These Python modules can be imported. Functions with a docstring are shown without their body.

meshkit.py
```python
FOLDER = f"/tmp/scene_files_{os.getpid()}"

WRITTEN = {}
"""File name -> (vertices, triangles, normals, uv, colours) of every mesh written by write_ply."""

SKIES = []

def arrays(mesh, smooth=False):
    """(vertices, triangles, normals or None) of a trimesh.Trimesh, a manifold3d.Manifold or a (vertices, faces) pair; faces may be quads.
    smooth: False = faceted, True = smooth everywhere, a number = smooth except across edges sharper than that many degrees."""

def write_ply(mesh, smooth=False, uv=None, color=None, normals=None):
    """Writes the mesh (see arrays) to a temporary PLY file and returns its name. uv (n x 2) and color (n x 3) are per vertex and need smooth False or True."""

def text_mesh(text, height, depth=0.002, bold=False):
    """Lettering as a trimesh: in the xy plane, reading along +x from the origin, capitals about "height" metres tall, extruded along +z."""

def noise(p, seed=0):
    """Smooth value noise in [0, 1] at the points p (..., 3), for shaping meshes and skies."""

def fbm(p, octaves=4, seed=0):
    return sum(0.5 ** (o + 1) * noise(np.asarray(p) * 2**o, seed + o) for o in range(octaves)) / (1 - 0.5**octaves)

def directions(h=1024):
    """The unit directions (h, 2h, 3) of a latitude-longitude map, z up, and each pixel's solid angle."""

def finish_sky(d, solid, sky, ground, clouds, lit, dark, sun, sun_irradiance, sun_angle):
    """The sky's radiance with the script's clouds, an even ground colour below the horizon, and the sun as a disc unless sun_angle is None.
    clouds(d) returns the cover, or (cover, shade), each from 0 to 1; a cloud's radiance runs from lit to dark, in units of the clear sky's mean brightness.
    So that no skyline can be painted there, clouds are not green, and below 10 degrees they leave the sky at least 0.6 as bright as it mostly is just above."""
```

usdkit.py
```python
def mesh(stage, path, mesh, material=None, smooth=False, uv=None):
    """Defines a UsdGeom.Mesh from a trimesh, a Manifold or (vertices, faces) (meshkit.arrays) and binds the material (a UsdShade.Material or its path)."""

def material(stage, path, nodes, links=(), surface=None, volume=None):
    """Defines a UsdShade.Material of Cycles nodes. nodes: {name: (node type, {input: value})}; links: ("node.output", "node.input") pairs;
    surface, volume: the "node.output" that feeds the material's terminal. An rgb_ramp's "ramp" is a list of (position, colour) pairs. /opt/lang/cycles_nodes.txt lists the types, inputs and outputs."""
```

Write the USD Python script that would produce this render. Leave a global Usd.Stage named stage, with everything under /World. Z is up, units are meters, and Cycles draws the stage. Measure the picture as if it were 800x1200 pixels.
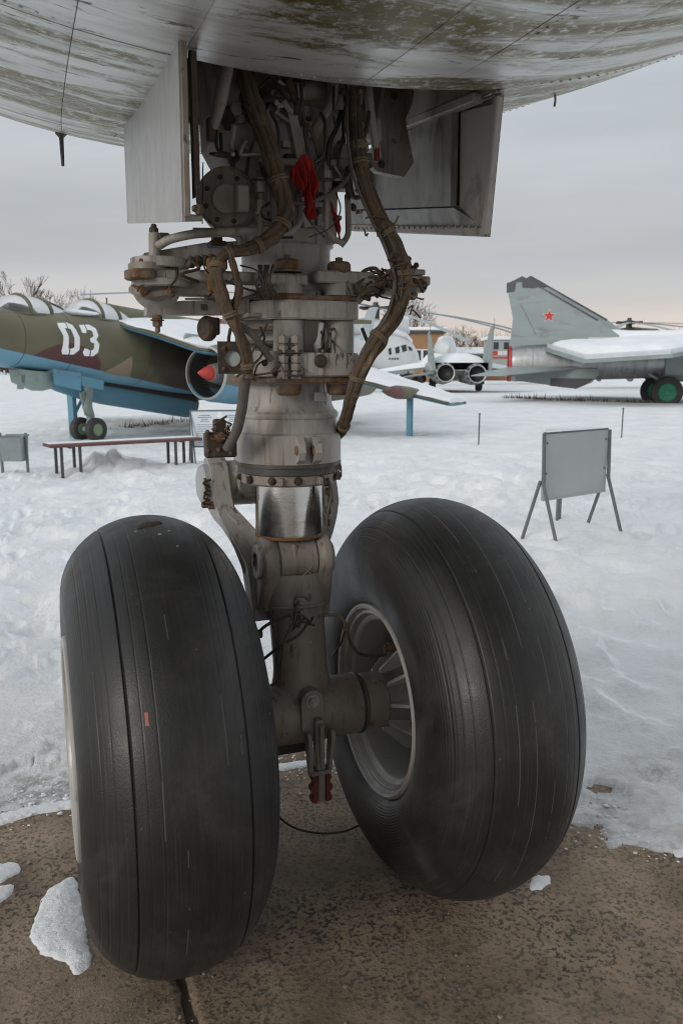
import math, random
import numpy as np, trimesh, usdkit, meshkit
import shapely
from shapely.geometry import Polygon, Point, LineString
from shapely import affinity
from pxr import Usd, UsdGeom, UsdLux, UsdShade, Gf, Sdf

stage = Usd.Stage.CreateInMemory()
UsdGeom.SetStageUpAxis(stage, UsdGeom.Tokens.z)
UsdGeom.SetStageMetersPerUnit(stage, 1.0)
UsdGeom.Xform.Define(stage, '/World')
rng = random.Random(7)
nrg = np.random.default_rng(7)

# ---------------------------------------------------------------- camera, sky, sun, exposure
CAM_H, FPX, HOR = 1.435, 957.0, 432.0            # eye height, focal length and horizon in photo pixels (800 x 1200)
PITCH = math.atan((600 - HOR) / FPX)
EXPOSURE = 0.0
SKY_STRENGTH = 0.094
SUN_EL, SUN_AZ = math.radians(18), math.radians(-138)     # azimuth = atan2(x, y) towards the sun

cam = UsdGeom.Camera.Define(stage, '/World/camera')
cam.CreateHorizontalApertureAttr(24.0); cam.CreateVerticalApertureAttr(36.0)
cam.CreateFocalLengthAttr(24.0 * FPX / 800)
cam.CreateClippingRangeAttr(Gf.Vec2f(0.05, 5000))
cam.CreateFStopAttr(9.0); cam.CreateFocusDistanceAttr(2.1)
cam.CreateExposureAttr(EXPOSURE)
cam.AddTranslateOp().Set(Gf.Vec3d(0, 0, CAM_H))
cam.AddRotateXOp().Set(90 - math.degrees(PITCH))

M = {}
def mat(name, nodes, links=(), surface='p.BSDF', volume=None):
    M[name] = usdkit.material(stage, '/World/Looks/' + name, nodes, links, surface, volume)
    return M[name]

mat('overcast_sky', {
    'tc': ('texture_coordinate', {}),
    'sep': ('separate_xyz', {}),
    'el': ('rgb_ramp', {'ramp': [(0.0, (2.1, 2.1, 2.1)), (0.485, (2.1, 2.05, 2.0)), (0.5, (8.6, 7.2, 6.2)), (0.522, (8.0, 7.0, 6.4)), (0.54, (6.2, 6.1, 6.05)), (0.565, (5.6, 5.72, 5.88)),
                                 (0.64, (6.0, 6.35, 6.75)), (0.72, (7.0, 7.4, 7.85)), (1.0, (10.0, 10.5, 11.0))]}),
    'mr': ('map_range', {'from_min': -1.0, 'from_max': 1.0, 'to_min': 0.0, 'to_max': 1.0, 'clamp': True}),
    'mp': ('mapping', {'scale': (1.0, 1.0, 6.0)}),
    'nz': ('noise_texture', {'scale': 1.9, 'detail': 4.0, 'roughness': 0.5}),
    'nr': ('rgb_ramp', {'ramp': [(0.3, (0.87, 0.88, 0.89)), (0.7, (1.11, 1.105, 1.1))]}),
    'mul': ('mix', {'mix_type': 'multiply', 'fac': 1.0}),
    'sky': ('sky_texture', {'sky_type': 'single_scattering', 'sun_disc': False, 'sun_elevation': SUN_EL, 'sun_rotation': SUN_AZ}),
    'mx': ('mix', {'fac': 0.94}),
    'bg': ('background_shader', {'strength': SKY_STRENGTH})},
    [('tc.generated', 'sep.vector'), ('sep.z', 'mr.value'), ('mr.result', 'el.fac'), ('tc.generated', 'mp.vector'), ('mp.vector', 'nz.vector'),
     ('nz.fac', 'nr.fac'), ('el.color', 'mul.color1'), ('nr.color', 'mul.color2'), ('sky.color', 'mx.color1'), ('mul.color', 'mx.color2'), ('mx.color', 'bg.color')],
    surface='bg.background')
dome = UsdLux.DomeLight.Define(stage, '/World/sky')
UsdShade.MaterialBindingAPI.Apply(dome.GetPrim()).Bind(M['overcast_sky'])
dome.GetPrim().SetCustomDataByKey('kind', 'structure')

sun = UsdLux.DistantLight.Define(stage, '/World/sun')
sun.CreateIntensityAttr(0.4); sun.CreateAngleAttr(20.0); sun.CreateNormalizeAttr(True); sun.CreateColorAttr(Gf.Vec3f(1.0, 0.95, 0.88))
sun.AddRotateXYZOp().Set(Gf.Vec3f(90 - math.degrees(SUN_EL), 0, 180 - math.degrees(SUN_AZ)))

# ---------------------------------------------------------------- helpers: naming, tagging, shapes
used = {}
def numbered(parent, name):
    k = (parent, name); n = used.get(k, 0); used[k] = n + 1
    return f'{parent}/{name}' + (f'_{n:03d}' if n else '')
def path_of(p):
    return '/World' if p is None else (p if isinstance(p, str) else str(p.GetPath()))
def tag(o, label=None, cat=None, group=None, kind=None):
    p = o.GetPrim() if hasattr(o, 'GetPrim') else o
    for k, v in (('label', label), ('category', cat), ('group', group), ('kind', kind)):
        if v: p.SetCustomDataByKey(k, v)
    return p
def thing(name, loc=(0, 0, 0), rotz=0.0, label=None, cat=None, group=None, kind=None, parent=None):
    x = UsdGeom.Xform.Define(stage, numbered(path_of(parent), name))
    x.AddTranslateOp().Set(Gf.Vec3d(*map(float, loc))); x.AddRotateZOp().Set(float(rotz))
    return tag(x, label, cat, group, kind)
def obj(name, mesh, m, parent=None, smooth=32, label=None):
    if isinstance(mesh, list): mesh = trimesh.util.concatenate(mesh)
    g = usdkit.mesh(stage, numbered(path_of(parent), name), mesh, M[m], smooth)
    return tag(g, label)
def copy_of(src, loc, rotz, label=None, group=None, scale=None):
    was = src.GetCustomData()
    x = UsdGeom.Xform.Define(stage, numbered('/World', src.GetName().rstrip('0123456789_') if src.GetName()[-1].isdigit() else src.GetName()))
    p = x.GetPrim(); p.GetReferences().AddInternalReference(src.GetPath()); p.SetInstanceable(True)
    x.ClearXformOpOrder()
    t = p.GetAttribute('xformOp:translate'); 
    x = UsdGeom.Xformable(p)
    ops = [x.AddTranslateOp(opSuffix='place')]; ops[0].Set(Gf.Vec3d(*map(float, loc)))
    r = x.AddRotateZOp(opSuffix='place'); r.Set(float(rotz)); ops.append(r)
    if scale: s = x.AddScaleOp(opSuffix='place'); s.Set(Gf.Vec3f(*[float(scale)] * 3)); ops.append(s)
    x.SetXformOpOrder(ops)
    tag(p, label or was.get('label'), was.get('category'), group or was.get('group'))
    return p

V = lambda *a: np.array(a, float)
def unit(v): v = np.asarray(v, float); return v / (np.linalg.norm(v) or 1)
def frame(d):
    d = unit(d); a = V(0, 0, 1) if abs(d[2]) < 0.9 else V(1, 0, 0)
    u = unit(np.cross(a, d)); return u, np.cross(d, u), d
def cat(*ms): return trimesh.util.concatenate([m for x in ms for m in (x if isinstance(x, (list, tuple)) else [x])])
def box(c, s, bev=0.004, rz=0.0):
    """Box with chamfered edges, centre c, size s."""
    h = np.array(s, float) / 2; b = min(bev, h.min() * 0.45); p = []
    for sx in (-1, 1):
        for sy in (-1, 1):
            for sz in (-1, 1):
                for k in range(3):
                    q = h - b; q[k] = h[k]; p.append(q * (sx, sy, sz))
    m = trimesh.convex.convex_hull(np.array(p))
    if rz: m.apply_transform(trimesh.transformations.rotation_matrix(rz, (0, 0, 1)))
    m.apply_translation(c); return m
def beam(p0, p1, w, h, up=(0, 0, 1), bev=0.003):
    """Bar of section w x h from p0 to p1."""
    p0, p1 = np.array(p0, float), np.array(p1, float); d = unit(p1 - p0); L = np.linalg.norm(p1 - p0)
    s = unit(np.cross(d, up)); u = np.cross(s, d)
    m = box((0, 0, 0), (L, w, h), bev); T = np.eye(4); T[:3, 0], T[:3, 1], T[:3, 2], T[:3, 3] = d, s, u, (p0 + p1) / 2
    m.apply_transform(T); 
    if np.linalg.det(T[:3, :3]) < 0: m.invert()
    return m
def lathe(prof, p=(0, 0, 0), d=(0, 0, 1), n=40, closed=False):
    """Profile [(r, t), ...] turned about the axis p + t d."""
    u, v, w = frame(d); prof = np.array(prof, float); a = np.linspace(0, 2 * np.pi, n, endpoint=False)
    ring = np.cos(a)[:, None] * u + np.sin(a)[:, None] * v
    P = (np.array(p, float) + prof[:, None, 1:2] * w + prof[:, None, 0:1] * ring[None]).reshape(-1, 3)
    k = len(prof); F = []
    for i in range(k if closed else k - 1):
        j = (i + 1) % k
        A = i * n + np.arange(n); B = i * n + (np.arange(n) + 1) % n; C = j * n + (np.arange(n) + 1) % n; D = j * n + np.arange(n)
        F += [np.stack([A, B, C], 1), np.stack([A, C, D], 1)]
    m = trimesh.Trimesh(P, np.concatenate(F), process=False)
    m.merge_vertices(); m.update_faces(m.nondegenerate_faces()); 
    return m
def cyl(p0, p1, r0, r1=None, n=24, ch=0.003):
    r1 = r0 if r1 is None else r1; p0 = np.array(p0, float); p1 = np.array(p1, float); L = np.linalg.norm(p1 - p0); ch = min(ch, L * 0.3, r0 * 0.4, r1 * 0.4 + 1e-6)
    return lathe([(0, 0), (r0 - ch, 0), (r0, ch), (r1, L - ch), (r1 - ch, L), (0, L)], p0, p1 - p0, n)
def pipe(p0, p1, ro, ri, n=28):
    p0 = np.array(p0, float); p1 = np.array(p1, float); L = np.linalg.norm(p1 - p0); c = min(0.003, (ro - ri) * 0.3)
    return lathe([(ri, 0), (ro - c, 0), (ro, c), (ro, L - c), (ro - c, L), (ri, L)], p0, p1 - p0, n, closed=True)
def spline(pts, k=8):
    P = np.array(pts, float)
    if len(P) < 3: return P
    Q_ = np.vstack([2 * P[0] - P[1], P, 2 * P[-1] - P[-2]]); out = []
    for i in range(1, len(Q_) - 2):
        p0, p1, p2, p3 = Q_[i - 1:i + 3]
        for t in np.linspace(0, 1, k, endpoint=False):
            out.append(0.5 * (2 * p1 + (p2 - p0) * t + (2 * p0 - 5 * p1 + 4 * p2 - p3) * t * t + (3 * p1 - p0 - 3 * p2 + p3) * t ** 3))
    return np.array(out + [P[-1]])
def tube(pts, r, n=8, k=8, lump=0.0, seed=0, straight=False):
    """Round bar along a smooth curve; r a number or one per point; lump roughens it."""
    P = np.array(pts, float) if straight else spline(pts, k)
    R = np.interp(np.linspace(0, 1, len(P)), np.linspace(0, 1, np.size(r)), np.ravel(r)) if np.size(r) > 1 else np.full(len(P), float(r))
    T = np.gradient(P, axis=0); T /= np.linalg.norm(T, axis=1)[:, None] + 1e-12
    u, v, _ = frame(T[0]); rings = []
    a = np.linspace(0, 2 * np.pi, n, endpoint=False)
    for i in range(len(P)):
        u = unit(u - T[i] * np.dot(u, T[i])); v = np.cross(T[i], u)
        rr = np.full(n, R[i])
        ring = P[i] + rr[:, None] * (np.cos(a)[:, None] * u + np.sin(a)[:, None] * v)
        if lump:
            f = 1 + lump * (meshkit.noise(ring * 45, seed) - 0.5) * 2
            ring = P[i] + (ring - P[i]) * f[:, None]
        rings.append(ring)
    Vv = np.concatenate(rings + [P[:1], P[-1:]]); L = len(P); F = []
    for i in range(L - 1):
        A = i * n + np.arange(n); B = i * n + (np.arange(n) + 1) % n
        F += [np.stack([A, B, B + n], 1), np.stack([A, B + n, A + n], 1)]
    A = np.arange(n); B = (A + 1) % n
    F += [np.stack([B, A, np.full(n, L * n)], 1), np.stack([A, B, np.full(n, L * n + 1)], 1) + np.array([(L - 1) * n, (L - 1) * n, 0])]
    return trimesh.Trimesh(Vv, np.concatenate(F), process=False)
def prism(poly, o, ex, ey, t0, t1, bev=0.0):
    """2-D outline (list or shapely) placed at o with axes ex, ey and thickness t0..t1 along ex x ey; bev chamfers the rim at the t1 side and the t0 side."""
    g = poly if hasattr(poly, 'geom_type') else Polygon(poly)
    if not g.is_valid: g = g.buffer(0)
    ex, ey = unit(ex), unit(ey); ez = np.cross(ex, ey); ms = []
    for q in getattr(g, 'geoms', [g]):
        m = trimesh.creation.extrude_polygon(q, t1 - t0, engine='earcut'); v = m.vertices.copy(); v[:, 2] += t0
        if bev:
            inn = q.buffer(-bev)
            mid = [v.copy()]
            layers = []
            if not inn.is_empty and inn.geom_type == 'Polygon':
                a = trimesh.creation.extrude_polygon(q, (t1 - t0) - 2 * bev, engine='earcut'); a.apply_translation((0, 0, t0 + bev))
                # caps set in by the bevel, hulled for convex outlines
                if abs(q.convex_hull.area - q.area) < 1e-3 * q.area and not q.interiors:
                    c0 = np.array(inn.exterior.coords)[:, :2]; c1 = np.array(q.exterior.coords)[:, :2]
                    pts = np.vstack([np.c_[c0, np.full(len(c0), t0)], np.c_[c0, np.full(len(c0), t1)], np.c_[c1, np.full(len(c1), t0 + bev)], np.c_[c1, np.full(len(c1), t1 - bev)]])
                    a = trimesh.convex.convex_hull(pts)
                m = a; v = a.vertices
        ms.append(trimesh.Trimesh(np.array(o, float) + v[:, :1] * ex + v[:, 1:2] * ey + v[:, 2:3] * ez, m.faces, process=False))
    return cat(ms)
def hexbolt(p, d, r, h=None, washer=True):
    p = np.array(p, float); d = unit(d); h = h or r * 0.9; ms = []
    if washer: ms.append(cyl(p, p + d * r * 0.25, r * 1.35, n=16, ch=0.0006))
    ms.append(lathe([(0, 0), (r, 0), (r, h * 0.8), (r * 0.86, h), (0, h)], p + d * r * 0.2, d, 6))
    ms.append(cyl(p + d * (h + r * .15), p + d * (h + r * 0.5), r * 0.5, n=8, ch=0.0006))
    return cat(ms)
def hull(*parts): return trimesh.convex.convex_hull(np.vstack([p.vertices if hasattr(p, 'vertices') else np.asarray(p) for p in parts]))
def disc_pts(p, d, r, n=28):
    u, v, w = frame(d); a = np.linspace(0, 2 * np.pi, n, endpoint=False)
    return np.array(p) + r * (np.cos(a)[:, None] * u + np.sin(a)[:, None] * v)
def loft(sections, closed_ends=True):
    """Rings of equal point count -> one skin."""
    n = len(sections[0]); Vv = np.concatenate(sections); F = []
    for i in range(len(sections) - 1):
        A = i * n + np.arange(n); B = i * n + (np.arange(n) + 1) % n
        F += [np.stack([A, B, B + n], 1), np.stack([A, B + n, A + n], 1)]
    if closed_ends:
        L = len(sections)
        Vv = np.concatenate([Vv, [np.mean(sections[0], 0)], [np.mean(sections[-1], 0)]])
        A = np.arange(n); B = (A + 1) % n
        F += [np.stack([B, A, np.full(n, L * n)], 1), np.stack([A + (L - 1) * n, B + (L - 1) * n, np.full(n, L * n + 1)], 1)]
    m = trimesh.Trimesh(Vv, np.concatenate(F), process=False)
    m.merge_vertices(); m.update_faces(m.nondegenerate_faces()); trimesh.repair.fix_normals(m)
    return m
def ring_yz(x, cy, cz, hw, hh, e=2.0, n=36, hb=None):
    """Super-ellipse ring in the plane x; hb a different half height below the centre."""
    a = np.linspace(0, 2 * np.pi, n, endpoint=False); c, s = np.cos(a), np.sin(a)
    y = cy + hw * np.sign(c) * np.abs(c) ** (2 / e); h = np.where(s > 0, hh, hh if hb is None else hb)
    return np.stack([np.full(n, x), y, cz + h * np.sign(s) * np.abs(s) ** (2 / e)], 1)

# picture geometry, used once to find where things stand
CPp, SPp = math.cos(PITCH), math.sin(PITCH)
def W(px, py, y=None, z=None):
    """World point seen at photo pixel (px, py) at depth y or at height z."""
    X = (px - 400) / FPX; U = (600 - py) / FPX; r = V(X, CPp + U * SPp, -SPp + U * CPp)
    t = y / r[1] if y is not None else (z - CAM_H) / r[2]
    return V(0, 0, CAM_H) + t * r
TH = 0.365; GEAR = V(-0.103, 2.07, 0.0); CT, ST = math.cos(TH), math.sin(TH)
def to_gear(w): d = w - GEAR; return V(d[0] * CT + d[1] * ST, -d[0] * ST + d[1] * CT, w[2])
def to_world(g): return V(GEAR[0] + g[0] * CT - g[1] * ST, GEAR[1] + g[0] * ST + g[1] * CT, g[2])
CG = to_gear(V(0, 0, CAM_H))
def Q(px, py, gy=None, gx=None, gz=None):
    """The same in the frame of the aircraft (x along the axle, y towards the nose)."""
    r = to_gear(W(px, py, y=1.0)) - CG
    k, v = (1, gy) if gy is not None else (0, gx) if gx is not None else (2, gz)
    return CG + (v - CG[k]) / r[k] * r

# ---------------------------------------------------------------- materials
def paint(name, c1, c2=None, scale=6.0, rough=0.5, dirt=None, dirt_lo=0.55, dirt_hi=0.7, dirt_scale=9.0, stretch=(1, 1, 1), bump=0.15, bump_scale=60.0, metal=0.0, spec=0.5, dirt2=None, d2=(0.6, 0.68), d2_scale=25.0, coat=0.0, chips=None):
    runs = chips
    c2 = c2 or tuple(x * 0.8 for x in c1)
    n = {'tc': ('texture_coordinate', {}), 'mp': ('mapping', {'scale': stretch}),
         'n1': ('noise_texture', {'scale': scale, 'detail': 6.0, 'roughness': 0.6}),
         'r1': ('rgb_ramp', {'ramp': [(0.3, c1), (0.7, c2)]}),
         'nb': ('noise_texture', {'scale': bump_scale, 'detail': 4.0}),
         'b': ('bump', {'strength': bump, 'distance': 0.004}),
         'nr': ('noise_texture', {'scale': scale * 2.3, 'detail': 5.0}),
         'mr': ('map_range', {'from_min': 0.25, 'from_max': 0.75, 'to_min': max(rough - 0.13, 0.03), 'to_max': min(rough + 0.15, 1)}),
         'p': ('principled_bsdf', {'metallic': metal, 'specular_ior_level': spec, 'coat_weight': coat})}
    l = [('tc.object', 'mp.vector'), ('mp.vector', 'n1.vector'), ('n1.fac', 'r1.fac'), ('tc.object', 'nb.vector'), ('nb.fac', 'b.height'), ('b.normal', 'p.normal'),
         ('tc.object', 'nr.vector'), ('nr.fac', 'mr.value'), ('mr.result', 'p.roughness')]
    out = 'r1.color'
    for i, (col, lo, hi, sc) in enumerate([(dirt, dirt_lo, dirt_hi, dirt_scale), (dirt2, d2[0], d2[1], d2_scale), (chips, 0.63, 0.66, 38.0), (chips and tuple(min(c * 5, .5) for c in chips), 0.675, 0.69, 52.0)]):
        if col is None: continue
        n[f'dn{i}'] = ('noise_texture', {'scale': sc, 'detail': 8.0, 'roughness': 0.65, 'distortion': 0.4})
        n[f'dr{i}'] = ('rgb_ramp', {'ramp': [(lo, (0, 0, 0)), (hi, (1, 1, 1))]})
        n[f'dm{i}'] = ('mix', {'color2': col})
        l += [('mp.vector', f'dn{i}.vector'), (f'dn{i}.fac', f'dr{i}.fac'), (f'dr{i}.color', f'dm{i}.fac'), (out, f'dm{i}.color1')]
        out = f'dm{i}.color'
    if runs:
        n['mpr'] = ('mapping', {'scale': (1.0, 1.0, 0.07)}); n['nrun'] = ('noise_texture', {'scale': 55.0, 'detail': 4.0}); n['rrun'] = ('rgb_ramp', {'ramp': [(0.58, (0, 0, 0)), (0.7, (0.75, 0.75, 0.75))]})
        n['mrun'] = ('mix', {'color2': (0.1, 0.078, 0.056)}); l += [('tc.object', 'mpr.vector'), ('mpr.vector', 'nrun.vector'), ('nrun.fac', 'rrun.fac'), ('rrun.color', 'mrun.fac'), (out, 'mrun.color1')]; out = 'mrun.color'
    l.append((out, 'p.base_color'))
    return mat(name, n, l)

BROWN = (0.085, 0.06, 0.04)
paint('grey_paint', (0.35, 0.335, 0.315), (0.27, 0.255, 0.235), 5, 0.5, (0.13, 0.1, 0.075), 0.46, 0.72, 8, (1, 1, 0.16), 0.12, 90, dirt2=(0.07, 0.05, 0.035), d2=(0.68, 0.76), d2_scale=22, chips=(0.075, 0.058, 0.042))
paint('brown_grey_paint', (0.24, 0.21, 0.18), (0.18, 0.155, 0.13), 5, 0.48, (0.09, 0.065, 0.045), 0.55, 0.75, 8, (1, 1, 0.5), 0.15, 80, dirt2=(0.05, 0.035, 0.025), d2=(0.66, 0.74), d2_scale=20, chips=(0.075, 0.058, 0.042))
paint('stained_paint', (0.34, 0.325, 0.3), (0.26, 0.245, 0.22), 6, 0.52, (0.14, 0.1, 0.07), 0.46, 0.66, 9, (1, 1, 0.3), 0.18, 90, dirt2=(0.15, 0.08, 0.04), d2=(0.6, 0.68), d2_scale=17, chips=(0.075, 0.058, 0.042))
paint('bay_paint', (0.36, 0.325, 0.285), (0.27, 0.24, 0.205), 5, 0.6, (0.1, 0.07, 0.048), 0.52, 0.72, 8, (1, 1, 0.6), 0.2, 70)
paint('rusty_steel', (0.14, 0.085, 0.05), (0.2, 0.15, 0.11), 18, 0.7, (0.1, 0.045, 0.015), 0.48, 0.62, 24, bump=0.4, bump_scale=160, metal=0.2)
paint('orange_rust', (0.2, 0.09, 0.03), (0.1, 0.05, 0.025), 30, 0.8, (0.28, 0.2, 0.14), 0.6, 0.7, 30, bump=0.5, bump_scale=200)
paint('dark_rust', (0.07, 0.045, 0.03), (0.04, 0.03, 0.022), 25, 0.65, (0.13, 0.08, 0.045), 0.58, 0.7, 30, bump=0.4, bump_scale=150, metal=0.2)
paint('dark_metal', (0.05, 0.047, 0.043), (0.075, 0.07, 0.06), 15, 0.5, BROWN, 0.55, 0.7, 20, metal=0.3, bump=0.2)
paint('chrome', (0.62, 0.6, 0.57), (0.5, 0.48, 0.45), 3, 0.17, (0.36, 0.3, 0.22), 0.57, 0.7, 4, (1, 1, 4), 0.03, 200, metal=1.0)
paint('canvas_hose', (0.12, 0.088, 0.06), (0.07, 0.05, 0.034), 20, 0.9, (0.22, 0.17, 0.12), 0.58, 0.72, 28, (1, 1, 0.6), 0.9, 120, spec=0.15)
paint('grey_hose', (0.12, 0.11, 0.1), (0.08, 0.07, 0.062), 20, 0.75, BROWN, 0.5, 0.7, 20, bump=0.3, bump_scale=120, spec=0.3)
paint('twine', (0.2, 0.15, 0.105), (0.13, 0.095, 0.065), 60, 0.95, bump=0.8, bump_scale=300, spec=0.1)
paint('black_cable', (0.018, 0.017, 0.016), (0.03, 0.028, 0.025), 20, 0.5, bump=0.1)
paint('red_cloth', (0.34, 0.032, 0.026), (0.22, 0.022, 0.02), 14, 0.95, (0.16, 0.015, 0.012), 0.6, 0.75, 10, bump=0.5, bump_scale=260, spec=0.1)
paint('red_paint', (0.17, 0.02, 0.016), (0.1, 0.016, 0.012), 30, 0.6, BROWN, 0.6, 0.7, 30, bump=0.3)
paint('rim_metal', (0.4, 0.39, 0.375), (0.33, 0.32, 0.3), 10, 0.45, (0.1, 0.08, 0.065), 0.6, 0.75, 12, bump=0.12, metal=0.2, dirt2=(0.12, 0.05, 0.02), d2=(0.7, 0.76))
paint('hub_grey', (0.2, 0.175, 0.15), (0.14, 0.12, 0.1), 10, 0.5, (0.07, 0.055, 0.04), 0.52, 0.7, 14, bump=0.15)
paint('rim_dark', (0.16, 0.14, 0.12), (0.11, 0.095, 0.08), 8, 0.6, (0.14, 0.06, 0.03), 0.66, 0.74, 14, bump=0.2)
paint('door_aluminium', (0.4, 0.4, 0.395), (0.33, 0.33, 0.325), 8, 0.42, (0.24, 0.23, 0.21), 0.55, 0.78, 6, (3, 3, 0.3), 0.06, 40, metal=0.35, dirt2=(0.2, 0.2, 0.2), d2=(0.62, 0.8), d2_scale=14)
paint('door_inside', (0.27, 0.262, 0.255), (0.18, 0.173, 0.165), 6, 0.5, (0.06, 0.055, 0.05), 0.5, 0.7, 7, (2, 2, 0.5), 0.12, 40, metal=0.2, dirt2=(0.13, 0.07, 0.035), d2=(0.68, 0.75))
paint('door_flange', (0.36, 0.335, 0.31), (0.29, 0.265, 0.24), 9, 0.55, (0.12, 0.09, 0.065), 0.55, 0.7, 8, (1, 1, 0.7), 0.15, 60)
MOSS = (0.125, 0.1, 0.018)
mat('belly_skin', {
    'tc': ('texture_coordinate', {}),
    'mp': ('mapping', {'scale': (0.8, 3.4, 1.0), 'rotation': (0, 0, 0.12)}),
    'n1': ('noise_texture', {'scale': 4.0, 'detail': 8.0, 'roughness': 0.62}),
    'r1': ('rgb_ramp', {'ramp': [(0.28, (0.76, 0.77, 0.765)), (0.5, (0.66, 0.67, 0.66)), (0.7, (0.46, 0.455, 0.43))]}),
    'n2': ('noise_texture', {'scale': 1.35, 'detail': 10.0, 'roughness': 0.68, 'distortion': 0.7}),
    'r2': ('rgb_ramp', {'ramp': [(0.45, (0, 0, 0)), (0.52, (0.85, 0.85, 0.85)), (0.57, (1, 1, 1))]}),
    'n3': ('noise_texture', {'scale': 46.0, 'detail': 5.0, 'roughness': 0.7}),
    'r3': ('rgb_ramp', {'ramp': [(0.32, (0, 0, 0)), (0.5, (1, 1, 1))]}),
    'mm': ('mix', {'mix_type': 'multiply', 'fac': 1.0}),
    'mx': ('mix', {'color2': MOSS}),
    'n4': ('noise_texture', {'scale': 13.0, 'detail': 6.0, 'roughness': 0.7, 'distortion': 0.8}),
    'r4': ('rgb_ramp', {'ramp': [(0.6, (0, 0, 0)), (0.65, (1, 1, 1))]}),
    'mx2': ('mix', {'color2': (0.1, 0.075, 0.05)}),
    'n5': ('noise_texture', {'scale': 3.0, 'detail': 2.0}),
    'b': ('bump', {'strength': 0.35, 'distance': 0.012}),
    'b2': ('bump', {'strength': 0.3, 'distance': 0.003}),
    'p': ('principled_bsdf', {'metallic': 0.45, 'roughness': 0.36})},
    [('tc.object', 'mp.vector'), ('mp.vector', 'n1.vector'), ('n1.fac', 'r1.fac'), ('mp.vector', 'n2.vector'), ('n2.fac', 'r2.fac'), ('tc.object', 'n3.vector'), ('n3.fac', 'r3.fac'),
     ('r2.color', 'mm.color1'), ('r3.color', 'mm.color2'), ('mm.color', 'mx.fac'), ('r1.color', 'mx.color1'), ('mp.vector', 'n4.vector'), ('n4.fac', 'r4.fac'), ('r4.color', 'mx2.fac'),
     ('mx.color', 'mx2.color1'), ('mx2.color', 'p.base_color'), ('tc.object', 'n5.vector'), ('n5.fac', 'b.height'), ('mm.color', 'b2.height'), ('b.normal', 'b2.normal'), ('b2.normal', 'p.normal')])
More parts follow.
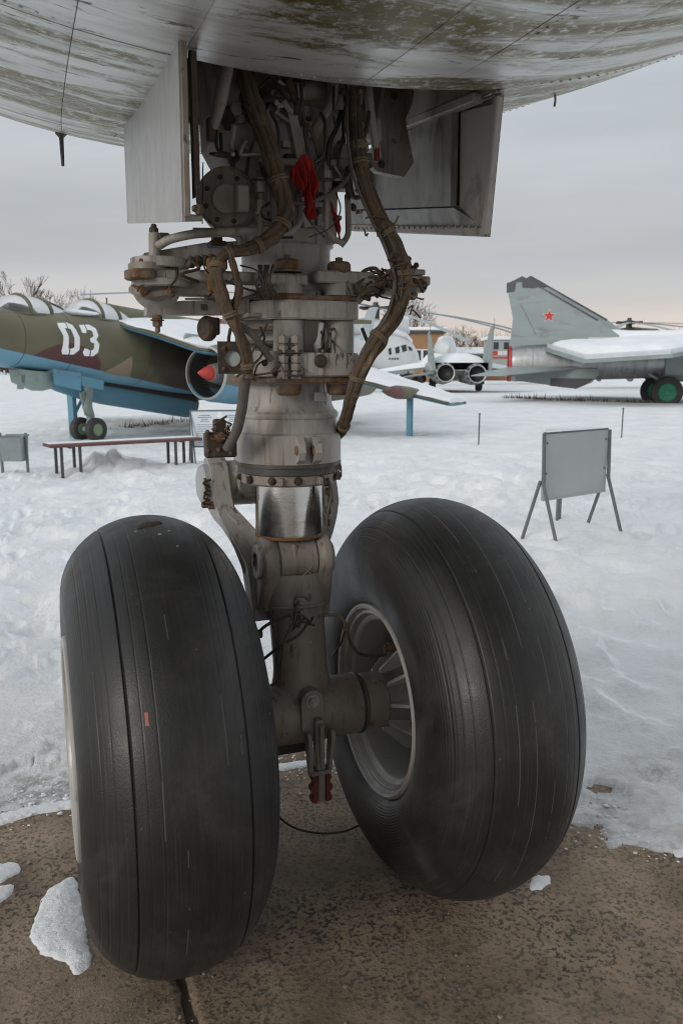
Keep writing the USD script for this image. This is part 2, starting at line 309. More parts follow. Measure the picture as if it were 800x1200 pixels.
# worn tyre rubber: fine rings on the side walls, broken groove remains on the tread, dust
def tyre_mat(name, thr):
    n = {'tc': ('texture_coordinate', {}), 's': ('separate_xyz', {}),
         'n1': ('noise_texture', {'scale': 7.0, 'detail': 8.0, 'roughness': 0.65}),
         'r1': ('rgb_ramp', {'ramp': [(0.32, (0.011, 0.0112, 0.0115)), (0.55, (0.0155, 0.0155, 0.0157)), (0.75, (0.025, 0.024, 0.0235))]}),
         'mp': ('mapping', {'scale': (260.0, 5.0, 5.0)}),
         'n2': ('noise_texture', {'scale': 1.0, 'detail': 3.0}),
         'r2': ('rgb_ramp', {'ramp': [(0.55, (0, 0, 0)), (0.8, (1, 1, 1))]}),
         'm2': ('mix', {'color2': (0.034, 0.033, 0.032)}),
         'nd': ('noise_texture', {'scale': 3.1, 'detail': 9.0, 'roughness': 0.72, 'distortion': 0.6}), 'rd': ('rgb_ramp', {'ramp': [(0.5, (0, 0, 0)), (0.72, (0.85, 0.85, 0.85))]}), 'md': ('mix', {'color2': (0.055, 0.051, 0.047)}),
         'vc': ('voronoi_texture', {'feature': 'distance_to_edge', 'scale': 30.0}), 'rc': ('rgb_ramp', {'ramp': [(0.0, (0, 0, 0)), (0.03, (1, 1, 1))]}), 'bc': ('bump', {'strength': 0.12, 'distance': 0.001}),
         'n3': ('noise_texture', {'scale': 85.0, 'detail': 3.0}),
         'r3': ('rgb_ramp', {'ramp': [(0.73, (0, 0, 0)), (0.77, (0.6, 0.6, 0.6))]}),
         'm3': ('mix', {'color2': (0.13, 0.12, 0.11)}),
         'b1': ('bump', {'strength': 0.09, 'distance': 0.003}), 'b2': ('bump', {'strength': 0.22, 'distance': 0.002}),
         'nb': ('noise_texture', {'scale': 240.0, 'detail': 3.0}),
         'y2': ('math', {'math_type': 'multiply'}), 'z2': ('math', {'math_type': 'multiply'}), 'a2': ('math', {'math_type': 'add'}), 'rr': ('math', {'math_type': 'sqrt'}),
         'wv': ('math', {'math_type': 'multiply', 'value2': 850.0}), 'sn': ('math', {'math_type': 'sine'}),
         'sm': ('map_range', {'from_min': 0.44, 'from_max': 0.50, 'to_min': 1.0, 'to_max': 0.0, 'clamp': True}), 'sw': ('math', {'math_type': 'multiply'}),
         'rm': ('map_range', {'from_min': 0.3, 'from_max': 0.7, 'to_min': 0.36, 'to_max': 0.6}),
         'p': ('principled_bsdf', {'specular_ior_level': 0.45})}
    l = [('tc.object', 's.vector'), ('tc.object', 'n1.vector'), ('n1.fac', 'r1.fac'), ('tc.object', 'mp.vector'), ('mp.vector', 'n2.vector'), ('n2.fac', 'r2.fac'), ('r2.color', 'm2.fac'), ('r1.color', 'm2.color1'),
         ('tc.object', 'n3.vector'), ('n3.fac', 'r3.fac'), ('r3.color', 'm3.fac'), ('tc.object', 'nd.vector'), ('nd.fac', 'rd.fac'), ('rd.color', 'md.fac'), ('m2.color', 'md.color1'), ('md.color', 'm3.color1'), ('tc.object', 'vc.vector'), ('vc.distance', 'rc.fac'), ('rc.color', 'bc.height'),
         ('s.y', 'y2.value1'), ('s.y', 'y2.value2'), ('s.z', 'z2.value1'), ('s.z', 'z2.value2'), ('y2.value', 'a2.value1'), ('z2.value', 'a2.value2'), ('a2.value', 'rr.value1'),
         ('rr.value', 'wv.value1'), ('wv.value', 'sn.value1'), ('rr.value', 'sm.value'), ('sn.value', 'sw.value1'), ('sm.result', 'sw.value2'), ('sw.value', 'b1.height'),
         ('tc.object', 'nb.vector'), ('nb.fac', 'b2.height'), ('b1.normal', 'b2.normal'), ('b2.normal', 'bc.normal'), ('bc.normal', 'p.normal'), ('n1.fac', 'rm.value'), ('rm.result', 'p.roughness')]
    # dashes: what is left of the worn grooves, at fixed places across the tread
    out = 'm3.color'
    for i, x in enumerate((-0.062, -0.022, 0.026, 0.066, 0.098)):
        n[f'd{i}'] = ('math', {'math_type': 'compare', 'value2': x, 'value3': 0.0011})
        n[f'mq{i}'] = ('mapping', {'scale': (1, 6.5, 6.5), 'location': (i * 3.7, 0, 0)})
        n[f'nq{i}'] = ('noise_texture', {'scale': 1.0, 'detail': 3.0})
        n[f'gq{i}'] = ('math', {'math_type': 'greater_than', 'value2': thr})
        n[f'xq{i}'] = ('math', {'math_type': 'multiply'}); n[f'kq{i}'] = ('mix', {'color2': (0.07, 0.066, 0.062)})
        l += [('s.x', f'd{i}.value1'), ('tc.object', f'mq{i}.vector'), (f'mq{i}.vector', f'nq{i}.vector'), (f'nq{i}.fac', f'gq{i}.value1'), (f'd{i}.value', f'xq{i}.value1'), (f'gq{i}.value', f'xq{i}.value2'),
              (f'xq{i}.value', f'kq{i}.fac'), (out, f'kq{i}.color1')]
        out = f'kq{i}.color'
    l.append((out, 'p.base_color'))
    mat(name, n, l)
tyre_mat('tyre_rubber', 0.635); tyre_mat('dusty_tyre_rubber', 0.5)
mat('snow', {
    'tc': ('texture_coordinate', {}),
    'n1': ('noise_texture', {'scale': 1.3, 'detail': 6.0, 'roughness': 0.6}),
    'r1': ('rgb_ramp', {'ramp': [(0.3, (0.69, 0.72, 0.75)), (0.7, (0.8, 0.815, 0.83))]}),
    'n2': ('noise_texture', {'scale': 26.0, 'detail': 8.0, 'roughness': 0.7}), 'b': ('bump', {'strength': 0.55, 'distance': 0.02}),
    'n3': ('noise_texture', {'scale': 220.0, 'detail': 3.0}), 'b2': ('bump', {'strength': 0.35, 'distance': 0.003}),
    'p': ('principled_bsdf', {'roughness': 0.65, 'specular_ior_level': 0.25})},
    [('tc.object', 'n1.vector'), ('n1.fac', 'r1.fac'), ('r1.color', 'p.base_color'), ('tc.object', 'n2.vector'), ('n2.fac', 'b.height'), ('tc.object', 'n3.vector'), ('n3.fac', 'b2.height'),
     ('b.normal', 'b2.normal'), ('b2.normal', 'p.normal')])
mat('snow_field', {
    'tc': ('texture_coordinate', {}),
    'n1': ('noise_texture', {'scale': 1.3, 'detail': 6.0, 'roughness': 0.6}),
    'r1': ('rgb_ramp', {'ramp': [(0.3, (0.67, 0.69, 0.705)), (0.7, (0.81, 0.82, 0.825))]}),
    'n2': ('noise_texture', {'scale': 26.0, 'detail': 8.0, 'roughness': 0.7}), 'b': ('bump', {'strength': 0.7, 'distance': 0.03}),
    'n3': ('noise_texture', {'scale': 220.0, 'detail': 3.0}), 'b2': ('bump', {'strength': 0.35, 'distance': 0.003}),
    'at': ('attribute', {'attribute': 'dirt'}), 'dn': ('noise_texture', {'scale': 14.0, 'detail': 8.0, 'roughness': 0.72}), 'dr': ('map_range', {'from_min': 0.42, 'from_max': 0.6, 'to_min': 0.05, 'to_max': 1.0, 'clamp': True}), 'dx': ('math', {'math_type': 'multiply', 'use_clamp': True}), 'dm': ('mix', {'color2': (0.3, 0.285, 0.265)}),
    'p': ('principled_bsdf', {'roughness': 0.65, 'specular_ior_level': 0.25})},
    [('tc.object', 'n1.vector'), ('n1.fac', 'r1.fac'), ('r1.color', 'dm.color1'), ('tc.object', 'dn.vector'), ('dn.fac', 'dr.value'), ('at.fac', 'dx.value1'), ('dr.result', 'dx.value2'), ('dx.value', 'dm.fac'), ('dm.color', 'p.base_color'), ('tc.object', 'n2.vector'), ('n2.fac', 'b.height'), ('tc.object', 'n3.vector'), ('n3.fac', 'b2.height'),
     ('b.normal', 'b2.normal'), ('b2.normal', 'p.normal')])
mat('concrete', {
    'tc': ('texture_coordinate', {}),
    'n1': ('noise_texture', {'scale': 3.2, 'detail': 7.0, 'roughness': 0.65}),
    'r1': ('rgb_ramp', {'ramp': [(0.3, (0.14, 0.1, 0.068)), (0.52, (0.265, 0.2, 0.14)), (0.72, (0.39, 0.305, 0.22))]}),
    'n2': ('noise_texture', {'scale': 82.0, 'detail': 5.0, 'roughness': 0.6, 'distortion': 0.1}),
    'r2': ('rgb_ramp', {'ramp': [(0.49, (0, 0, 0)), (0.6, (1, 1, 1))]}),
    'nm': ('noise_texture', {'scale': 2.4, 'detail': 3.0}), 'rmm': ('rgb_ramp', {'ramp': [(0.35, (0.25, 0.25, 0.25)), (0.6, (1, 1, 1))]}), 'mm': ('mix', {'mix_type': 'multiply', 'fac': 1.0}),
    'm2': ('mix', {'color2': (0.062, 0.05, 0.04)}),
    'v': ('voronoi_texture', {'scale': 62.0}), 'rv': ('rgb_ramp', {'ramp': [(0.2, (1, 1, 1)), (0.3, (0, 0, 0))]}),
    'vn': ('noise_texture', {'scale': 21.0, 'detail': 2.0}), 'rvn': ('rgb_ramp', {'ramp': [(0.5, (0, 0, 0)), (0.56, (0.9, 0.9, 0.9))]}), 'vm': ('mix', {'mix_type': 'multiply', 'fac': 1.0}),
    'm3': ('mix', {'color2': (0.085, 0.08, 0.075)}),
    'b': ('bump', {'strength': 0.6, 'distance': 0.006}), 'nb': ('noise_texture', {'scale': 130.0, 'detail': 5.0, 'roughness': 0.7}), 'b2': ('bump', {'strength': 0.6, 'distance': 0.004}),
    'p': ('principled_bsdf', {'roughness': 0.78, 'specular_ior_level': 0.35})},
    [('tc.object', 'n1.vector'), ('n1.fac', 'r1.fac'), ('tc.object', 'n2.vector'), ('n2.fac', 'r2.fac'), ('tc.object', 'nm.vector'), ('nm.fac', 'rmm.fac'), ('r2.color', 'mm.color1'), ('rmm.color', 'mm.color2'),
     ('mm.color', 'm2.fac'), ('r1.color', 'm2.color1'), ('tc.object', 'v.vector'), ('v.distance', 'rv.fac'), ('tc.object', 'vn.vector'), ('vn.fac', 'rvn.fac'), ('rv.color', 'vm.color1'), ('rvn.color', 'vm.color2'), ('vm.color', 'm3.fac'), ('m2.color', 'm3.color1'), ('m3.color', 'p.base_color'),
     ('n2.fac', 'b.height'), ('tc.object', 'nb.vector'), ('nb.fac', 'b2.height'), ('b.normal', 'b2.normal'), ('b2.normal', 'p.normal')])
paint('soil', (0.1, 0.08, 0.06), (0.07, 0.055, 0.04), 2, 0.9)
paint('bark', (0.06, 0.048, 0.04), (0.04, 0.033, 0.028), 3, 0.9, bump=0.2)
paint('dry_grass', (0.09, 0.075, 0.05), (0.05, 0.045, 0.03), 3, 0.9)
paint('panel_grey', (0.36, 0.375, 0.37), (0.32, 0.335, 0.335), 3, 0.45, bump=0.04)
paint('post_grey', (0.12, 0.135, 0.14), (0.09, 0.1, 0.105), 8, 0.5)
paint('dark_post', (0.06, 0.06, 0.06), (0.045, 0.045, 0.045), 8, 0.6)
paint('bin_grey', (0.21, 0.24, 0.25), (0.16, 0.185, 0.195), 8, 0.5, (0.06, 0.06, 0.055), 0.6, 0.72, 12)
paint('bench_wood', (0.13, 0.05, 0.045), (0.09, 0.038, 0.034), 6, 0.6, (0.3, 0.3, 0.31), 0.62, 0.7, 14, (0.4, 3, 3))
paint('board_paper', (0.6, 0.65, 0.68), (0.55, 0.6, 0.64), 3, 0.5)
paint('board_ink', (0.12, 0.17, 0.24), None, 3, 0.6)
paint('white_paint', (0.75, 0.75, 0.74), (0.68, 0.69, 0.69), 3, 0.5)
paint('joint_dark', (0.05, 0.05, 0.04), None, 3, 0.6)
paint('olive_paint', (0.105, 0.105, 0.06), (0.08, 0.08, 0.05), 2, 0.5)
paint('light_blue_paint', (0.11, 0.27, 0.36), (0.09, 0.22, 0.3), 2, 0.5, (0.1, 0.14, 0.15), 0.6, 0.75, 3)
paint('post_blue', (0.06, 0.19, 0.27), (0.05, 0.15, 0.21), 4, 0.5)
paint('gear_green', (0.25, 0.31, 0.28), (0.2, 0.25, 0.23), 6, 0.5, (0.1, 0.09, 0.07), 0.6, 0.7, 10)
paint('hub_green', (0.035, 0.24, 0.15), (0.03, 0.18, 0.115), 6, 0.6, (0.06, 0.08, 0.06), 0.55, 0.7, 4)
paint('pale_hub_green', (0.2, 0.28, 0.16), (0.16, 0.22, 0.13), 6, 0.6)
paint('small_tyre', (0.03, 0.029, 0.028), (0.045, 0.042, 0.04), 8, 0.7)
paint('cone_red', (0.6, 0.08, 0.06), (0.5, 0.06, 0.05), 6, 0.5)
paint('pale_grey_jet', (0.25, 0.295, 0.285), (0.215, 0.255, 0.25), 1.2, 0.45, (0.17, 0.195, 0.19), 0.55, 0.7, 2.0, (0.6, 1, 1.5))
paint('bare_metal_jet', (0.42, 0.43, 0.43), (0.33, 0.34, 0.34), 1.5, 0.38, (0.25, 0.24, 0.23), 0.55, 0.72, 3, (3, 1, 0.4), metal=0.5)
paint('dark_tip', (0.075, 0.075, 0.085), (0.06, 0.06, 0.07), 2, 0.5)
paint('star_red', (0.5, 0.03, 0.02), None, 2, 0.5)
paint('star_white', (0.7, 0.7, 0.7), None, 2, 0.5)
paint('nozzle_black', (0.015, 0.015, 0.015), (0.03, 0.03, 0.03), 4, 0.6)
paint('heli_white', (0.62, 0.65, 0.66), (0.55, 0.58, 0.6), 0.8, 0.45, (0.45, 0.47, 0.47), 0.58, 0.75, 1.2)
paint('rotor_grey', (0.32, 0.37, 0.38), (0.27, 0.31, 0.32), 1, 0.5)
paint('heli_stripe', (0.55, 0.07, 0.04), None, 2, 0.5)
paint('heli_green', (0.09, 0.11, 0.065), (0.07, 0.085, 0.05), 2, 0.5)
paint('building_render', (0.3, 0.17, 0.085), (0.26, 0.145, 0.075), 0.8, 0.85)
paint('roof_red', (0.17, 0.06, 0.04), (0.13, 0.05, 0.035), 1, 0.8)
paint('roof_dark', (0.07, 0.07, 0.075), (0.055, 0.055, 0.06), 1, 0.8)
mat('dark_glass', {'p': ('principled_bsdf', {'base_color': (0.03, 0.035, 0.04), 'roughness': 0.12})})
mat('canopy_glass', {'f': ('fresnel', {'IOR': 1.45}), 't': ('transparent_bsdf', {'color': (0.42, 0.45, 0.46)}), 'g': ('glossy_bsdf', {'roughness': 0.12, 'color': (0.7, 0.7, 0.7)}), 'd': ('diffuse_bsdf', {'color': (0.3, 0.3, 0.28)}),
                     'm': ('mix_closure', {}), 'm2': ('mix_closure', {'fac': 0.12})},
    [('f.fac', 'm.fac'), ('t.BSDF', 'm.closure1'), ('g.BSDF', 'm.closure2'), ('m.closure', 'm2.closure1'), ('d.BSDF', 'm2.closure2')], 'm2.closure')

# ---------------------------------------------------------------- ground: soil, concrete slabs, snow
# soil far below the snow, one sheet to the horizon
a = np.linspace(0, 2 * np.pi, 96, endpoint=False)
sm = trimesh.Trimesh(np.vstack([[0, 0, -0.18], np.c_[3000 * np.cos(a), 3000 * np.sin(a), np.full(96, -0.18)]]), [[0, 1 + i, 1 + (i + 1) % 96] for i in range(96)], process=False)
tag(obj('ground', sm, 'soil', smooth=False), kind='structure')

g1 = to_gear(W(219, 1170, z=0.0))[0]                 # the joint that shows at the lower edge
g2 = to_gear(W(360, 889, z=0.0))[1]                  # the joint behind the wheels
apron = thing('concrete_apron', GEAR, math.degrees(TH), kind='structure')
def slab(x0, x1, y0, y1, step, seed):
    e = 0.0035
    nx, ny = max(int((x1 - x0) / step), 4), max(int((y1 - y0) / step), 4)
    X, Y = np.meshgrid(np.linspace(x0 + e, x1 - e, nx), np.linspace(y0 + e, y1 - e, ny))
    edge = np.minimum(np.minimum(X - x0, x1 - X), np.minimum(Y - y0, y1 - Y))
    P = np.stack([X, Y, 0 * X], -1)
    n1 = meshkit.fbm(P * 3.0, 3, seed); n2 = meshkit.fbm(P * 30, 3, seed + 3); n3 = meshkit.fbm(P * 12, 3, seed + 5)
    Z = -0.004 + (n1 - 0.5) * 0.012 + (n2 - 0.5) * 0.004 - 0.02 * np.clip(1 - (edge - e) / (0.01 + 0.06 * np.clip(n3 - 0.45, 0, 1)), 0, 1) ** 2
    jag = (meshkit.fbm(P * 25, 3, seed + 9) - 0.5) * 0.02
    band = np.clip(1 - (edge - e) / 0.05, 0, 1)
    X = X + jag * band; Y = Y + np.roll(jag, 3, 0) * band
    v = np.stack([X, Y, Z], -1).reshape(-1, 3)
    i = np.arange(nx * ny).reshape(ny, nx)
    f = np.concatenate([np.stack([i[:-1, :-1], i[:-1, 1:], i[1:, 1:]], -1).reshape(-1, 3), np.stack([i[:-1, :-1], i[1:, 1:], i[1:, :-1]], -1).reshape(-1, 3)])
    border = np.concatenate([i[0], i[1:, -1], i[-1, -2::-1], i[-2:0:-1, 0]])
    k = len(v); low = v[border].copy(); low[:, 2] = -0.13; v = np.vstack([v, low]); b = np.arange(len(border)); c = (b + 1) % len(border)
    f = np.concatenate([f, np.stack([border[b], k + b, k + c], 1), np.stack([border[b], k + c, border[c]], 1)])
    return trimesh.Trimesh(v, f, process=False)
SX, SY = 2.6, 2.6
for ix in range(-2, 3):
    for iy in range(-2, 2):
        x0, y0 = g1 + (ix - 1) * SX, g2 + (iy - 1) * SY
        near = ix in (0, 1) and iy in (0,)
        obj('slab', slab(x0, x0 + SX, y0, y0 + SY, 0.014 if near else 0.05, 11 + ix * 7 + iy), 'concrete', apron, smooth=40)

obj('joint_filler', [box((g1 + k * SX, 0.3, -0.045), (0.03, 12, 0.06), 0.004) for k in (-1, 0, 1)] + [box((0, g2 + k * SY, -0.046), (12, 0.03, 0.06), 0.004) for k in (-1, 0)], 'soil', apron)
def gravel():
    base = trimesh.creation.icosphere(subdivisions=1); ms = []; q = random.Random(91)
    for _ in range(1500):
        x, y = q.uniform(-1.9, 1.6), q.uniform(0.9, 2.6); w = math.exp(-((x + 1.0) / .8) ** 2) + .35
        if q.random() > w: continue
        r_ = min(q.lognormvariate(-5.85, .45), .012); m = base.copy(); v = m.vertices * (1 + (meshkit.noise(m.vertices * 1.7 + q.uniform(0, 90), 2) - .5)[:, None] * .9); a_ = q.uniform(0, 6.28)
        v = v * (r_, r_ * q.uniform(.6, 1), r_ * q.uniform(.4, .7)); v = np.c_[v[:, 0] * math.cos(a_) - v[:, 1] * math.sin(a_), v[:, 0] * math.sin(a_) + v[:, 1] * math.cos(a_), v[:, 2]]
        ms.append(trimesh.Trimesh(v + (x, y, r_ * .15 - .003), m.faces, process=False))
    return cat(ms)
paint('grit', (0.3, 0.25, 0.2), (0.12, 0.1, 0.085), 9, 0.85)
tag(obj('gravel', gravel(), 'grit', smooth=False), 'loose grit and small stones scattered on the concrete slabs', 'gravel', kind='stuff')
edge_px = [(-260, 985), (0, 951), (80, 930), (200, 905), (320, 893), (430, 900), (560, 935), (690, 962), (760, 984), (800, 1002), (900, 1060)]
bare = Polygon([tuple(W(x, y, z=0.0)[:2]) for x, y in edge_px] + [(2.3, 0.5), (2.6, -5), (-3.4, -5), (-3.2, 1.2)])
bare_line = bare.exterior
shapely.prepare(bare); shapely.prepare(bare_line)
prints = []
for (xa, ya, xb, yb) in ((-6, 9.0, 7, 11.5), (7, 10.2, -7, 10.6), (2.2, 3.4, 3.2, 12), (-2.2, 4.2, -4.5, 12), (-1.5, 3.6, -3.6, 6.5), (1.7, 3.6, 2.9, 6.0), (4.2, 6.2, -1, 9), (3.6, 4, 2.2, 14), (-4, 6, 0.5, 9), (0.2, 4.2, 0.8, 9.5), (-2.9, 3.6, -2.4, 9), (2.6, 4.6, 5.5, 8.5), (-6, 7.5, 6.5, 8.6)):
    L_ = math.hypot(xb - xa, yb - ya); n_ = int(L_ / 0.36); d_ = ((xb - xa) / L_, (yb - ya) / L_)
    for k in range(n_):
        t_ = (k + rng.uniform(-.2, .2)) / n_; sd_ = 0.11 if k % 2 else -0.11
        prints.append((xa + (xb - xa) * t_ - d_[1] * sd_ + rng.gauss(0, .06), ya + (yb - ya) * t_ + d_[0] * sd_ + rng.gauss(0, .06), math.atan2(d_[1], d_[0]) + rng.gauss(0, .25)))
pile_r, pile_l, pile_b = W(575, 575, z=0.1), W(140, 545, z=0.1), W(45, 545, z=0.1)
def snow_height(x, y, dirt_out=None):
    x, y = np.asarray(x, float), np.asarray(y, float); r = np.hypot(x, y)
    P = np.stack([x, y, 0 * x], -1)
    sd = np.full(x.shape, 3.0); m = r < 9
    if m.any():
        p = shapely.points(x[m], y[m]); d = shapely.distance(bare_line, p); sd[m] = np.where(shapely.contains(bare, p), -d, d)
    w1 = meshkit.fbm(P * 2.2, 5, 3) - 0.5; w2 = meshkit.fbm(P * 9.0, 4, 5) - 0.5
    sdn = sd + w1 * 0.55 + w2 * 0.3
    z = 0.07 * (1 - np.exp(-np.maximum(sdn, 0) / 1.3)) + np.where(sdn < 0, np.maximum(sdn * 0.3, -0.06), 0) - 0.006
    on = np.clip(sdn / 0.5, 0, 1)
    near = np.clip(1.3 - r / 26, 0, 1)
    tramp = np.clip(meshkit.fbm(P * 0.35 + 9, 3, 8) * 2.2 - 0.45, 0.5, 1)
    fine = meshkit.fbm(P * V(5.5, 5.5, 1), 5, 21) - 0.5
    dents = -np.clip(meshkit.noise(P * 3.6 + 40, 31) - 0.60, 0, 1) * 0.30
    z = z + on * near * tramp * (fine * 0.14 + dents * 1.2 + (meshkit.fbm(P * 13, 4, 4) - 0.5) * 0.028)
    z = z + on * (meshkit.fbm(P * 0.12, 4, 12) - 0.5) * 0.12 + np.clip((r - 8) / 20, 0, 1) * (meshkit.fbm(P * 0.45, 4, 17) - 0.5) * 0.08
    for c, s, h in ((pile_r, 0.55, 0.16), (pile_r + V(0.75, 0.2, 0), 0.4, 0.1), (pile_l, 0.4, 0.12), (pile_b + V(0.9, 0, 0), 0.3, 0.13)):
        q = np.exp(-((x - c[0]) ** 2 + (y - c[1]) ** 2) / (2 * s * s))
        z = z + q * h * (0.35 + 1.3 * meshkit.fbm(P * 5.0, 4, 77))
    path = np.exp(-((y - 10.3 + 0.08 * x) / 1.7) ** 2) * np.clip((meshkit.fbm(P * 0.6 + 3, 3, 51) - 0.2) * 2, 0, 1)
    z = z + on * path * ((meshkit.fbm(P * 4.2, 4, 52) - 0.5) * 0.16 - 0.03)
    if x.size > 50:
        idx = np.flatnonzero((r > 2) & (r < 16)); xs_, ys_ = x[idx], y[idx]
        for (px_, py_, an) in prints:
            w_ = np.abs(xs_ - px_) + np.abs(ys_ - py_) < 0.34
            if not w_.any(): continue
            dx_, dy_ = xs_[w_] - px_, ys_[w_] - py_; u_ = dx_ * math.cos(an) + dy_ * math.sin(an); v_ = -dx_ * math.sin(an) + dy_ * math.cos(an)
            q_ = (u_ / 0.145) ** 2 + (v_ / 0.062) ** 2
            z[idx[w_]] += np.where(sd[idx[w_]] > 0.3, -0.055 * np.exp(-q_ ** 3) + 0.016 * np.exp(-((q_ - 2.2) / 0.9) ** 2), 0)
    if dirt_out is not None:
        dirt_out.append(np.clip(np.clip(1.0 - np.maximum(sdn, 0) / 0.55, 0, 1) * (0.25 + 1.1 * meshkit.fbm(P * 7, 4, 61)) + np.clip(1.0 - np.maximum(sdn, 0) / 2.6, 0, 1) * np.clip(meshkit.fbm(P * 2.5, 5, 62) * 2.6 - 1.0, 0, 1) * 0.45 + path * np.clip(meshkit.fbm(P * 3, 4, 63) * 2.2 - .85, 0, 1) * 0.3, 0, 1))
    floor_ = 0.012 + 0.02 * meshkit.fbm(P * 6, 3, 41)
    z = np.where(sdn > 0.3, np.where(z < floor_, floor_ + (z - floor_) * 0.25, z), z); z = np.where(sdn > 0.3, np.maximum(z, 0.004), z)
    return z
def hs(x, y): return float(snow_height(np.array([x]), np.array([y]))[0])
def snow_mesh():
    r = [0.9]
    while r[-1] < 1500: r.append(r[-1] * (1.0085 if r[-1] < 14 else 1.02 if r[-1] < 120 else 1.08))
    r = np.array(r)
    az = np.concatenate([np.radians(np.arange(-31, 31, 0.16)), np.radians(np.arange(31, 329, 2.2))])
    R, A = np.meshgrid(r, az, indexing='ij'); X, Y = R * np.sin(A), R * np.cos(A)
    dirt = []; Z = snow_height(X.ravel(), Y.ravel(), dirt).reshape(X.shape); dirt = dirt[0]
    v = np.stack([X, Y, Z], -1).reshape(-1, 3); n = len(az); F = []
    i = np.arange(len(r) * n).reshape(len(r), n); j = np.roll(i, -1, 1)
    f = np.concatenate([np.stack([i[:-1], i[1:], j[1:]], -1).reshape(-1, 3), np.stack([i[:-1], j[1:], j[:-1]], -1).reshape(-1, 3)])
    z = v[:, 2][f]; f = f[(z > -0.03).any(1)]
    m = trimesh.Trimesh(v, f[:, ::-1], process=False)
    if m.face_normals[:, 2].mean() < 0: m.invert()
    keep = np.zeros(len(v), bool); keep[np.unique(m.faces)] = True; m.update_vertices(keep)
    return m, dirt[keep]
smesh, sdirt = snow_mesh()
snow_prim = tag(obj('snow', smesh, 'snow_field', smooth=True), kind='structure')
UsdGeom.PrimvarsAPI(snow_prim).CreatePrimvar('dirt', Sdf.ValueTypeNames.FloatArray, 'vertex').Set(sdirt.astype(float).tolist())

def crumbs():
    q = random.Random(17); base = trimesh.creation.icosphere(subdivisions=1); ms = []; L_ = LineString(bare.exterior.coords)
    pts = [W(x, y, z=0.0) for x, y in edge_px[1:-1]]; line = LineString([tuple(p[:2]) for p in pts])
    for _ in range(900):
        p = line.interpolate(q.random(), normalized=True); x, y = p.x + q.gauss(0, .1), p.y + q.gauss(0.02, .075)
        r_ = min(q.lognormvariate(-5.6, .5), .011); m = base.copy(); v = m.vertices * (1 + (meshkit.noise(m.vertices * 1.5 + q.uniform(0, 90), 3) - .5)[:, None] * 1.0) * (r_, r_ * q.uniform(.6, 1), r_ * q.uniform(.25, .55))
        ms.append(trimesh.Trimesh(v + (x, y, .002), m.faces, process=False))
    return cat(ms)
tag(obj('slush', crumbs(), 'snow', smooth=True), 'crumbs of slush along the melting snow edge on the concrete', 'slush', kind='stuff')
def snow_patch(pts, h, name, label, seed, grow=0.012):
    """A patch of leftover snow on the slabs from its outline in the photograph."""
    P = Polygon([tuple(W(x, y, z=0.0)[:2]) for x, y in pts]).buffer(grow)
    x0, y0, x1, y1 = P.bounds; s = 0.006 if (x1 - x0) < 0.5 else 0.012
    X, Y = np.meshgrid(np.arange(x0 - 3 * s, x1 + 3 * s, s), np.arange(y0 - 3 * s, y1 + 3 * s, s))
    p = shapely.points(X, Y); d = shapely.distance(P.exterior, p) * np.where(shapely.contains(P, p), 1, -1)
    G = np.stack([X, Y, 0 * X], -1)
    d = d + (meshkit.fbm(G * 40, 3, seed) - 0.5) * 0.018
    Z = h * (1 - np.exp(-np.maximum(d, 0) / (h * 2.4))) * (0.92 + 0.16 * meshkit.fbm(G * 14, 3, seed + 1)) + np.where(d < 0, d * 1.5, 0) + (meshkit.fbm(G * 120, 2, seed + 2) - 0.5) * 0.004
    i = np.arange(X.size).reshape(X.shape)
    f = np.concatenate([np.stack([i[:-1, :-1], i[:-1, 1:], i[1:, 1:]], -1).reshape(-1, 3), np.stack([i[:-1, :-1], i[1:, 1:], i[1:, :-1]], -1).reshape(-1, 3)])
    f = f[(Z.ravel()[f] > -0.014).any(1)]
    v = np.stack([X, Y, Z], -1).reshape(-1, 3); v[:, 2] = np.maximum(v[:, 2], -0.03)
    m = trimesh.Trimesh(v, f, process=False); m.remove_unreferenced_vertices()
    tag(obj(name, m, 'snow', smooth=True), label, 'snow patch')
snow_patch([(83, 1031), (60, 1042), (50, 1070), (40, 1095), (55, 1115), (80, 1124), (92, 1136), (100, 1130), (95, 1080)], 0.017, 'snow_patch', 'thick wedge of leftover snow on the concrete against the left tyre', 5)
snow_patch([(-8, 1015), (14, 1014), (16, 1022), (0, 1030), (-8, 1030)], 0.012, 'snow_patch', 'thin snow remnant at the left edge, upper of two small ones', 6)
snow_patch([(-8, 1042), (11, 1040), (6, 1048), (-8, 1056)], 0.012, 'snow_patch', 'thin snow remnant at the left edge, lower of two small ones', 7)
snow_patch([(-30, 968), (0, 955), (35, 946), (80, 938), (110, 934), (110, 942), (80, 946), (40, 954), (0, 965)], 0.012, 'snow_patch', 'long thin snow strip on the concrete left of the left tyre', 8, 0.004)
snow_patch([(300, 899), (340, 893), (400, 888), (425, 884), (425, 889), (380, 896), (330, 902)], 0.01, 'snow_patch', 'narrow snow line along the slab joint between the two big wheels', 9, 0.0)
snow_patch([(619, 1034), (630, 1026), (641, 1026), (643, 1034), (634, 1042), (622, 1042)], 0.04, 'snow_lump', 'small white snow lump beside the right tyre', 10, 0.0)
snow_patch([(788, 996), (800, 992), (815, 998), (805, 1004), (792, 1003)], 0.015, 'snow_patch', 'small snow patch on the concrete at the right edge', 11, 0.0)

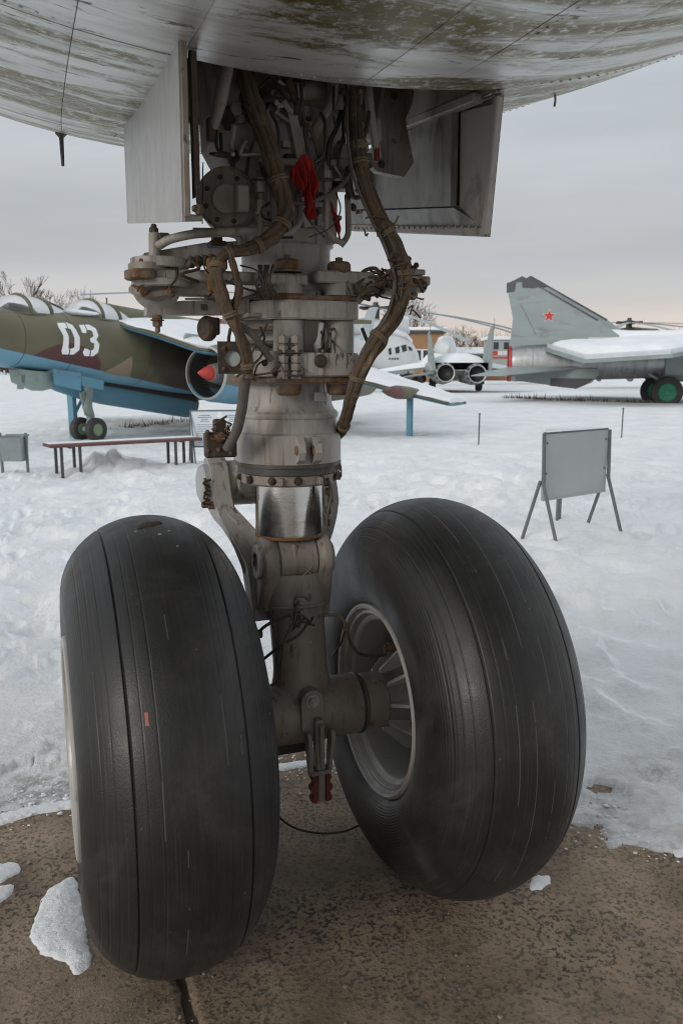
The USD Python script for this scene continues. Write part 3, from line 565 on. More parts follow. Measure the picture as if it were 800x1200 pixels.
# ---------------------------------------------------------------- the aircraft overhead with its nose wheel
B = thing('parked_aircraft', GEAR, math.degrees(TH), 'weathered grey aircraft overhead on a twin-wheel nose landing gear', 'aircraft')
fus = (1.763, 3.264, 1.014, -.073, -.579, 2.01, .021, 1.774, 1.925, .021)
def belly(ph, y, off=0.0):
    a, b, c, xc, yc, zb, yaw, e1, e2, up = fus
    ph, y = np.broadcast_arrays(np.asarray(ph, float), np.asarray(y, float))
    s = np.clip(y / b, 0, 0.99999); k = (1 - s ** e1) ** (1 / e2)
    ax = (a - off) * k; cz = np.where(np.cos(ph) > 0, c, 1.5)
    x = ax * np.sin(ph); z = zb + c - (cz - off) * k * np.cos(ph) + up * s * s
    return np.stack([xc + x * math.cos(yaw) - y * math.sin(yaw), yc + x * math.sin(yaw) + y * math.cos(yaw), z], -1)
def skin(p0, p1, y0, y1, off=0.0, thick=0.0, gap=0.0, jit=0.0):
    a0 = 1.5; gp = gap / a0
    npn, nyn = max(int((p1 - p0) * 1.6 / 0.045), 3), max(int((y1 - y0) / 0.06), 3)
    PH, YY = np.meshgrid(np.linspace(p0 + gp, p1 - gp, npn), np.linspace(y0 + gap, y1 - gap, nyn))
    v = belly(PH, YY, off)
    # slight oil-canning of the sheet
    v[..., 2] += (meshkit.fbm(v * 2.4, 3, 4) - 0.5) * 0.012 + jit
    ny, nx = PH.shape; v = v.reshape(-1, 3); i = np.arange(nx * ny).reshape(ny, nx)
    f = np.concatenate([np.stack([i[:-1, :-1], i[1:, 1:], i[:-1, 1:]], -1).reshape(-1, 3), np.stack([i[:-1, :-1], i[1:, :-1], i[1:, 1:]], -1).reshape(-1, 3)])
    if thick:
        b = np.concatenate([i[0], i[1:, -1], i[-1, -2::-1], i[-2:0:-1, 0]]); k = len(v); up_ = v[b] + V(0, 0, thick); v = np.vstack([v, up_])
        q = np.arange(len(b)); c = (q + 1) % len(b)
        f = np.concatenate([f, np.stack([b[q], b[c], k + c], 1), np.stack([b[q], k + c, k + q], 1)])
    m = trimesh.Trimesh(v, f, process=False)
    return m
BL, BR, BN, BF = -0.14, 0.285, 0.315, 0.875
PHC = [-1.5, -0.95, -0.55, -0.255, BL, 0.075, 0.175, BR, 0.6, 1.0, 1.5]
YC = [-7.0, -3.5, -0.9, BN, BF, 1.41, 2.2, 3.0, 3.26]
liner = []
for i in range(len(PHC) - 1):
    for j in range(len(YC) - 1):
        if BL - 1e-6 <= PHC[i] and PHC[i + 1] <= BR + 1e-6 and YC[j] == BN: continue
        obj('skin_panel', skin(PHC[i], PHC[i + 1], YC[j], YC[j + 1], 0.0, 0.006, 0.0009, rng.uniform(-0.0006, 0.0006)), 'belly_skin', B, smooth=True)
        liner.append(skin(PHC[i], PHC[i + 1], YC[j], YC[j + 1], 0.0, 0, -0.001).apply_translation((0, 0, 0.008)))
obj('inner_skin', liner, 'dark_metal', B, smooth=True)
# upper shell
PH, YY = np.meshgrid(np.linspace(1.5, 2 * np.pi - 1.5, 40), np.array([-7.0, -3, 0, .6, 1.2, 1.8, 2.3, 2.7, 3.0, 3.2, 3.26]))
v = belly(PH, YY).reshape(-1, 3); i = np.arange(len(v)).reshape(PH.shape)
obj('upper_skin', trimesh.Trimesh(v, np.concatenate([np.stack([i[:-1, :-1], i[1:, 1:], i[:-1, 1:]], -1).reshape(-1, 3), np.stack([i[:-1, :-1], i[1:, :-1], i[1:, 1:]], -1).reshape(-1, 3)]), process=False), 'belly_skin', B, smooth=True)
# rivets along the seams near the wheel bay
def rivet(p): return lathe([(0, 0.0016), (0.003, 0.0012), (0.0042, 0.0)], p, (0, 0, -1), 6)
rv = []
for y in (BN - 0.02, BF + 0.02):
    for ph in np.arange(-0.9, 0.9, 0.016):
        if y in (BF + 0.02, 0.895) and BL < ph < BR: continue
        rv.append(rivet(belly(ph, y) + V(0, 0, 0.0005)))
for ph in (0.186, BL - 0.012):
    for y in np.arange(-0.85, 1.4, 0.028):
        if BN < y < BF and BL < ph < BR: continue
        rv.append(rivet(belly(ph, y) + V(0, 0, 0.0005)))
tag(obj('rivets', rv, 'belly_skin', B, smooth=True), kind='stuff')
# small probe and a drain pipe under the nose
pr = Q(72, 164, gy=1.25)
prb = obj('probe', [lathe([(0, 0.05), (0.02, 0.05), (0.02, 0.02), (0.008, 0.008), (0.0055, -0.085), (0, -0.088)], pr, (0, 0, 1), 12)], 'dark_metal', B)
dp = belly(0.477, 0.549); obj('drain_pipe', tube([dp + V(0, 0, .01), dp + V(0.002, 0, -0.01), dp + V(0, 0, -0.026)], 0.003, 6), 'grey_paint', B)

# wheel bay
c4 = [belly(BL, BN), belly(BR, BN), belly(BR, BF), belly(BL, BF)]
BAYTOP = 2.75
def wall4(a, b, z1):
    a, b = np.array(a), np.array(b); n = 6
    t = np.linspace(0, 1, n)[:, None]; lo = a + (b - a) * t + V(0, 0, 0.004); hi = lo.copy(); hi[:, 2] = z1
    v = np.vstack([lo, hi]); i = np.arange(n - 1)
    return trimesh.Trimesh(v, np.concatenate([np.stack([i, i + 1, i + n + 1], 1), np.stack([i, i + n + 1, i + n], 1)]), process=False)
bay = obj('wheel_bay', [wall4(c4[k], c4[(k + 1) % 4], BAYTOP) for k in range(4)] + [trimesh.Trimesh(np.array([[c[0], c[1], BAYTOP] for c in c4]), [[0, 1, 2], [0, 2, 3]], process=False)], 'bay_paint', B, smooth=False)
for gx in (-0.2, -0.05, 0.1, 0.25, 0.38):
    obj('stiffener', beam((gx, 0.285, 2.12), (gx, 0.285, 2.74), 0.03, 0.02, (0, 1, 0)), 'bay_paint', bay)
for z in (2.3, 2.5):
    obj('stiffener', beam((-0.3, 0.28, z), (0.41, 0.28, z), 0.03, 0.025), 'bay_paint', bay)
for side, gx in ((1, -0.3), (-1, 0.39)):
    for z in (2.2, 2.42, 2.62): obj('stiffener', beam((gx, -0.24, z), (gx, 0.27, z), 0.03, 0.03), 'bay_paint', bay)
# edge strip round the near side of the bay
obj('edge_strip', tube([belly(p, BN + 0.004) + V(0, 0.003, 0.012) for p in np.linspace(BL, BR, 9)], 0.008, 6, 2), 'dark_metal', bay)

# bay doors: the left one shows its outer skin, the right one its inside
EX, EZ = V(0, 1, 0), V(0, 0, 1)
ld = [(-0.352, 2.03), (-0.337, 1.712), (0.519, 1.843), (0.508, 2.105)]
door_l = obj('bay_door', prism(ld, (-0.344, 0, 0), EX, EZ, 0.0, 0.006), 'door_aluminium', B, smooth=20)
obj('door_edge', beam((-0.335, -0.343, 1.72), (-0.335, -0.355, 2.035), 0.012, 0.008, (0, 1, 0)), 'brown_grey_paint', door_l)
obj('door_edge', beam((-0.322, -0.33, 1.722), (-0.322, 0.515, 1.852), 0.04, 0.012), 'grey_paint', door_l)
obj('inner_panel', prism([(-0.30, 2.03), (-0.29, 1.76), (0.47, 1.87), (0.46, 2.09)], (-0.338, 0, 0), EX, EZ, 0.0, 0.02), 'door_inside', door_l, smooth=20)
hb = Q(232, 250, gy=-0.345)
for k in range(5):
    obj('torn_seal', box(hb + V(rng.uniform(-.008, .008), 0.0, rng.uniform(-.018, .012)), (0.014, 0.012, 0.012), 0.003, k), 'dark_rust', door_l)
obj('hinge_bracket', prism([(0, 0), (0.012, 0.02), (0.012, 0.3), (0.0, 0.32)], (-0.318, -0.31, 1.76), (0.9, 0.25, 0), EZ, 0, 0.012), 'dark_rust', door_l)
# right door
rd = [(-0.195, 2.066), (-0.152, 1.753), (0.735, 1.898), (0.70, 2.135)]
door_r = obj('bay_door', prism(rd, (0.432, 0, 0), EX, EZ, 0.0, 0.01), 'door_inside', B, smooth=20)
obj('end_wall', prism([(-0.185, 2.045), (-0.145, 1.775), (-0.035, 1.83), (-0.03, 2.07)], (0.419, 0, 0), EX, EZ, 0.0, 0.008), 'door_flange', door_r, smooth=20)
obj('inner_panel', prism([(-0.02, 2.075), (-0.022, 1.845), (0.70, 1.96), (0.68, 2.12)], (0.40, 0, 0), EX, EZ, 0.0, 0.018), 'door_inside', door_r, smooth=20)
lip = hull(np.array([(0.405, -0.03, 1.84), (0.405, 0.70, 1.955), (0.425, -0.15, 1.775), (0.425, 0.73, 1.905), (0.432, -0.15, 1.77), (0.432, 0.73, 1.9), (0.428, -0.03, 1.85), (0.428, 0.7, 1.96)]))
obj('lower_lip', lip, 'door_inside', door_r, smooth=20)
obj('rim_strip', beam((0.424, -0.15, 1.764), (0.424, 0.733, 1.909), 0.016, 0.022), 'door_flange', door_r)
obj('rim_strip', beam((0.424, -0.198, 2.06), (0.424, -0.157, 1.757), 0.016, 0.02, (0, 1, 0)), 'door_flange', door_r)
for g in (0.5,): obj('stiffener', beam((0.392, g, 1.87 + 0.13 * g), (0.392, g - 0.005, 2.07 + 0.04 * g), 0.012, 0.05, (1, 0, 0)), 'door_flange', door_r)
obj('top_rail', beam((0.40, -0.15, 2.068), (0.40, 0.66, 2.15), 0.03, 0.022), 'door_flange', door_r)
rvs = [lathe([(0, 0.003), (0.004, 0.002), (0.005, 0)], V(0.415, t, 1.768 + 0.147 * (t + 0.15) + 0.008), (-1, 0, 0), 6) for t in np.arange(-0.13, 0.73, 0.035)]
obj('rivets', rvs, 'grey_paint', door_r, smooth=True)
gn = [P_(x, y, 0.12) if False else Q(x, y, gy=0.12) for x, y in ((452, 100), (466, 96), (480, 108), (478, 122), (470, 140), (474, 162), (480, 190), (470, 205), (440, 199), (434, 192), (448, 166), (446, 138))]
obj('goose_neck', prism(Polygon([(p[0], p[2]) for p in gn]).buffer(0.006), (0, 0.12, 0), (1, 0, 0), EZ, -0.012, 0.012), 'brown_grey_paint', door_r)
for (x, y) in ((447, 192), (462, 112)): obj('bolt', hexbolt(Q(x, y, gy=0.105), (0, -1, 0), 0.007), 'dark_rust', door_r)

# ---- shock strut, all on the axis x = 0, y = 0.11
SYy = 0.11
AX = V(0, SYy, 0)
def P_(px, py, gy): return Q(px, py, gy=gy)
strut = obj('shock_strut', lathe([(0, 1.186), (0.128, 1.186), (0.137, 1.19), (0.1405, 1.2), (0.1405, 1.262), (0.137, 1.27), (0.1305, 1.274), (0.128, 1.322), (0.125, 1.328), (0.117, 1.345),
                                    (0.1125, 1.40), (0.1125, 1.60), (0.113, 1.735), (0.121, 1.74), (0.121, 1.772), (0.113, 1.778), (0.113, 2.05), (0, 2.05)], AX, EZ, 72), 'grey_paint', B, smooth=25)
obj('seam_ring', lathe([(0.131, 1.31), (0.1335, 1.314), (0.1335, 1.322), (0.128, 1.328)], AX, EZ, 64), 'grey_paint', strut)
obj('retaining_ring', lathe([(0.128, 1.165), (0.134, 1.168), (0.134, 1.186), (0.141, 1.187), (0.141, 1.196), (0.13, 1.198)], AX, EZ, 64), 'dark_metal', strut)
gl = obj('gland_nut', lathe([(0.088, 1.138), (0.123, 1.138), (0.128, 1.143), (0.128, 1.168), (0.12, 1.172), (0.088, 1.172)], AX, EZ, 64, closed=True), 'brown_grey_paint', strut)
for k in range(12):
    t = math.radians(k * 30 - 96); obj('bolt', hexbolt(AX + V(0.127 * math.cos(t), 0.127 * math.sin(t), 1.154), (math.cos(t), math.sin(t), 0), 0.0085), 'dark_rust', gl)
for k in range(8):
    t = math.radians(k * 45 - 115); obj('clamp_lug', box(AX + V(0.131 * math.cos(t), 0.131 * math.sin(t), 1.153), (0.02, 0.012, 0.02), 0.002, t), 'brown_grey_paint', gl)
obj('piston', lathe([(0, 0.99), (0.082, 0.99), (0.0895, 0.997), (0.0905, 1.005), (0.0905, 1.15), (0, 1.15)], AX, EZ, 72), 'chrome', strut, smooth=30)
obj('wiper_ring', lathe([(0.0895, 0.991), (0.0915, 0.9925), (0.0915, 0.9985), (0.0895, 1.0)], AX, EZ, 64), 'orange_rust', strut)
# clevis lugs low on the cylinder
for px in (352, 371):
    c = P_(px, 527, SYy - 0.15); 
    lug = Polygon([(-0.035, -0.036), (0.006, -0.036), (0.022, -0.026), (0.03, -0.006), (0.026, 0.014), (0.008, 0.032), (-0.035, 0.034)])
    obj('clevis_lug', prism(lug, c + V(0, 0.012, 0), (0, -1, 0), EZ, -0.009, 0.009), 'grey_paint', strut)
    obj('lug_bush', cyl(c + V(-0.013, 0, -0.002), c + V(0.013, 0, -0.002), 0.013, n=20), 'rusty_steel', strut)
# steering collar: two pins in front, plates round them
pa, pb = P_(337, 340, -0.035), P_(397, 340, -0.03)
def zrow(py, gy=-0.05): return Q(338, py, gy=gy)[2]
def plate(r, z0, z1, name, m='stained_paint', extra=None, back=0.165):
    g = shapely.union_all([Point(pa[0], pa[1]).buffer(r, 24), Point(pb[0], pb[1]).buffer(r, 24), LineString([(pa[0], pa[1]), (pb[0], pb[1])]).buffer(r - 0.008), Point(0, SYy).buffer(back, 40)] + ([extra] if extra is not None else []))
    g = shapely.union_all([g, g.convex_hull.intersection(shapely.box(-0.2, -0.08, 0.2, 0.16))])
    top = prism(g.buffer(-0.003), (0, 0, 0), (1, 0, 0), (0, 1, 0), z0, z1)
    mid = prism(g, (0, 0, 0), (1, 0, 0), (0, 1, 0), z0 + 0.003, z1 - 0.003)
    return obj(name, [top, mid], m, collar, smooth=25)
z_a, z_b = zrow(374), zrow(352)
collar = obj('steering_collar', lathe([(0.113, 1.41), (0.13, 1.41), (0.134, 1.415), (0.134, 1.62), (0.13, 1.626), (0.113, 1.626)], AX, EZ, 64), 'stained_paint', B)
plate(0.048, z_a, z_b, 'collar_plate')
plate(0.045, z_b + 0.0005, zrow(346), 'packing_plate', 'rusty_steel', back=0.15)
plate(0.046, zrow(449), zrow(441), 'lower_plate', 'rusty_steel', back=0.155)
for c, w in ((pa, 0.036), (pb, 0.04)):
    ax = V(c[0], c[1], 0)
    obj('steering_pin', cyl(ax + V(0, 0, zrow(450)), ax + V(0, 0, z_a), 0.037, n=32), 'stained_paint', collar)
    obj('pin_sleeve', lathe([(0.033, 0.01), (0.0385, 0.012), (0.036, 0.018), (0.0325, zrow(322) - z_b), (0.02, zrow(322) - z_b)], ax + V(0, 0, z_b - 0.003), EZ, 32), 'stained_paint', collar)
    obj('rust_band', lathe([(0.038, 0.0), (0.0405, 0.002), (0.0405, 0.008), (0.037, 0.013), (0.034, 0.013)], ax + V(0, 0, z_b + 0.003), EZ, 32), 'orange_rust', collar)
    obj('pin_nut', lathe([(0, 0.012), (0.036, 0.012), (0.037, 0.016), (0.030, 0.019), (0.029, 0.036), (0.024, 0.042), (0.009, 0.043), (0.009, 0.052), (0, 0.054)], ax + V(0, 0, zrow(318) - 0.012), EZ, 12), 'rusty_steel', collar)
    obj('lower_nut', lathe([(0, -0.035), (0.024, -0.034), (0.03, -0.028), (0.032, -0.006), (0.036, 0.0), (0, 0.0)], ax + V(0, 0, zrow(449) + 0.004), EZ, 16), 'rusty_steel', collar)
obj('gap_block', box(((pa[0] + pb[0]) / 2, 0.0, (zrow(376) + zrow(412)) / 2), (0.05, 0.05, 0.085), 0.004), 'bay_paint', collar)
# the cast block with the big round plug
blk = [(P_(346, 441, -0.085)), (P_(421, 441, -0.075))]
zb0, zb1 = zrow(441, -0.085), zrow(413, -0.085)
front = Polygon([(blk[0][0], -0.08), (blk[0][0] + 0.012, -0.092), (blk[1][0] - 0.02, -0.088), (blk[1][0], -0.07), (blk[1][0] + 0.004, 0.1), (blk[0][0] - 0.01, 0.1)])
block = obj('cast_block', [prism(front, (0, 0, 0), (1, 0, 0), (0, 1, 0), zb0 + 0.003, zb1 - 0.003), prism(front.buffer(-0.003), (0, 0, 0), (1, 0, 0), (0, 1, 0), zb0, zb1)], 'stained_paint', collar, smooth=20)
pc = P_(375, 423, -0.089); obj('round_plug', lathe([(0, 0.011), (0.011, 0.011), (0.0125, 0.008), (0.0145, 0.007), (0.016, 0.004), (0.016, 0), (0, 0)], pc, (0, -1, 0), 28), 'dark_rust', block)
lb = [P_(290, 441, -0.03), P_(347, 441, -0.07)]
sideb = Polygon([(lb[0][0], -0.02), (lb[1][0] - 0.03, -0.075), (lb[1][0], -0.08), (lb[1][0], 0.1), (lb[0][0], 0.1)])
obj('side_block', prism(sideb, (0, 0, 0), (1, 0, 0), (0, 1, 0), zb0, zb1 + 0.004), 'stained_paint', collar, smooth=20)
for px, py in ((310, 425), (322, 437), (352, 417)): obj('bolt', hexbolt(P_(px, py, -0.075), (0, -1, 0), 0.006), 'dark_rust', collar)
# two valve stems
for px in (331, 346):
    vs = obj('valve_stem', tube([P_(px, 444, -0.09), P_(px, 392, -0.09)], 0.007, 12), 'brown_grey_paint', collar)
    for py in (440, 430, 421, 409, 398): obj('union_nut', lathe([(0, -0.008), (0.0125, -0.008), (0.0135, -0.006), (0.0135, 0.006), (0.0125, 0.008), (0, 0.008)], P_(px, py, -0.09), EZ, 6), 'brown_grey_paint', vs)
obj('valve_strap', box(P_(339, 412, -0.097), (0.06, 0.008, 0.01), 0.002), 'dark_rust', collar)
for (y0, y1) in ((366, 372), (380, 388), (398, 404)):
    obj('back_fin', box((P_(307, 370, 0.0)[0], 0.02, zrow((y0 + y1) / 2)), (0.09, 0.1, 0.01), 0.002), 'brown_grey_paint', collar)
obj('tie_wire', tube([P_(285, 432, -0.05), P_(300, 446, -0.10), P_(318, 449, -0.11), P_(330, 443, -0.10)], 0.0022, 6), 'grey_hose', collar)
# left arm: stacked levers with a roller
def bar(x0, x1, y0, y1, gy, dep, name, m='stained_paint', parent=None, rnd=0.004):
    p, q = P_(x0, (y0 + y1) / 2, gy), P_(x1, (y0 + y1) / 2, gy); h = abs(P_(x0, y0, gy)[2] - P_(x0, y1, gy)[2])
    return obj(name, box(((p[0] + q[0]) / 2, gy + dep / 2, (p[2] + q[2]) / 2), (abs(q[0] - p[0]), dep, h), rnd), m, parent or collar)
arm_l = bar(174, 361, 317, 331, -0.065, 0.055, 'steering_arm')
def lev(pts, gy, dep, name, m, parent): return obj(name, prism([(Q(x, y, gy=gy)[0], Q(x, y, gy=gy)[2]) for x, y in pts], (0, gy, 0), (1, 0, 0), EZ, -dep, 0.0), m, parent)
lev([(169, 296), (240, 284), (300, 281), (300, 297), (240, 300), (169, 308)], 0.06, 0.05, 'upper_lever', 'stained_paint', arm_l)
lev([(172, 356), (215, 352), (292, 350), (292, 368), (172, 369)], 0.0, 0.05, 'lower_lever', 'stained_paint', arm_l)
obj('shadow_plate', prism([(P_(x, 345, 0)[0], y) for x, y in ((205, -0.03), (262, -0.03), (262, 0.06), (205, 0.05))], (0, 0, zrow(340)), (1, 0, 0), (0, 1, 0), -0.014, 0.014), 'bay_paint', arm_l)
rc = P_(185, 340, -0.02)
def ecc(cx, rx, ry, y0, y1, name, m, gyc=-0.02):
    c = P_(cx, (y0 + y1) / 2, gyc); h = abs(P_(cx, y0, gyc)[2] - P_(cx, y1, gyc)[2]); a_ = np.linspace(0, 2 * np.pi, 40, endpoint=False)
    g = Polygon(np.c_[c[0] + rx * np.cos(a_), c[1] + ry * np.sin(a_)])
    return obj(name, [prism(g, (0, 0, c[2] - h / 2 + .002), (1, 0, 0), (0, 1, 0), 0, h - .004), prism(g.buffer(-0.003), (0, 0, c[2] - h / 2), (1, 0, 0), (0, 1, 0), 0, h)], m, arm_l, smooth=25)
ecc(187, 0.065, 0.06, 303, 315, 'arm_eye', 'stained_paint'); ecc(173, 0.043, 0.05, 309, 318, 'arm_washer', 'brown_grey_paint', -0.03)
ecc(190, 0.068, 0.06, 328, 337, 'arm_eye', 'stained_paint'); ecc(165, 0.036, 0.04, 317, 328, 'pin_head', 'rusty_steel', -0.05)
for px in (166, 198): obj('arm_bolt', hexbolt(P_(px, 307, -0.06), EZ, 0.006), 'dark_rust', arm_l)
rl = lathe([(0, -0.02), (0.03, -0.02), (0.034, -0.016), (0.048, -0.016), (0.056, -0.012), (0.056, 0.012), (0.048, 0.016), (0.034, 0.016), (0.03, 0.02), (0, 0.02)], P_(183, 334, 0.0), (0.12, 1, 0.35), 40)
obj('roller', rl, 'rim_metal', arm_l)
for px in (168, 199): obj('roller_bolt', hexbolt(P_(px, 341, -0.055), (0, -1, -0.2), 0.011), 'rusty_steel', arm_l)
obj('roller_yoke', tube([P_(155, 338, -0.03), P_(165, 344, -0.05), P_(185, 346, -0.055), P_(205, 340, -0.05)], 0.011, 8), 'brown_grey_paint', arm_l)
bs = P_(184, 369, 0.0); obj('hanging_stud', [cyl(bs, bs + V(0, 0, -0.012), 0.012, n=12), hexbolt(bs + V(0, 0, -0.01), (0, 0, -1), 0.012, 0.014), cyl(bs, bs + V(0, 0, -0.04), 0.006, n=10)], 'rusty_steel', arm_l)
obj('arm_link', [cyl(P_(247, 372, 0.03), P_(247, 392, 0.03), 0.022, n=24), lathe([(0, -0.012), (0.026, -0.012), (0.03, -0.006), (0.03, 0.006), (0.026, 0.012), (0, 0.012)], P_(243, 385, 0.03), (-0.9, -0.4, 0), 24)], 'dark_rust', arm_l)
obj('arm_link', cyl(P_(251, 340, 0.02), P_(251, 356, 0.02), 0.024, n=24), 'brown_grey_paint', arm_l)
obj('dark_plug', box(P_(239, 360, -0.052), (0.017, 0.006, 0.014), 0.002), 'dark_rust', arm_l)
ctl = obj('control_rod', tube([P_(205, 318, -0.055), P_(222, 309, -0.05), P_(240, 305, -0.045), P_(262, 303, -0.04)], 0.0085, 10), 'brown_grey_paint', arm_l)
for px in (224, 232, 240, 248): obj('collar_nut', lathe([(0, -0.006), (0.012, -0.006), (0.013, -0.004), (0.013, 0.004), (0.012, 0.006), (0, 0.006)], P_(px, 307 - (px - 224) * 0.12, -0.048), (1, 0.2, 0.1), 8), 'dark_rust', ctl)
obj('rust_clamp', box(P_(247, 322, -0.07), (0.018, 0.02, 0.075), 0.004), 'orange_rust', arm_l)
obj('rust_clamp', box(P_(260, 306, -0.07), (0.022, 0.02, 0.04), 0.004), 'orange_rust', arm_l)
# reservoir post and pipe at the left
post = obj('filler_post', cyl(P_(181, 301, 0.05), P_(181, 272, 0.05), 0.0135, n=20), 'stained_paint', B)
obj('filler_cap', [cyl(P_(180, 273, 0.05), P_(180, 266, 0.05), 0.011, n=10), cyl(P_(180, 268, 0.05), P_(180, 262, 0.05), 0.007, n=10)], 'dark_rust', post)
obj('elbow_block', box(P_(192, 277, 0.045), (0.025, 0.02, 0.016), 0.003), 'dark_rust', post)
obj('feed_pipe', tube([P_(185, 288, 0.02), P_(200, 280, 0.0), P_(228, 274, -0.02), P_(262, 272, -0.03), P_(300, 270, -0.04), P_(318, 268, -0.03)], 0.0105, 12), 'stained_paint', B)
obj('feed_pipe', tube([P_(226, 271, 0.02), P_(258, 272, 0.01), P_(278, 276, -0.01), P_(284, 288, -0.03), P_(292, 296, -0.04)], 0.009, 12), 'stained_paint', B)
obj('pipe_bracket', [box(P_(254, 279, 0.02), (0.022, 0.03, 0.03), 0.004), box(P_(254, 286, 0.02), (0.04, 0.04, 0.012), 0.003)], 'dark_rust', B)
# right arm
arm_r = bar(372, 440, 317, 332, -0.065, 0.055, 'steering_arm')
bar(412, 480, 322, 337, -0.02, 0.05, 'arm_beam', 'stained_paint', arm_r)
bar(412, 490, 332, 346, 0.0, 0.05, 'arm_beam', 'bay_paint', arm_r)
bar(484, 505, 323, 334, 0.0, 0.05, 'arm_block', 'stained_paint', arm_r); bar(484, 499, 315, 322, 0.0, 0.05, 'arm_block', 'brown_grey_paint', arm_r)
bar(478, 499, 335, 342, 0.0, 0.05, 'arm_block', 'brown_grey_paint', arm_r); bar(474, 489, 341, 350, 0.0, 0.05, 'arm_block', 'dark_rust', arm_r)
obj('pin_head', hexbolt(P_(484, 346, 0.0), (0, -1, -0.3), 0.009), 'rusty_steel', arm_r)
for k in range(16):                                   # frayed wrapping where the big hose crosses the arm
    p = P_(rng.uniform(438, 486), rng.uniform(312, 344), -0.07)
    q = p + V(rng.uniform(-.05, .05), rng.uniform(-.02, .02), rng.uniform(-.03, .03)); r_ = q + V(rng.uniform(-.03, .03), rng.uniform(-.01, .02), rng.uniform(-.03, .03))
    obj('frayed_wrap', tube([p, (p + q) / 2 + V(0, -0.015, 0.008), q, r_], rng.uniform(.003, .007), 6, 5, 0.4, k), rng.choice(['canvas_hose', 'dark_rust', 'canvas_hose']), arm_r)
obj('stop_arm', lev([(420, 345), (432, 345), (422, 356), (414, 356)], -0.03, 0.05, 'stop_block', 'bay_paint', arm_r) and beam(P_(424, 384, 0.0), P_(434, 410, 0.0), 0.008, 0.008), 'black_cable', arm_r)
# small square flange plates
fl = obj('square_flange', prism(Polygon([(-.034, -.036), (.034, -.036), (.034, .04), (-.034, .04)]).difference(Point(0, 0).buffer(.019)), P_(272, 420, -0.03), (1, -.1, 0), EZ, -0.006, 0.006), 'dark_rust', B)
obj('flange_face', cyl(P_(272, 420, -0.028), P_(272, 420, -0.01), 0.022, n=28), 'panel_grey', fl)
for dx in (-10, 10):
    for dy in (-12, 12): obj('bolt', hexbolt(P_(272 + dx, 420 + dy, -0.036), (0, -1, 0), 0.004), 'rusty_steel', fl)
obj('flange_stem', tube([P_(268, 404, -0.03), P_(268, 396, -0.02), P_(270, 385, -0.01)], 0.004, 6), 'dark_rust', fl)
jb = obj('junction_box', box(P_(258, 521, 0.02), (0.078, 0.03, 0.062), 0.004), 'dark_rust', B)
obj('terminal_block', box(P_(257, 500, 0.02), (0.03, 0.025, 0.038), 0.004), 'dark_rust', jb)
for k in range(9):
    p = P_(rng.uniform(250, 272), rng.uniform(492, 520), -0.005); obj('loose_wire', tube([p, p + V(rng.uniform(-.015, .02), -0.012, rng.uniform(-.012, .012)), p + V(rng.uniform(-.02, .03), 0.0, rng.uniform(-.02, .015))], 0.0026, 5), rng.choice(['dark_rust', 'canvas_hose', 'rusty_steel']), jb)
for px, py in ((243, 506), (243, 528), (270, 530), (256, 527)): obj('bolt', hexbolt(P_(px, py, 0.004), (0, -1, 0), 0.004), 'rusty_steel', jb)
obj('terminal_knob', lathe([(0, -.012), (0.012, -.012), (0.014, -.006), (0.014, 0.006), (0.01, 0.012), (0, 0.012)], P_(258, 512, -0.0), (0, -1, 0.2), 16), 'rusty_steel', jb)

# ---- upper casting, drum and bay plumbing
cast = obj('upper_casting', prism([(Q(x, y, gy=0.02)[0], Q(x, y, gy=0.02)[2]) for x, y in ((300, 285), (292, 262), (296, 235), (276, 205), (252, 160), (246, 60), (405, 60), (404, 150), (396, 205), (394, 285))], (0, 0.02, 0), (1, 0, 0), EZ, -0.16, 0.0, 0), 'bay_paint', B, smooth=20)
obj('web', prism([(Q(x, y, gy=0.0)[0], Q(x, y, gy=0.0)[2]) for x, y in ((300, 262), (284, 240), (292, 180), (322, 100), (330, 100), (312, 190), (310, 262))], (0, 0.0, 0), (1, 0, 0), EZ, -0.02, 0.02), 'brown_grey_paint', cast)
obj('cross_tube', cyl(P_(346, 106, -0.02), P_(392, 106, 0.02), 0.022, n=24), 'brown_grey_paint', cast)
obj('lever', tube([P_(391, 98, -0.03), P_(388, 120, -0.03), P_(376, 142, -0.03), P_(366, 160, -0.01)], [0.016, 0.015, 0.012, 0.02], 10), 'brown_grey_paint', cast)
for (x, y) in ((361, 140), (300, 220), (312, 250), (370, 250), (352, 240)): obj('bolt', hexbolt(P_(x, y, -0.0), (0, -1, 0), 0.006), 'dark_rust', cast)
obj('strut_ring', lathe([(0.113, 0), (0.118, 0.002), (0.118, 0.012), (0.113, 0.014)], AX + V(0, 0, Q(338, 262, gy=0)[2]), EZ, 48), 'grey_paint', cast)
obj('diagonal_rod', tube([P_(322, 130, -0.03), P_(352, 152, -0.02)], 0.005, 8), 'brown_grey_paint', cast)
dax = unit(V(-0.35, -0.9, 0.05)); dc = P_(266, 233, 0.0)
drum = obj('actuator_drum', lathe([(0, 0), (0.062, 0), (0.069, 0.006), (0.071, 0.012), (0.071, -0.07), (0.06, -0.08), (0, -0.08)], dc, dax, 48), 'brown_grey_paint', B)
obj('drum_cover', lathe([(0, 0.012), (0.03, 0.012), (0.034, 0.008), (0.034, -.002), (0, -.002)], dc, dax, 32), 'bay_paint', drum)
du, dv, _ = frame(dax)
for k in range(8):
    t = k * math.pi / 4 + .3; obj('bolt', hexbolt(dc + 0.052 * (math.cos(t) * du + math.sin(t) * dv), dax, 0.0045), 'dark_rust', drum)
obj('drum_bracket', box(P_(283, 233, -0.06), (0.03, 0.03, 0.06), 0.004), 'brown_grey_paint', drum)
obj('drum_chain', tube([P_(272, 197, 0.0), P_(273, 189, 0.0), P_(278, 184, 0.0), P_(276, 176, 0.01)], 0.005, 6, 6, 0.6, 3), 'dark_rust', drum)
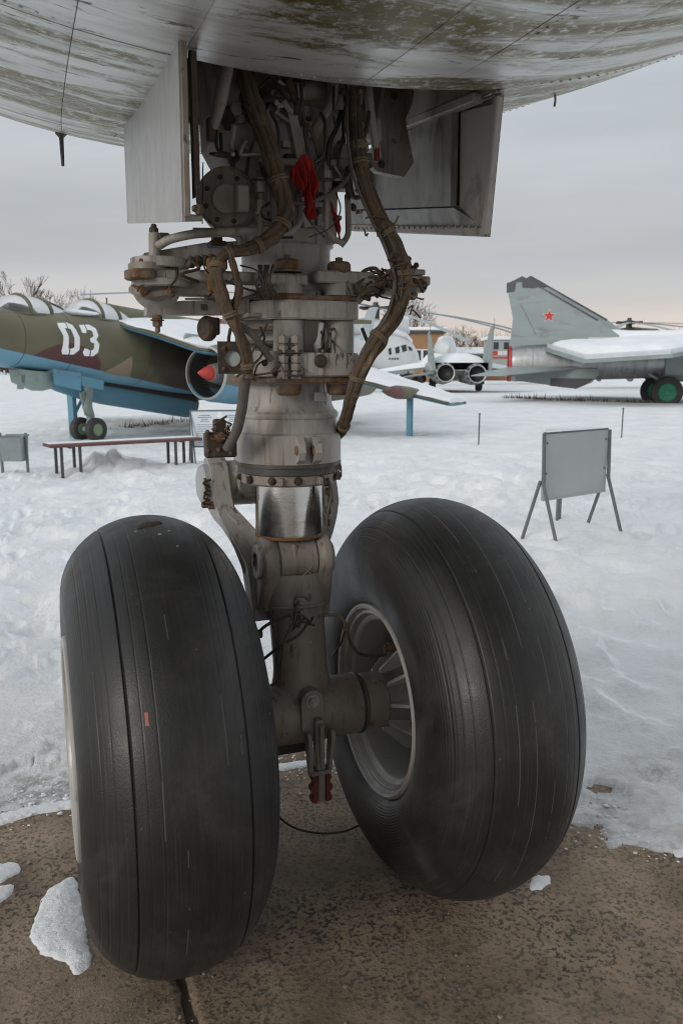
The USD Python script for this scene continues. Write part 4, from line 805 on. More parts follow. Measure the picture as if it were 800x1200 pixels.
brace = obj('brace_tube', tube([P_(268, 62, -0.1), P_(258, 118, -0.07), P_(250, 150, -0.05)], [0.017, 0.015, 0.011], 12, 4), 'brown_grey_paint', B)
obj('brace_fork', box(P_(247, 152, -0.05), (0.02, 0.02, 0.05), 0.004), 'dark_rust', brace); obj('brace_pivot', cyl(P_(262, 135, -0.02), P_(268, 135, 0.01), 0.02, n=20), 'dark_rust', brace)
obj('brace_tube', tube([P_(430, 84, 0.0), P_(434, 130, 0.02), P_(442, 185, 0.05)], 0.011, 10, 4), 'bay_paint', B)
obj('brace_fork', box(P_(441, 178, 0.04), (0.014, 0.014, 0.045), 0.003), 'red_paint', B)
blk_ = obj('valve_block', [box(P_(402, 205, -0.02), (0.035, 0.05, 0.07), 0.005), box(P_(400, 180, 0.0), (0.03, 0.04, 0.04), 0.004)], 'bay_paint', B)
for k, (x, y) in enumerate(((397, 198), (408, 198), (398, 214), (407, 216))): obj('union_nut', hexbolt(P_(x, y, -0.05), (0, -1, 0), 0.006), 'dark_rust', blk_)
def pipe_px(pts, r, m, name='pipe', parent=None, n=10, lump=0.0, k=8): return obj(name, tube([P_(*p) for p in pts], r, n, k, lump, int(pts[0][0])), m, parent or B)
pp = pipe_px([(383, 172, -.03), (382, 200, -.05), (383, 240, -.06), (384, 268, -.06), (392, 280, -.05), (402, 284, -.03)], 0.0075, 'grey_paint', n=12)
obj('union', [lathe([(0, -.012), (0.011, -.012), (0.0125, -.008), (0.0125, .008), (0.011, .012), (0, .012)], P_(383, y, -.052), EZ, 8) for y in (206, 214)], 'grey_paint', pp)
pipe_px([(407, 228, -.03), (408, 262, -.03), (407, 276, -.02), (399, 288, -.01)], 0.0075, 'grey_paint')
pipe_px([(353, 236, -.05), (352, 255, -.05), (345, 268, -.055), (330, 276, -.05)], 0.008, 'grey_paint')
vp = pipe_px([(304, 200, -.03), (305, 232, -.05), (305, 278, -.06)], 0.006, 'brown_grey_paint')
obj('union', [lathe([(0, -.016), (0.012, -.016), (0.0135, -.012), (0.0135, .012), (0.012, .016), (0, .016)], P_(305, y, -.056), EZ, 8) for y in (217, 243)], 'brown_grey_paint', vp)
pipe_px([(352, 80, -.08), (354, 120, -.075), (358, 160, -.07), (363, 188, -.07), (372, 230, -.08)], 0.0042, 'black_cable', 'cable')
pipe_px([(317, 130, -.06), (326, 152, -.07), (327, 185, -.07), (325, 205, -.07)], 0.0036, 'black_cable', 'cable')
pipe_px([(400, 130, -.03), (394, 150, -.04), (386, 168, -.05), (384, 195, -.05)], 0.006, 'black_cable', 'cable')
pipe_px([(304, 190, -.06), (314, 212, -.07), (322, 225, -.07), (330, 234, -.07)], 0.0042, 'black_cable', 'cable')
pipe_px([(410, 80, -.02), (408, 110, -.02), (402, 140, -.01), (404, 176, -.01)], 0.004, 'black_cable', 'cable')
pipe_px([(338, 236, -.075), (355, 238, -.085), (380, 230, -.09), (402, 215, -.08), (414, 195, -.08), (418, 170, -.07)], 0.005, 'grey_hose', 'cable')
pipe_px([(304, 102, -.04), (318, 90, -.05), (335, 84, -.04)], 0.003, 'black_cable', 'cable')
# rags and loom ends at the top
for k in range(12):
    p = P_(332 + rng.uniform(-12, 14), 112 + rng.uniform(-20, 18), -0.03); obj('loom_end', tube([p, p + V(rng.uniform(-.02, .02), -0.02, rng.uniform(-.03, .02)), p + V(rng.uniform(-.04, .03), -0.01, rng.uniform(-.05, .02))], rng.uniform(.004, .009), 6, 5, .5, k), rng.choice(['dark_rust', 'bay_paint', 'canvas_hose']), B)
for k in range(10):
    p = P_(410 + rng.uniform(-9, 12), 105 + rng.uniform(-14, 16), -0.03); obj('loom_end', tube([p, p + V(rng.uniform(-.02, .02), -0.015, rng.uniform(-.02, .02)), p + V(rng.uniform(-.03, .03), 0, rng.uniform(-.03, .02))], rng.uniform(.003, .007), 6, 5, .5, k), rng.choice(['dark_rust', 'bay_paint', 'grey_hose']), B)
for k in range(14):
    x = rng.uniform(255, 320); y = rng.uniform(78, 175); p = P_(x, y, 0.0)
    obj('bay_fitting', [cyl(p, p + V(rng.uniform(-.01, .01), -0.03, rng.uniform(-.01, .01)), rng.uniform(.007, .016), n=14)], rng.choice(['bay_paint', 'dark_rust', 'brown_grey_paint']), B)
# odd cables, clips and small pipes all over the bay and the casting
def scatter_wires(n, x0, y0, x1, y1, gy, lx, ly, mats, rmin, rmax, seed):
    q = random.Random(seed)
    for k in range(n):
        x, y = q.uniform(x0, x1), q.uniform(y0, y1); pts = [(x, y, gy + q.uniform(-.02, .02))]
        for _ in range(3): x += q.gauss(0, lx); y += abs(q.gauss(0, ly)) + ly * .4; pts.append((min(max(x, x0 - 6), x1 + 6), min(y, y1 + 10), gy + q.uniform(-.035, .015)))
        pipe_px(pts, q.uniform(rmin, rmax), q.choice(mats), 'wire', n=6, k=6)
scatter_wires(5, 252, 78, 300, 170, -.045, 8, 22, ['black_cable', 'dark_rust', 'bay_paint', 'grey_hose'], .002, .005, 1)
scatter_wires(8, 300, 95, 396, 200, -.06, 8, 24, ['black_cable', 'dark_metal', 'dark_rust', 'brown_grey_paint', 'grey_hose'], .002, .0048, 2)
scatter_wires(8, 392, 90, 432, 220, -.045, 5, 25, ['black_cable', 'bay_paint', 'grey_hose', 'dark_rust'], .002, .005, 3)
scatter_wires(5, 296, 215, 394, 268, -.075, 12, 12, ['black_cable', 'dark_rust', 'grey_hose'], .0016, .0035, 4)
scatter_wires(9, 205, 296, 300, 340, -.08, 14, 9, ['dark_rust', 'dark_metal', 'canvas_hose', 'grey_hose'], .0018, .004, 5)
scatter_wires(7, 285, 372, 350, 430, -.085, 10, 12, ['dark_rust', 'dark_metal', 'grey_hose'], .0016, .0038, 6)
scatter_wires(10, 425, 310, 492, 340, -.06, 12, 8, ['dark_rust', 'canvas_hose', 'dark_metal'], .002, .0045, 7)
scatter_wires(6, 372, 380, 420, 415, -.05, 6, 10, ['dark_rust', 'dark_metal'], .0018, .0035, 8)
for k in range(34):
    x, y = rng.uniform(256, 428), rng.uniform(82, 262)
    if 268 < x < 300 and y > 190: continue
    p = P_(x, y, -0.012 if x < 398 else 0.02); t = rng.random()
    if t < .4: obj('small_clip', box(p, (rng.uniform(.012, .03), 0.018, rng.uniform(.008, .02)), 0.002, rng.uniform(-.3, .3)), rng.choice(['bay_paint', 'brown_grey_paint', 'dark_rust']), B)
    elif t < .8: obj('bolt', hexbolt(p, (rng.uniform(-.2, .2), -1, 0), rng.uniform(.0045, .008)), rng.choice(['dark_rust', 'rusty_steel', 'brown_grey_paint']), B)
    else: obj('cable_union', cyl(p, p + V(rng.uniform(-.012, .012), -.01, -rng.uniform(.02, .045)), rng.uniform(.006, .011), n=10), rng.choice(['brown_grey_paint', 'grey_paint', 'dark_rust']), B)
obj('casting_flange', beam(P_(302, 190, -.02), P_(394, 192, -.02), 0.03, 0.016), 'bay_paint', B)
obj('casting_rib', prism([(Q(x, y, gy=-.0)[0], Q(x, y, gy=0.)[2]) for x, y in ((352, 268), (346, 200), (330, 120), (338, 120), (358, 190), (364, 268))], (0, -0.0, 0), (1, 0, 0), EZ, 0.0, 0.03), 'bay_paint', B, smooth=20)
obj('data_plate', prism([(0, 0), (.035, 0), (.035, .022), (0, .022)], P_(366, 470, -.0) + V(0, -.011, 0), (1, .12, 0), EZ, 0, .0015), 'rim_metal', B, smooth=False)
# hose bundles: several hoses under one wrapping
def bundle(pts, r, m='canvas_hose', strands=6, seed=1, ties=()):
    P = [P_(*p) for p in pts]; S = spline(P, 8); R = np.interp(np.linspace(0, 1, len(S)), np.linspace(0, 1, np.size(r)), np.ravel(r)) if np.size(r) > 1 else np.full(len(S), r)
    T = np.gradient(S, axis=0); T /= np.linalg.norm(T, axis=1)[:, None]; u, v_, _ = frame(T[0]); U, Vv = [], []
    for i in range(len(S)):
        u = unit(u - T[i] * np.dot(u, T[i])); U.append(u); Vv.append(np.cross(T[i], u))
    U, Vv = np.array(U), np.array(Vv)
    core = obj('hose_bundle', tube(S, R * 0.82, 14, 1, 0.22, seed, straight=True), m, B)
    for s in range(strands):
        t = 2 * np.pi * s / strands + np.linspace(0, 2.2, len(S)) + 0.35 * np.sin(np.linspace(0, 9 + s, len(S)))
        obj('hose', tube(S + (R * 0.62)[:, None] * (np.cos(t)[:, None] * U + np.sin(t)[:, None] * Vv), R * 0.42, 9, 1, 0.3, seed + s + 3, straight=True), m, core)
    for f in ties:
        i = min(int(f * (len(S) - 1)), len(S) - 2)
        obj('tie', [tube(S[i] + T[i] * o + (R[i] * 1.04) * (np.cos(np.linspace(0, 2 * np.pi, 17))[:, None] * U[i] + np.sin(np.linspace(0, 2 * np.pi, 17))[:, None] * Vv[i]), 0.0035, 6, 1, straight=True) for o in (-.003, .003)], 'twine', core)
    return core
for off, rr_, mm_ in ((0, .0035, 'dark_metal'), (9, .003, 'canvas_hose'), (-10, .004, 'grey_hose'), (4, .0028, 'dark_rust')):
    pipe_px([(412 + off * .6, 100, -.04), (417 + off, 160, -.09), (424 + off, 205, -.10), (440 + off, 246, -.12), (461 + off, 290, -.14), (471 + off * .9, 330, -.15), (462 + off, 372, -.14), (440 + off, 402, -.13), (421 + off * .8, 440, -.11), (411 + off * .6, 470, -.07), (404, 492, 0.0)], rr_, mm_, 'wire', n=6)
big = bundle([(409, 92, -.03), (414, 130, -.05), (418, 162, -.07), (424, 200, -.09), (438, 245, -.11), (458, 280, -.12), (470, 312, -.13), (470, 345, -.13), (458, 375, -.13), (438, 402, -.13), (420, 438, -.11), (411, 468, -.07), (405, 490, -.01), (399, 506, .06), (388, 516, .15)],
       [0.019, 0.019, 0.019, 0.017, 0.017, 0.021, 0.024, 0.022, 0.02, 0.019, 0.017, 0.016, 0.015, 0.014, 0.013], seed=3, ties=(0.2, 0.34, 0.45, 0.63, 0.73, 0.9))
obj('wrap_collar', lathe([(0.018, -.01), (0.023, -.008), (0.024, 0.008), (0.019, .012)], P_(420, 172, -.075), P_(424, 200, -.09) - P_(418, 162, -.07), 20), 'twine', big)
bundle([(452, 388, -.10), (446, 405, -.10), (430, 425, -.10), (420, 446, -.09), (414, 466, -.09)], [0.014, 0.014, 0.014, 0.013, 0.012], strands=2, seed=14)
for k in range(26):
    p = P_(*[(466, 325, -.155), (462, 296, -.15), (474, 350, -.15), (446, 262, -.14)][k % 4]) + V(rng.uniform(-.03, .03), rng.uniform(-.005, .01), rng.uniform(-.04, .04))
    obj('frayed_end', tube([p, p + V(rng.uniform(-.012, .016), -.006, rng.uniform(-.008, .012)), p + V(rng.uniform(-.024, .03), -.004, rng.uniform(-.015, .015))], 0.0022, 5, 4), 'canvas_hose', big)
bundle([(280, 70, -.05), (290, 100, -.06), (300, 130, -.07), (312, 165, -.08), (324, 205, -.09), (334, 240, -.10), (330, 262, -.11), (314, 280, -.11), (290, 292, -.115), (268, 296, -.12), (256, 304, -.12)], [0.02, 0.02, 0.022, 0.02, 0.021, 0.02, 0.019, 0.017, 0.015, 0.013, 0.012], seed=23, ties=(0.42, 0.6, 0.75, 0.9))
bundle([(256, 304, -.12), (254, 322, -.13), (260, 345, -.13), (270, 368, -.13), (280, 392, -.125), (288, 415, -.12), (291, 436, -.11)], [0.014, 0.017, 0.017, 0.014, 0.014, 0.014, 0.012], 'canvas_hose', 3, 33, (0.1, 0.5, 0.95))
bundle([(270, 300, -.125), (276, 320, -.13), (280, 340, -.13), (274, 362, -.13)], [0.009, 0.011, 0.01, 0.009], 'canvas_hose', 2, 35)
bundle([(280, 380, -.11), (296, 392, -.115), (306, 405, -.11), (318, 422, -.10)], [0.009, 0.01, 0.009, 0.008], 'grey_hose', 2, 37)
pipe_px([(290, 432, -.10), (286, 455, -.09), (283, 480, -.07), (277, 505, -.04), (266, 526, -.01)], [0.013, 0.013, 0.0125, 0.0125, 0.012], 'grey_hose', 'hose', n=14)
obj('hose_clamp', lathe([(0.013, -.006), (0.0165, -.005), (0.0165, .005), (0.013, .006)], P_(289, 440, -.097), (0.1, -.1, 1), 20), 'rusty_steel', B)
for k in range(5):                                    # limp wires wound round the upper arm
    x = 303 + 4 * k + rng.uniform(-2, 2); pts = [(x, 311, -.085), (x + rng.uniform(-5, 5), 322, -.10), (x + rng.uniform(-4, 4), 334, -.10), (x + rng.uniform(-6, 6), 345, -.09), (x + 3, 350, -.08)]
    pipe_px(pts, rng.uniform(.003, .005), rng.choice(['dark_rust', 'canvas_hose', 'dark_metal']), 'wire', n=6, lump=.3)
obj('white_rag', tube([P_(376, 378, -.06), P_(374, 395, -.06), P_(372, 408, -.06), P_(378, 413, -.065)], [.007, .006, .009, .006], 7, 5, .5, 2), 'panel_grey', B)
# thin aerial wire at the left of the drum
obj('wire', tube([P_(237, 262, 0.0), P_(237.5, 200, 0.0), P_(238, 190, 0.02)], 0.0014, 5, 2), 'dark_metal', B)
# wires and clips on the right of the gland and piston
for k, (x, y) in enumerate(((383, 565), (385, 576), (387, 585), (384, 598), (383, 612))):
    obj('hanging_clip', box(P_(x, y, 0.02), (0.016 + .004 * (k % 2), 0.014, 0.02), 0.004, k * .5), 'dark_rust', strut)
obj('wire', tube([P_(384, 560, 0.0), P_(388, 580, 0.0), P_(384, 600, 0.0), P_(382, 622, 0.0)], 0.004, 6), 'dark_metal', strut)
for k in range(6):
    p = P_(392, 548, -.01); obj('wire', tube([p, p + V(.012, -.01, rng.uniform(-.02, .02)), p + V(rng.uniform(.0, .02), 0, rng.uniform(-.04, .0))], 0.002, 5), 'dark_rust', strut)

# ---- lever suspension: pivot barrel, arm, yoke, leg, axle
pv = P_(243, 567, 0.30)
pivot = obj('pivot_barrel', cyl(V(pv[0] + 0.045, 0.30, pv[2]), V(0.14, 0.30, pv[2]), 0.064, n=40, ch=0.006), 'grey_paint', B)
obj('end_cap', lathe([(0, 0.0), (0.04, 0.0), (0.052, 0.006), (0.056, 0.012), (0.056, 0.045), (0, 0.045)], V(pv[0] - 0.026, 0.30, pv[2]), (1, 0, 0), 36), 'panel_grey', pivot)
obj('pivot_mount', hull(disc_pts((-0.10, 0.30, pv[2]), (1, 0, 0), 0.06), disc_pts((0.10, 0.30, pv[2]), (1, 0, 0), 0.06), np.array([(-0.12, 0.14, 1.19), (0.12, 0.14, 1.19), (-0.1, 0.2, 1.27), (0.1, 0.2, 1.27)])), 'grey_paint', pivot, smooth=40)
hz = P_(240, 590, 0.22)
clip = obj('grease_fitting', [cyl(P_(236, 592, 0.24), P_(254, 592, 0.24), 0.008, n=12), cyl(P_(243, 590, 0.24), P_(240, 560, 0.24), 0.004, n=8), box(P_(249, 592, 0.24), (0.03, 0.02, 0.02), 0.003)], 'rusty_steel', pivot)
for k in range(5): obj('wire', tube([P_(243 + rng.uniform(-4, 4), 562 + 6 * k, 0.225), P_(240 + rng.uniform(-4, 4), 566 + 6 * k, 0.22), P_(246, 571 + 5 * k, 0.225)], 0.003, 5), 'dark_rust', pivot)
yk = P_(338, 657, 0.06); YZ = yk[2]; yk = V(0, 0.075, YZ)
def arm_side(x0, x1):
    """One cheek of the lever between the pivot at the back and the leg."""
    o = []
    a = Polygon([(0.37, pv[2] + 0.02), (0.34, pv[2] + 0.066), (0.29, pv[2] + 0.072), (0.25, pv[2] + 0.05), (0.215, pv[2] - 0.02), (0.18, pv[2] - 0.09), (0.155, YZ + 0.05), (0.13, YZ - 0.03), (0.085, YZ - 0.16),
                 (0.12, YZ - 0.17), (0.20, YZ - 0.05), (0.27, YZ + 0.06), (0.345, pv[2] - 0.11), (0.37, pv[2] - 0.05)]).buffer(0.012).buffer(-0.006)
    o.append(prism(a, (0, 0, 0), (0, 1, 0), EZ, x0 + 0.004, x1 - 0.004)); o.append(prism(a.buffer(-0.005), (0, 0, 0), (0, 1, 0), EZ, x0, x1))
    m = cat(o).subdivide().subdivide(); v = m.vertices.copy(); t = np.clip((pv[2] - 0.03 - v[:, 2]) / (pv[2] - YZ + 0.02), 0, 1); t = t * t * (3 - 2 * t)
    sgn = np.sign(x0 + x1); v[:, 0] -= sgn * t * (abs(x0 + x1) / 2 - 0.085)
    return [trimesh.Trimesh(v, m.faces, process=False)]
xl0 = pv[0] + 0.0
lever = obj('suspension_lever', arm_side(xl0, xl0 + 0.05), 'grey_paint', B, smooth=25)
obj('lever_cheek', arm_side(-xl0 - 0.05, -xl0), 'grey_paint', lever, smooth=25)
# the two cheeks draw together at the leg
obj('lever_web', hull(np.array([(xl0 + 0.006, 0.2, pv[2] - 0.05), (xl0 + 0.05, 0.2, pv[2] - 0.05), (xl0 + .05, 0.24, pv[2] - 0.14), (-0.09, 0.13, YZ - 0.02), (-0.09, 0.16, YZ - 0.12), (-0.04, 0.1, YZ + 0.02), (-0.05, 0.2, YZ - 0.1), (-0.13, 0.24, pv[2] - 0.09)])), 'grey_paint', lever, smooth=30)
obj('lever_web', hull(np.array([(-xl0 - 0.006, 0.2, pv[2] - 0.05), (-xl0 - 0.05, 0.2, pv[2] - 0.05), (-xl0 - .05, 0.24, pv[2] - 0.14), (0.09, 0.13, YZ - 0.02), (0.09, 0.16, YZ - 0.12), (0.04, 0.1, YZ + 0.02), (0.05, 0.2, YZ - 0.1), (0.13, 0.24, pv[2] - 0.09)])), 'grey_paint', lever, smooth=30)
# knuckle below the piston
knuckle = obj('piston_knuckle', [cyl(yk + V(-0.052, 0, 0), yk + V(0.052, 0, 0), 0.062, n=48), hull(disc_pts(V(0, SYy, 0.992), EZ, 0.06), disc_pts(yk + V(-0.05, 0, 0), (1, 0, 0), 0.05), disc_pts(yk + V(0.05, 0, 0), (1, 0, 0), 0.05))], 'brown_grey_paint', B)
for s in (-1, 1):
    x0 = s * 0.055
    ear = obj('yoke_ear', hull(disc_pts(yk + V(x0, 0, 0), (1, 0, 0), 0.0655, 40), disc_pts(yk + V(x0 + s * 0.034, 0, 0), (1, 0, 0), 0.0655, 40), disc_pts(yk + V(x0 + s * 0.038, 0, 0), (1, 0, 0), 0.061, 40), disc_pts(yk + V(x0 + s * 0.02, 0.0, -0.13), (0, 0, 1), 0.028, 16)), 'brown_grey_paint', knuckle, smooth=35)
    obj('ear_ring', pipe(yk + V(x0 + s * 0.036, 0, 0), yk + V(x0 + s * 0.05, 0, 0), 0.047, 0.026 if s < 0 else 0.012), 'grey_paint', ear)
    obj('pin_end', cyl(yk + V(x0 + s * 0.03, 0, 0), yk + V(x0 + s * 0.0385, 0, 0), 0.027, n=24), 'dark_rust', ear)
obj('drain_plug', cyl(yk + V(-0.012, -0.045, 0.05), yk + V(-0.012, -0.055, 0.01), 0.007, n=10), 'brown_grey_paint', knuckle)
obj('cast_mark', [beam(yk + V(0.008, -0.0625, -0.03), yk + V(0.03, -0.0625, -0.012), 0.006, 0.004), beam(yk + V(0.03, -0.0625, -0.03), yk + V(0.008, -0.0625, -0.012), 0.006, 0.004)], 'brown_grey_paint', knuckle)
AZ = 0.53
leg_secs = []
for t in np.linspace(0, 1, 22):
    z = (YZ - 0.03) * (1 - t) + (AZ - 0.02) * t; cy = 0.078 * (1 - t) ** 1.2; 
    fl_ = max(0, t - 0.62) / 0.38
    rx = 0.088 - 0.012 * min(t / 0.35, 1) - 0.006 * t + 0.075 * fl_ ** 2.2; ry = 0.07 + 0.004 * t
    a_ = np.linspace(0, 2 * np.pi, 40, endpoint=False)
    leg_secs.append(np.c_[rx * np.cos(a_) + 0.004 * 0, cy + ry * np.sin(a_), np.full(40, z)])
leg = obj('fork_leg', loft(leg_secs), 'brown_grey_paint', B, smooth=50)
obj('axle_barrel', lathe([(0, -0.27), (0.07, -0.27), (0.076, -0.262), (0.0775, -0.17), (0.081, -0.12), (0.083, 0.0), (0.081, 0.12), (0.0795, 0.155), (0.0765, 0.163), (0, 0.163)], V(0, 0, AZ), (1, 0, 0), 56), 'brown_grey_paint', leg)
obj('hub_sleeve', lathe([(0.05, 0.165), (0.0755, 0.166), (0.0775, 0.17), (0.0775, 0.222), (0.05, 0.224)], V(0, 0, AZ), (1, 0, 0), 56), 'brown_grey_paint', leg)
obj('joint_ring', lathe([(0.078, 0.147), (0.0835, 0.149), (0.0835, 0.156), (0.078, 0.158)], V(0, 0, AZ), (1, 0, 0), 56), 'dark_metal', leg)
obj('weld_bead', tube([V(0.075 * math.cos(t), 0.055 - 0.072 * math.sin(t), 0.81 + 0.012 * math.sin(t)) for t in np.linspace(0.1, math.pi - .1, 12)], 0.004, 6, 2), 'brown_grey_paint', leg)
# towing lug with its fork and red jaw
lugz = P_(366, 822, -0.088); lc = V(lugz[0], -0.088, lugz[2])
tow = obj('towing_lug', hull(disc_pts(lc, (0, 1, 0), 0.029), disc_pts(lc + V(0, 0.03, 0), (0, 1, 0), 0.029), disc_pts(lc + V(0.004, -0.004, -0.065), (0, 1, 0), 0.034), disc_pts(lc + V(0.004, 0.03, -0.065), (0, 1, 0), 0.034)), 'brown_grey_paint', B, smooth=35)
obj('lug_bolt', hexbolt(lc, (0, -1, 0), 0.0135, 0.012), 'rim_metal', tow)
tz = lambda py: Q(372, py, gy=-0.10)[2]
tx = P_(373, 880, -0.10)[0]
for s in (-1, 1):
    obj('lug_cheek', hull(disc_pts(V(tx + s * 0.027, -0.112, tz(862)), (1, 0, 0), 0.018), disc_pts(V(tx + s * 0.036, -0.112, tz(862)), (1, 0, 0), 0.018), disc_pts(V(tx + s * 0.021, -0.108, tz(900)), (1, 0, 0), 0.012), disc_pts(V(tx + s * 0.03, -0.108, tz(900)), (1, 0, 0), 0.012)), 'brown_grey_paint', tow, smooth=35)
obj('lug_tongue', [beam((tx, -0.10, tz(842)), (tx, -0.10, tz(905)), 0.022, 0.03, (0, 1, 0)), beam((tx, -0.122, tz(846)), (tx + 0.006, -0.112, tz(898)), 0.012, 0.02, (0, 1, 0))], 'grey_paint', tow)
obj('lug_foot', box((tx, -0.107, tz(902)), (0.055, 0.035, 0.012), 0.003), 'brown_grey_paint', tow)
obj('jaw_bar', beam((tx + 0.005, -0.10, tz(900)), (tx + 0.005, -0.10, tz(938)), 0.02, 0.026, (0, 1, 0)), 'brown_grey_paint', tow)
for s in (-1, 1):
    o = [(0, 0), (0.012, 0.004), (0.016, -0.008), (0.011, -0.014), (0.011, -0.026), (0.018, -0.03), (0.018, -0.04), (0.011, -0.046), (0.011, -0.056), (0.017, -0.062), (0.014, -0.072), (0, -0.074)]
    obj('red_jaw', prism([(s * x, y) for x, y in o], (tx + 0.004 + s * 0.0115, -0.092, tz(907)), (1, 0, 0), EZ, 0, 0.024), 'red_paint', tow, smooth=False)
obj('under_step', box((-0.03, 0.02, AZ - 0.095), (0.11, 0.06, 0.045), 0.008), 'dark_metal', leg)
# brake lines
pipe_px([(372, 722, -.06), (395, 721, -.09), (405, 732, -.10), (410, 752, -.07), (421, 766, -.03), (440, 769, 0.0), (452, 767, 0.02)], 0.0042, 'grey_hose', 'brake_line', leg)
pipe_px([(352, 717, -.04), (330, 724, -.03), (308, 736, -.01), (301, 750, 0.02), (304, 765, 0.03)], 0.0042, 'dark_metal', 'brake_line', leg)
pipe_px([(362, 728, -.05), (350, 744, -.07), (330, 756, -.06), (312, 770, -.03), (302, 778, 0.0)], 0.004, 'dark_metal', 'brake_line', leg)
pipe_px([(350, 705, -.06), (348, 712, -.08), (344, 730, -.08), (334, 750, -.085), (330, 775, -.085), (328, 795, -.08), (318, 804, -.07)], 0.004, 'dark_metal', 'brake_line', leg)
pipe_px([(345, 712, -.06), (347, 700, -.075), (356, 699, -.07), (362, 703, -.065), (363, 696, -.06)], 0.0045, 'grey_hose', 'brake_line', leg)
pipe_px([(405, 735, -.08), (400, 752, -.06), (390, 768, 0.02)], 0.003, 'dark_metal', 'brake_line', leg)
for k in range(9):
    p = P_(355 + rng.uniform(-14, 10), 722 + rng.uniform(-8, 14), -.075); obj('wire_tangle', tube([p, p + V(rng.uniform(-.02, .02), -.01, rng.uniform(-.02, .02)), p + V(rng.uniform(-.03, .03), 0, rng.uniform(-.035, .02))], 0.0032, 5, 5), rng.choice(['dark_rust', 'dark_metal', 'dark_rust']), leg)
for x, y in ((369, 736), (372, 759)): obj('clip', [box(P_(x, y, 0.0), (0.022, 0.012, 0.016), 0.002)], 'dark_rust', leg)
obj('clip', box(P_(405, 737, -.095), (0.014, 0.012, 0.014), 0.003), 'rusty_steel', leg)
for x, y in ((303, 743), (305, 772)): obj('clip', box(P_(x, y, 0.0), (0.018, 0.02, 0.02), 0.003), 'dark_metal', leg)
# ---- the two wheels
TR, TW, RIMR = 0.551, 0.414, 0.266
def tyre_mesh():
    t = np.linspace(0, np.pi, 150); n = 2.0; rc = RIMR + (TR - RIMR) * 0.34
    c, s = np.cos(t), np.sin(t); x = TW / 2 * np.sign(c) * np.abs(c) ** (2 / n); r = rc + (TR - rc) * s ** (2 / n)
    # resample by arc length so that the grooves get points
    L = np.r_[0, np.cumsum(np.hypot(np.diff(x), np.diff(r)))]; q = np.linspace(0, L[-1], 520); x, r = np.interp(q, L, x), np.interp(q, L, r)
    for gx, w, d in ((-0.112, 0.0018, 0.0045), (0.112, 0.0018, 0.0045), (-0.062, 0.0013, 0.0007), (0.066, 0.0013, 0.0007), (-0.165, 0.0016, 0.0016), (0.165, 0.0016, 0.0016), (-0.145, 0.0012, 0.0011), (0.145, 0.0012, 0.0011), (-0.088, 0.0011, 0.0006), (0.088, 0.0011, 0.0006), (-0.18, 0.0014, 0.0014), (0.18, 0.0014, 0.0014), (0.022, 0.001, 0.0005)):
        r = r - d * np.exp(-((x - gx) / w) ** 2)
    k = np.linspace(0, np.pi / 2, 14)[1:]
    xi = TW / 2 - (TW / 2 - 0.163) * (1 - np.cos(k)) ; ri = rc - (rc - 0.259) * np.sin(k)
    x = np.r_[xi[::-1], x, -xi]; r = np.r_[ri[::-1], r, ri]
    n_a = 300; a_ = np.linspace(0, 2 * np.pi, n_a, endpoint=False)
    # groove walls wander a little, the surface is slightly uneven
    P = np.stack([np.repeat(x[:, None], n_a, 1), r[:, None] * np.cos(a_), r[:, None] * np.sin(a_)], -1)
    wob = (meshkit.fbm(P * 5, 3, 6) - 0.5)[..., None] * 0.004
    P[..., 1:] *= 1 + wob
    z = P[..., 2] + AZ; low = z < 0.0015
    bulge = np.clip(0.06 - z, 0, 0.06) / 0.06
    P[..., 0] *= 1 + 0.035 * bulge ** 2
    P[..., 2] = np.where(low, 0.0015 - AZ, P[..., 2])
    i = np.arange(P.shape[0] * n_a).reshape(-1, n_a); j = np.roll(i, -1, 1)
    f = np.concatenate([np.stack([i[:-1], j[1:], i[1:]], -1).reshape(-1, 3), np.stack([i[:-1], j[:-1], j[1:]], -1).reshape(-1, 3)])
    m = trimesh.Trimesh(P.reshape(-1, 3), f, process=False)
    fn = m.face_normals; ctr = m.triangles_center; 
    if (fn[:, 1] * ctr[:, 1] + fn[:, 2] * ctr[:, 2]).mean() < 0: m.invert()
    return m
TYRE = tyre_mesh()
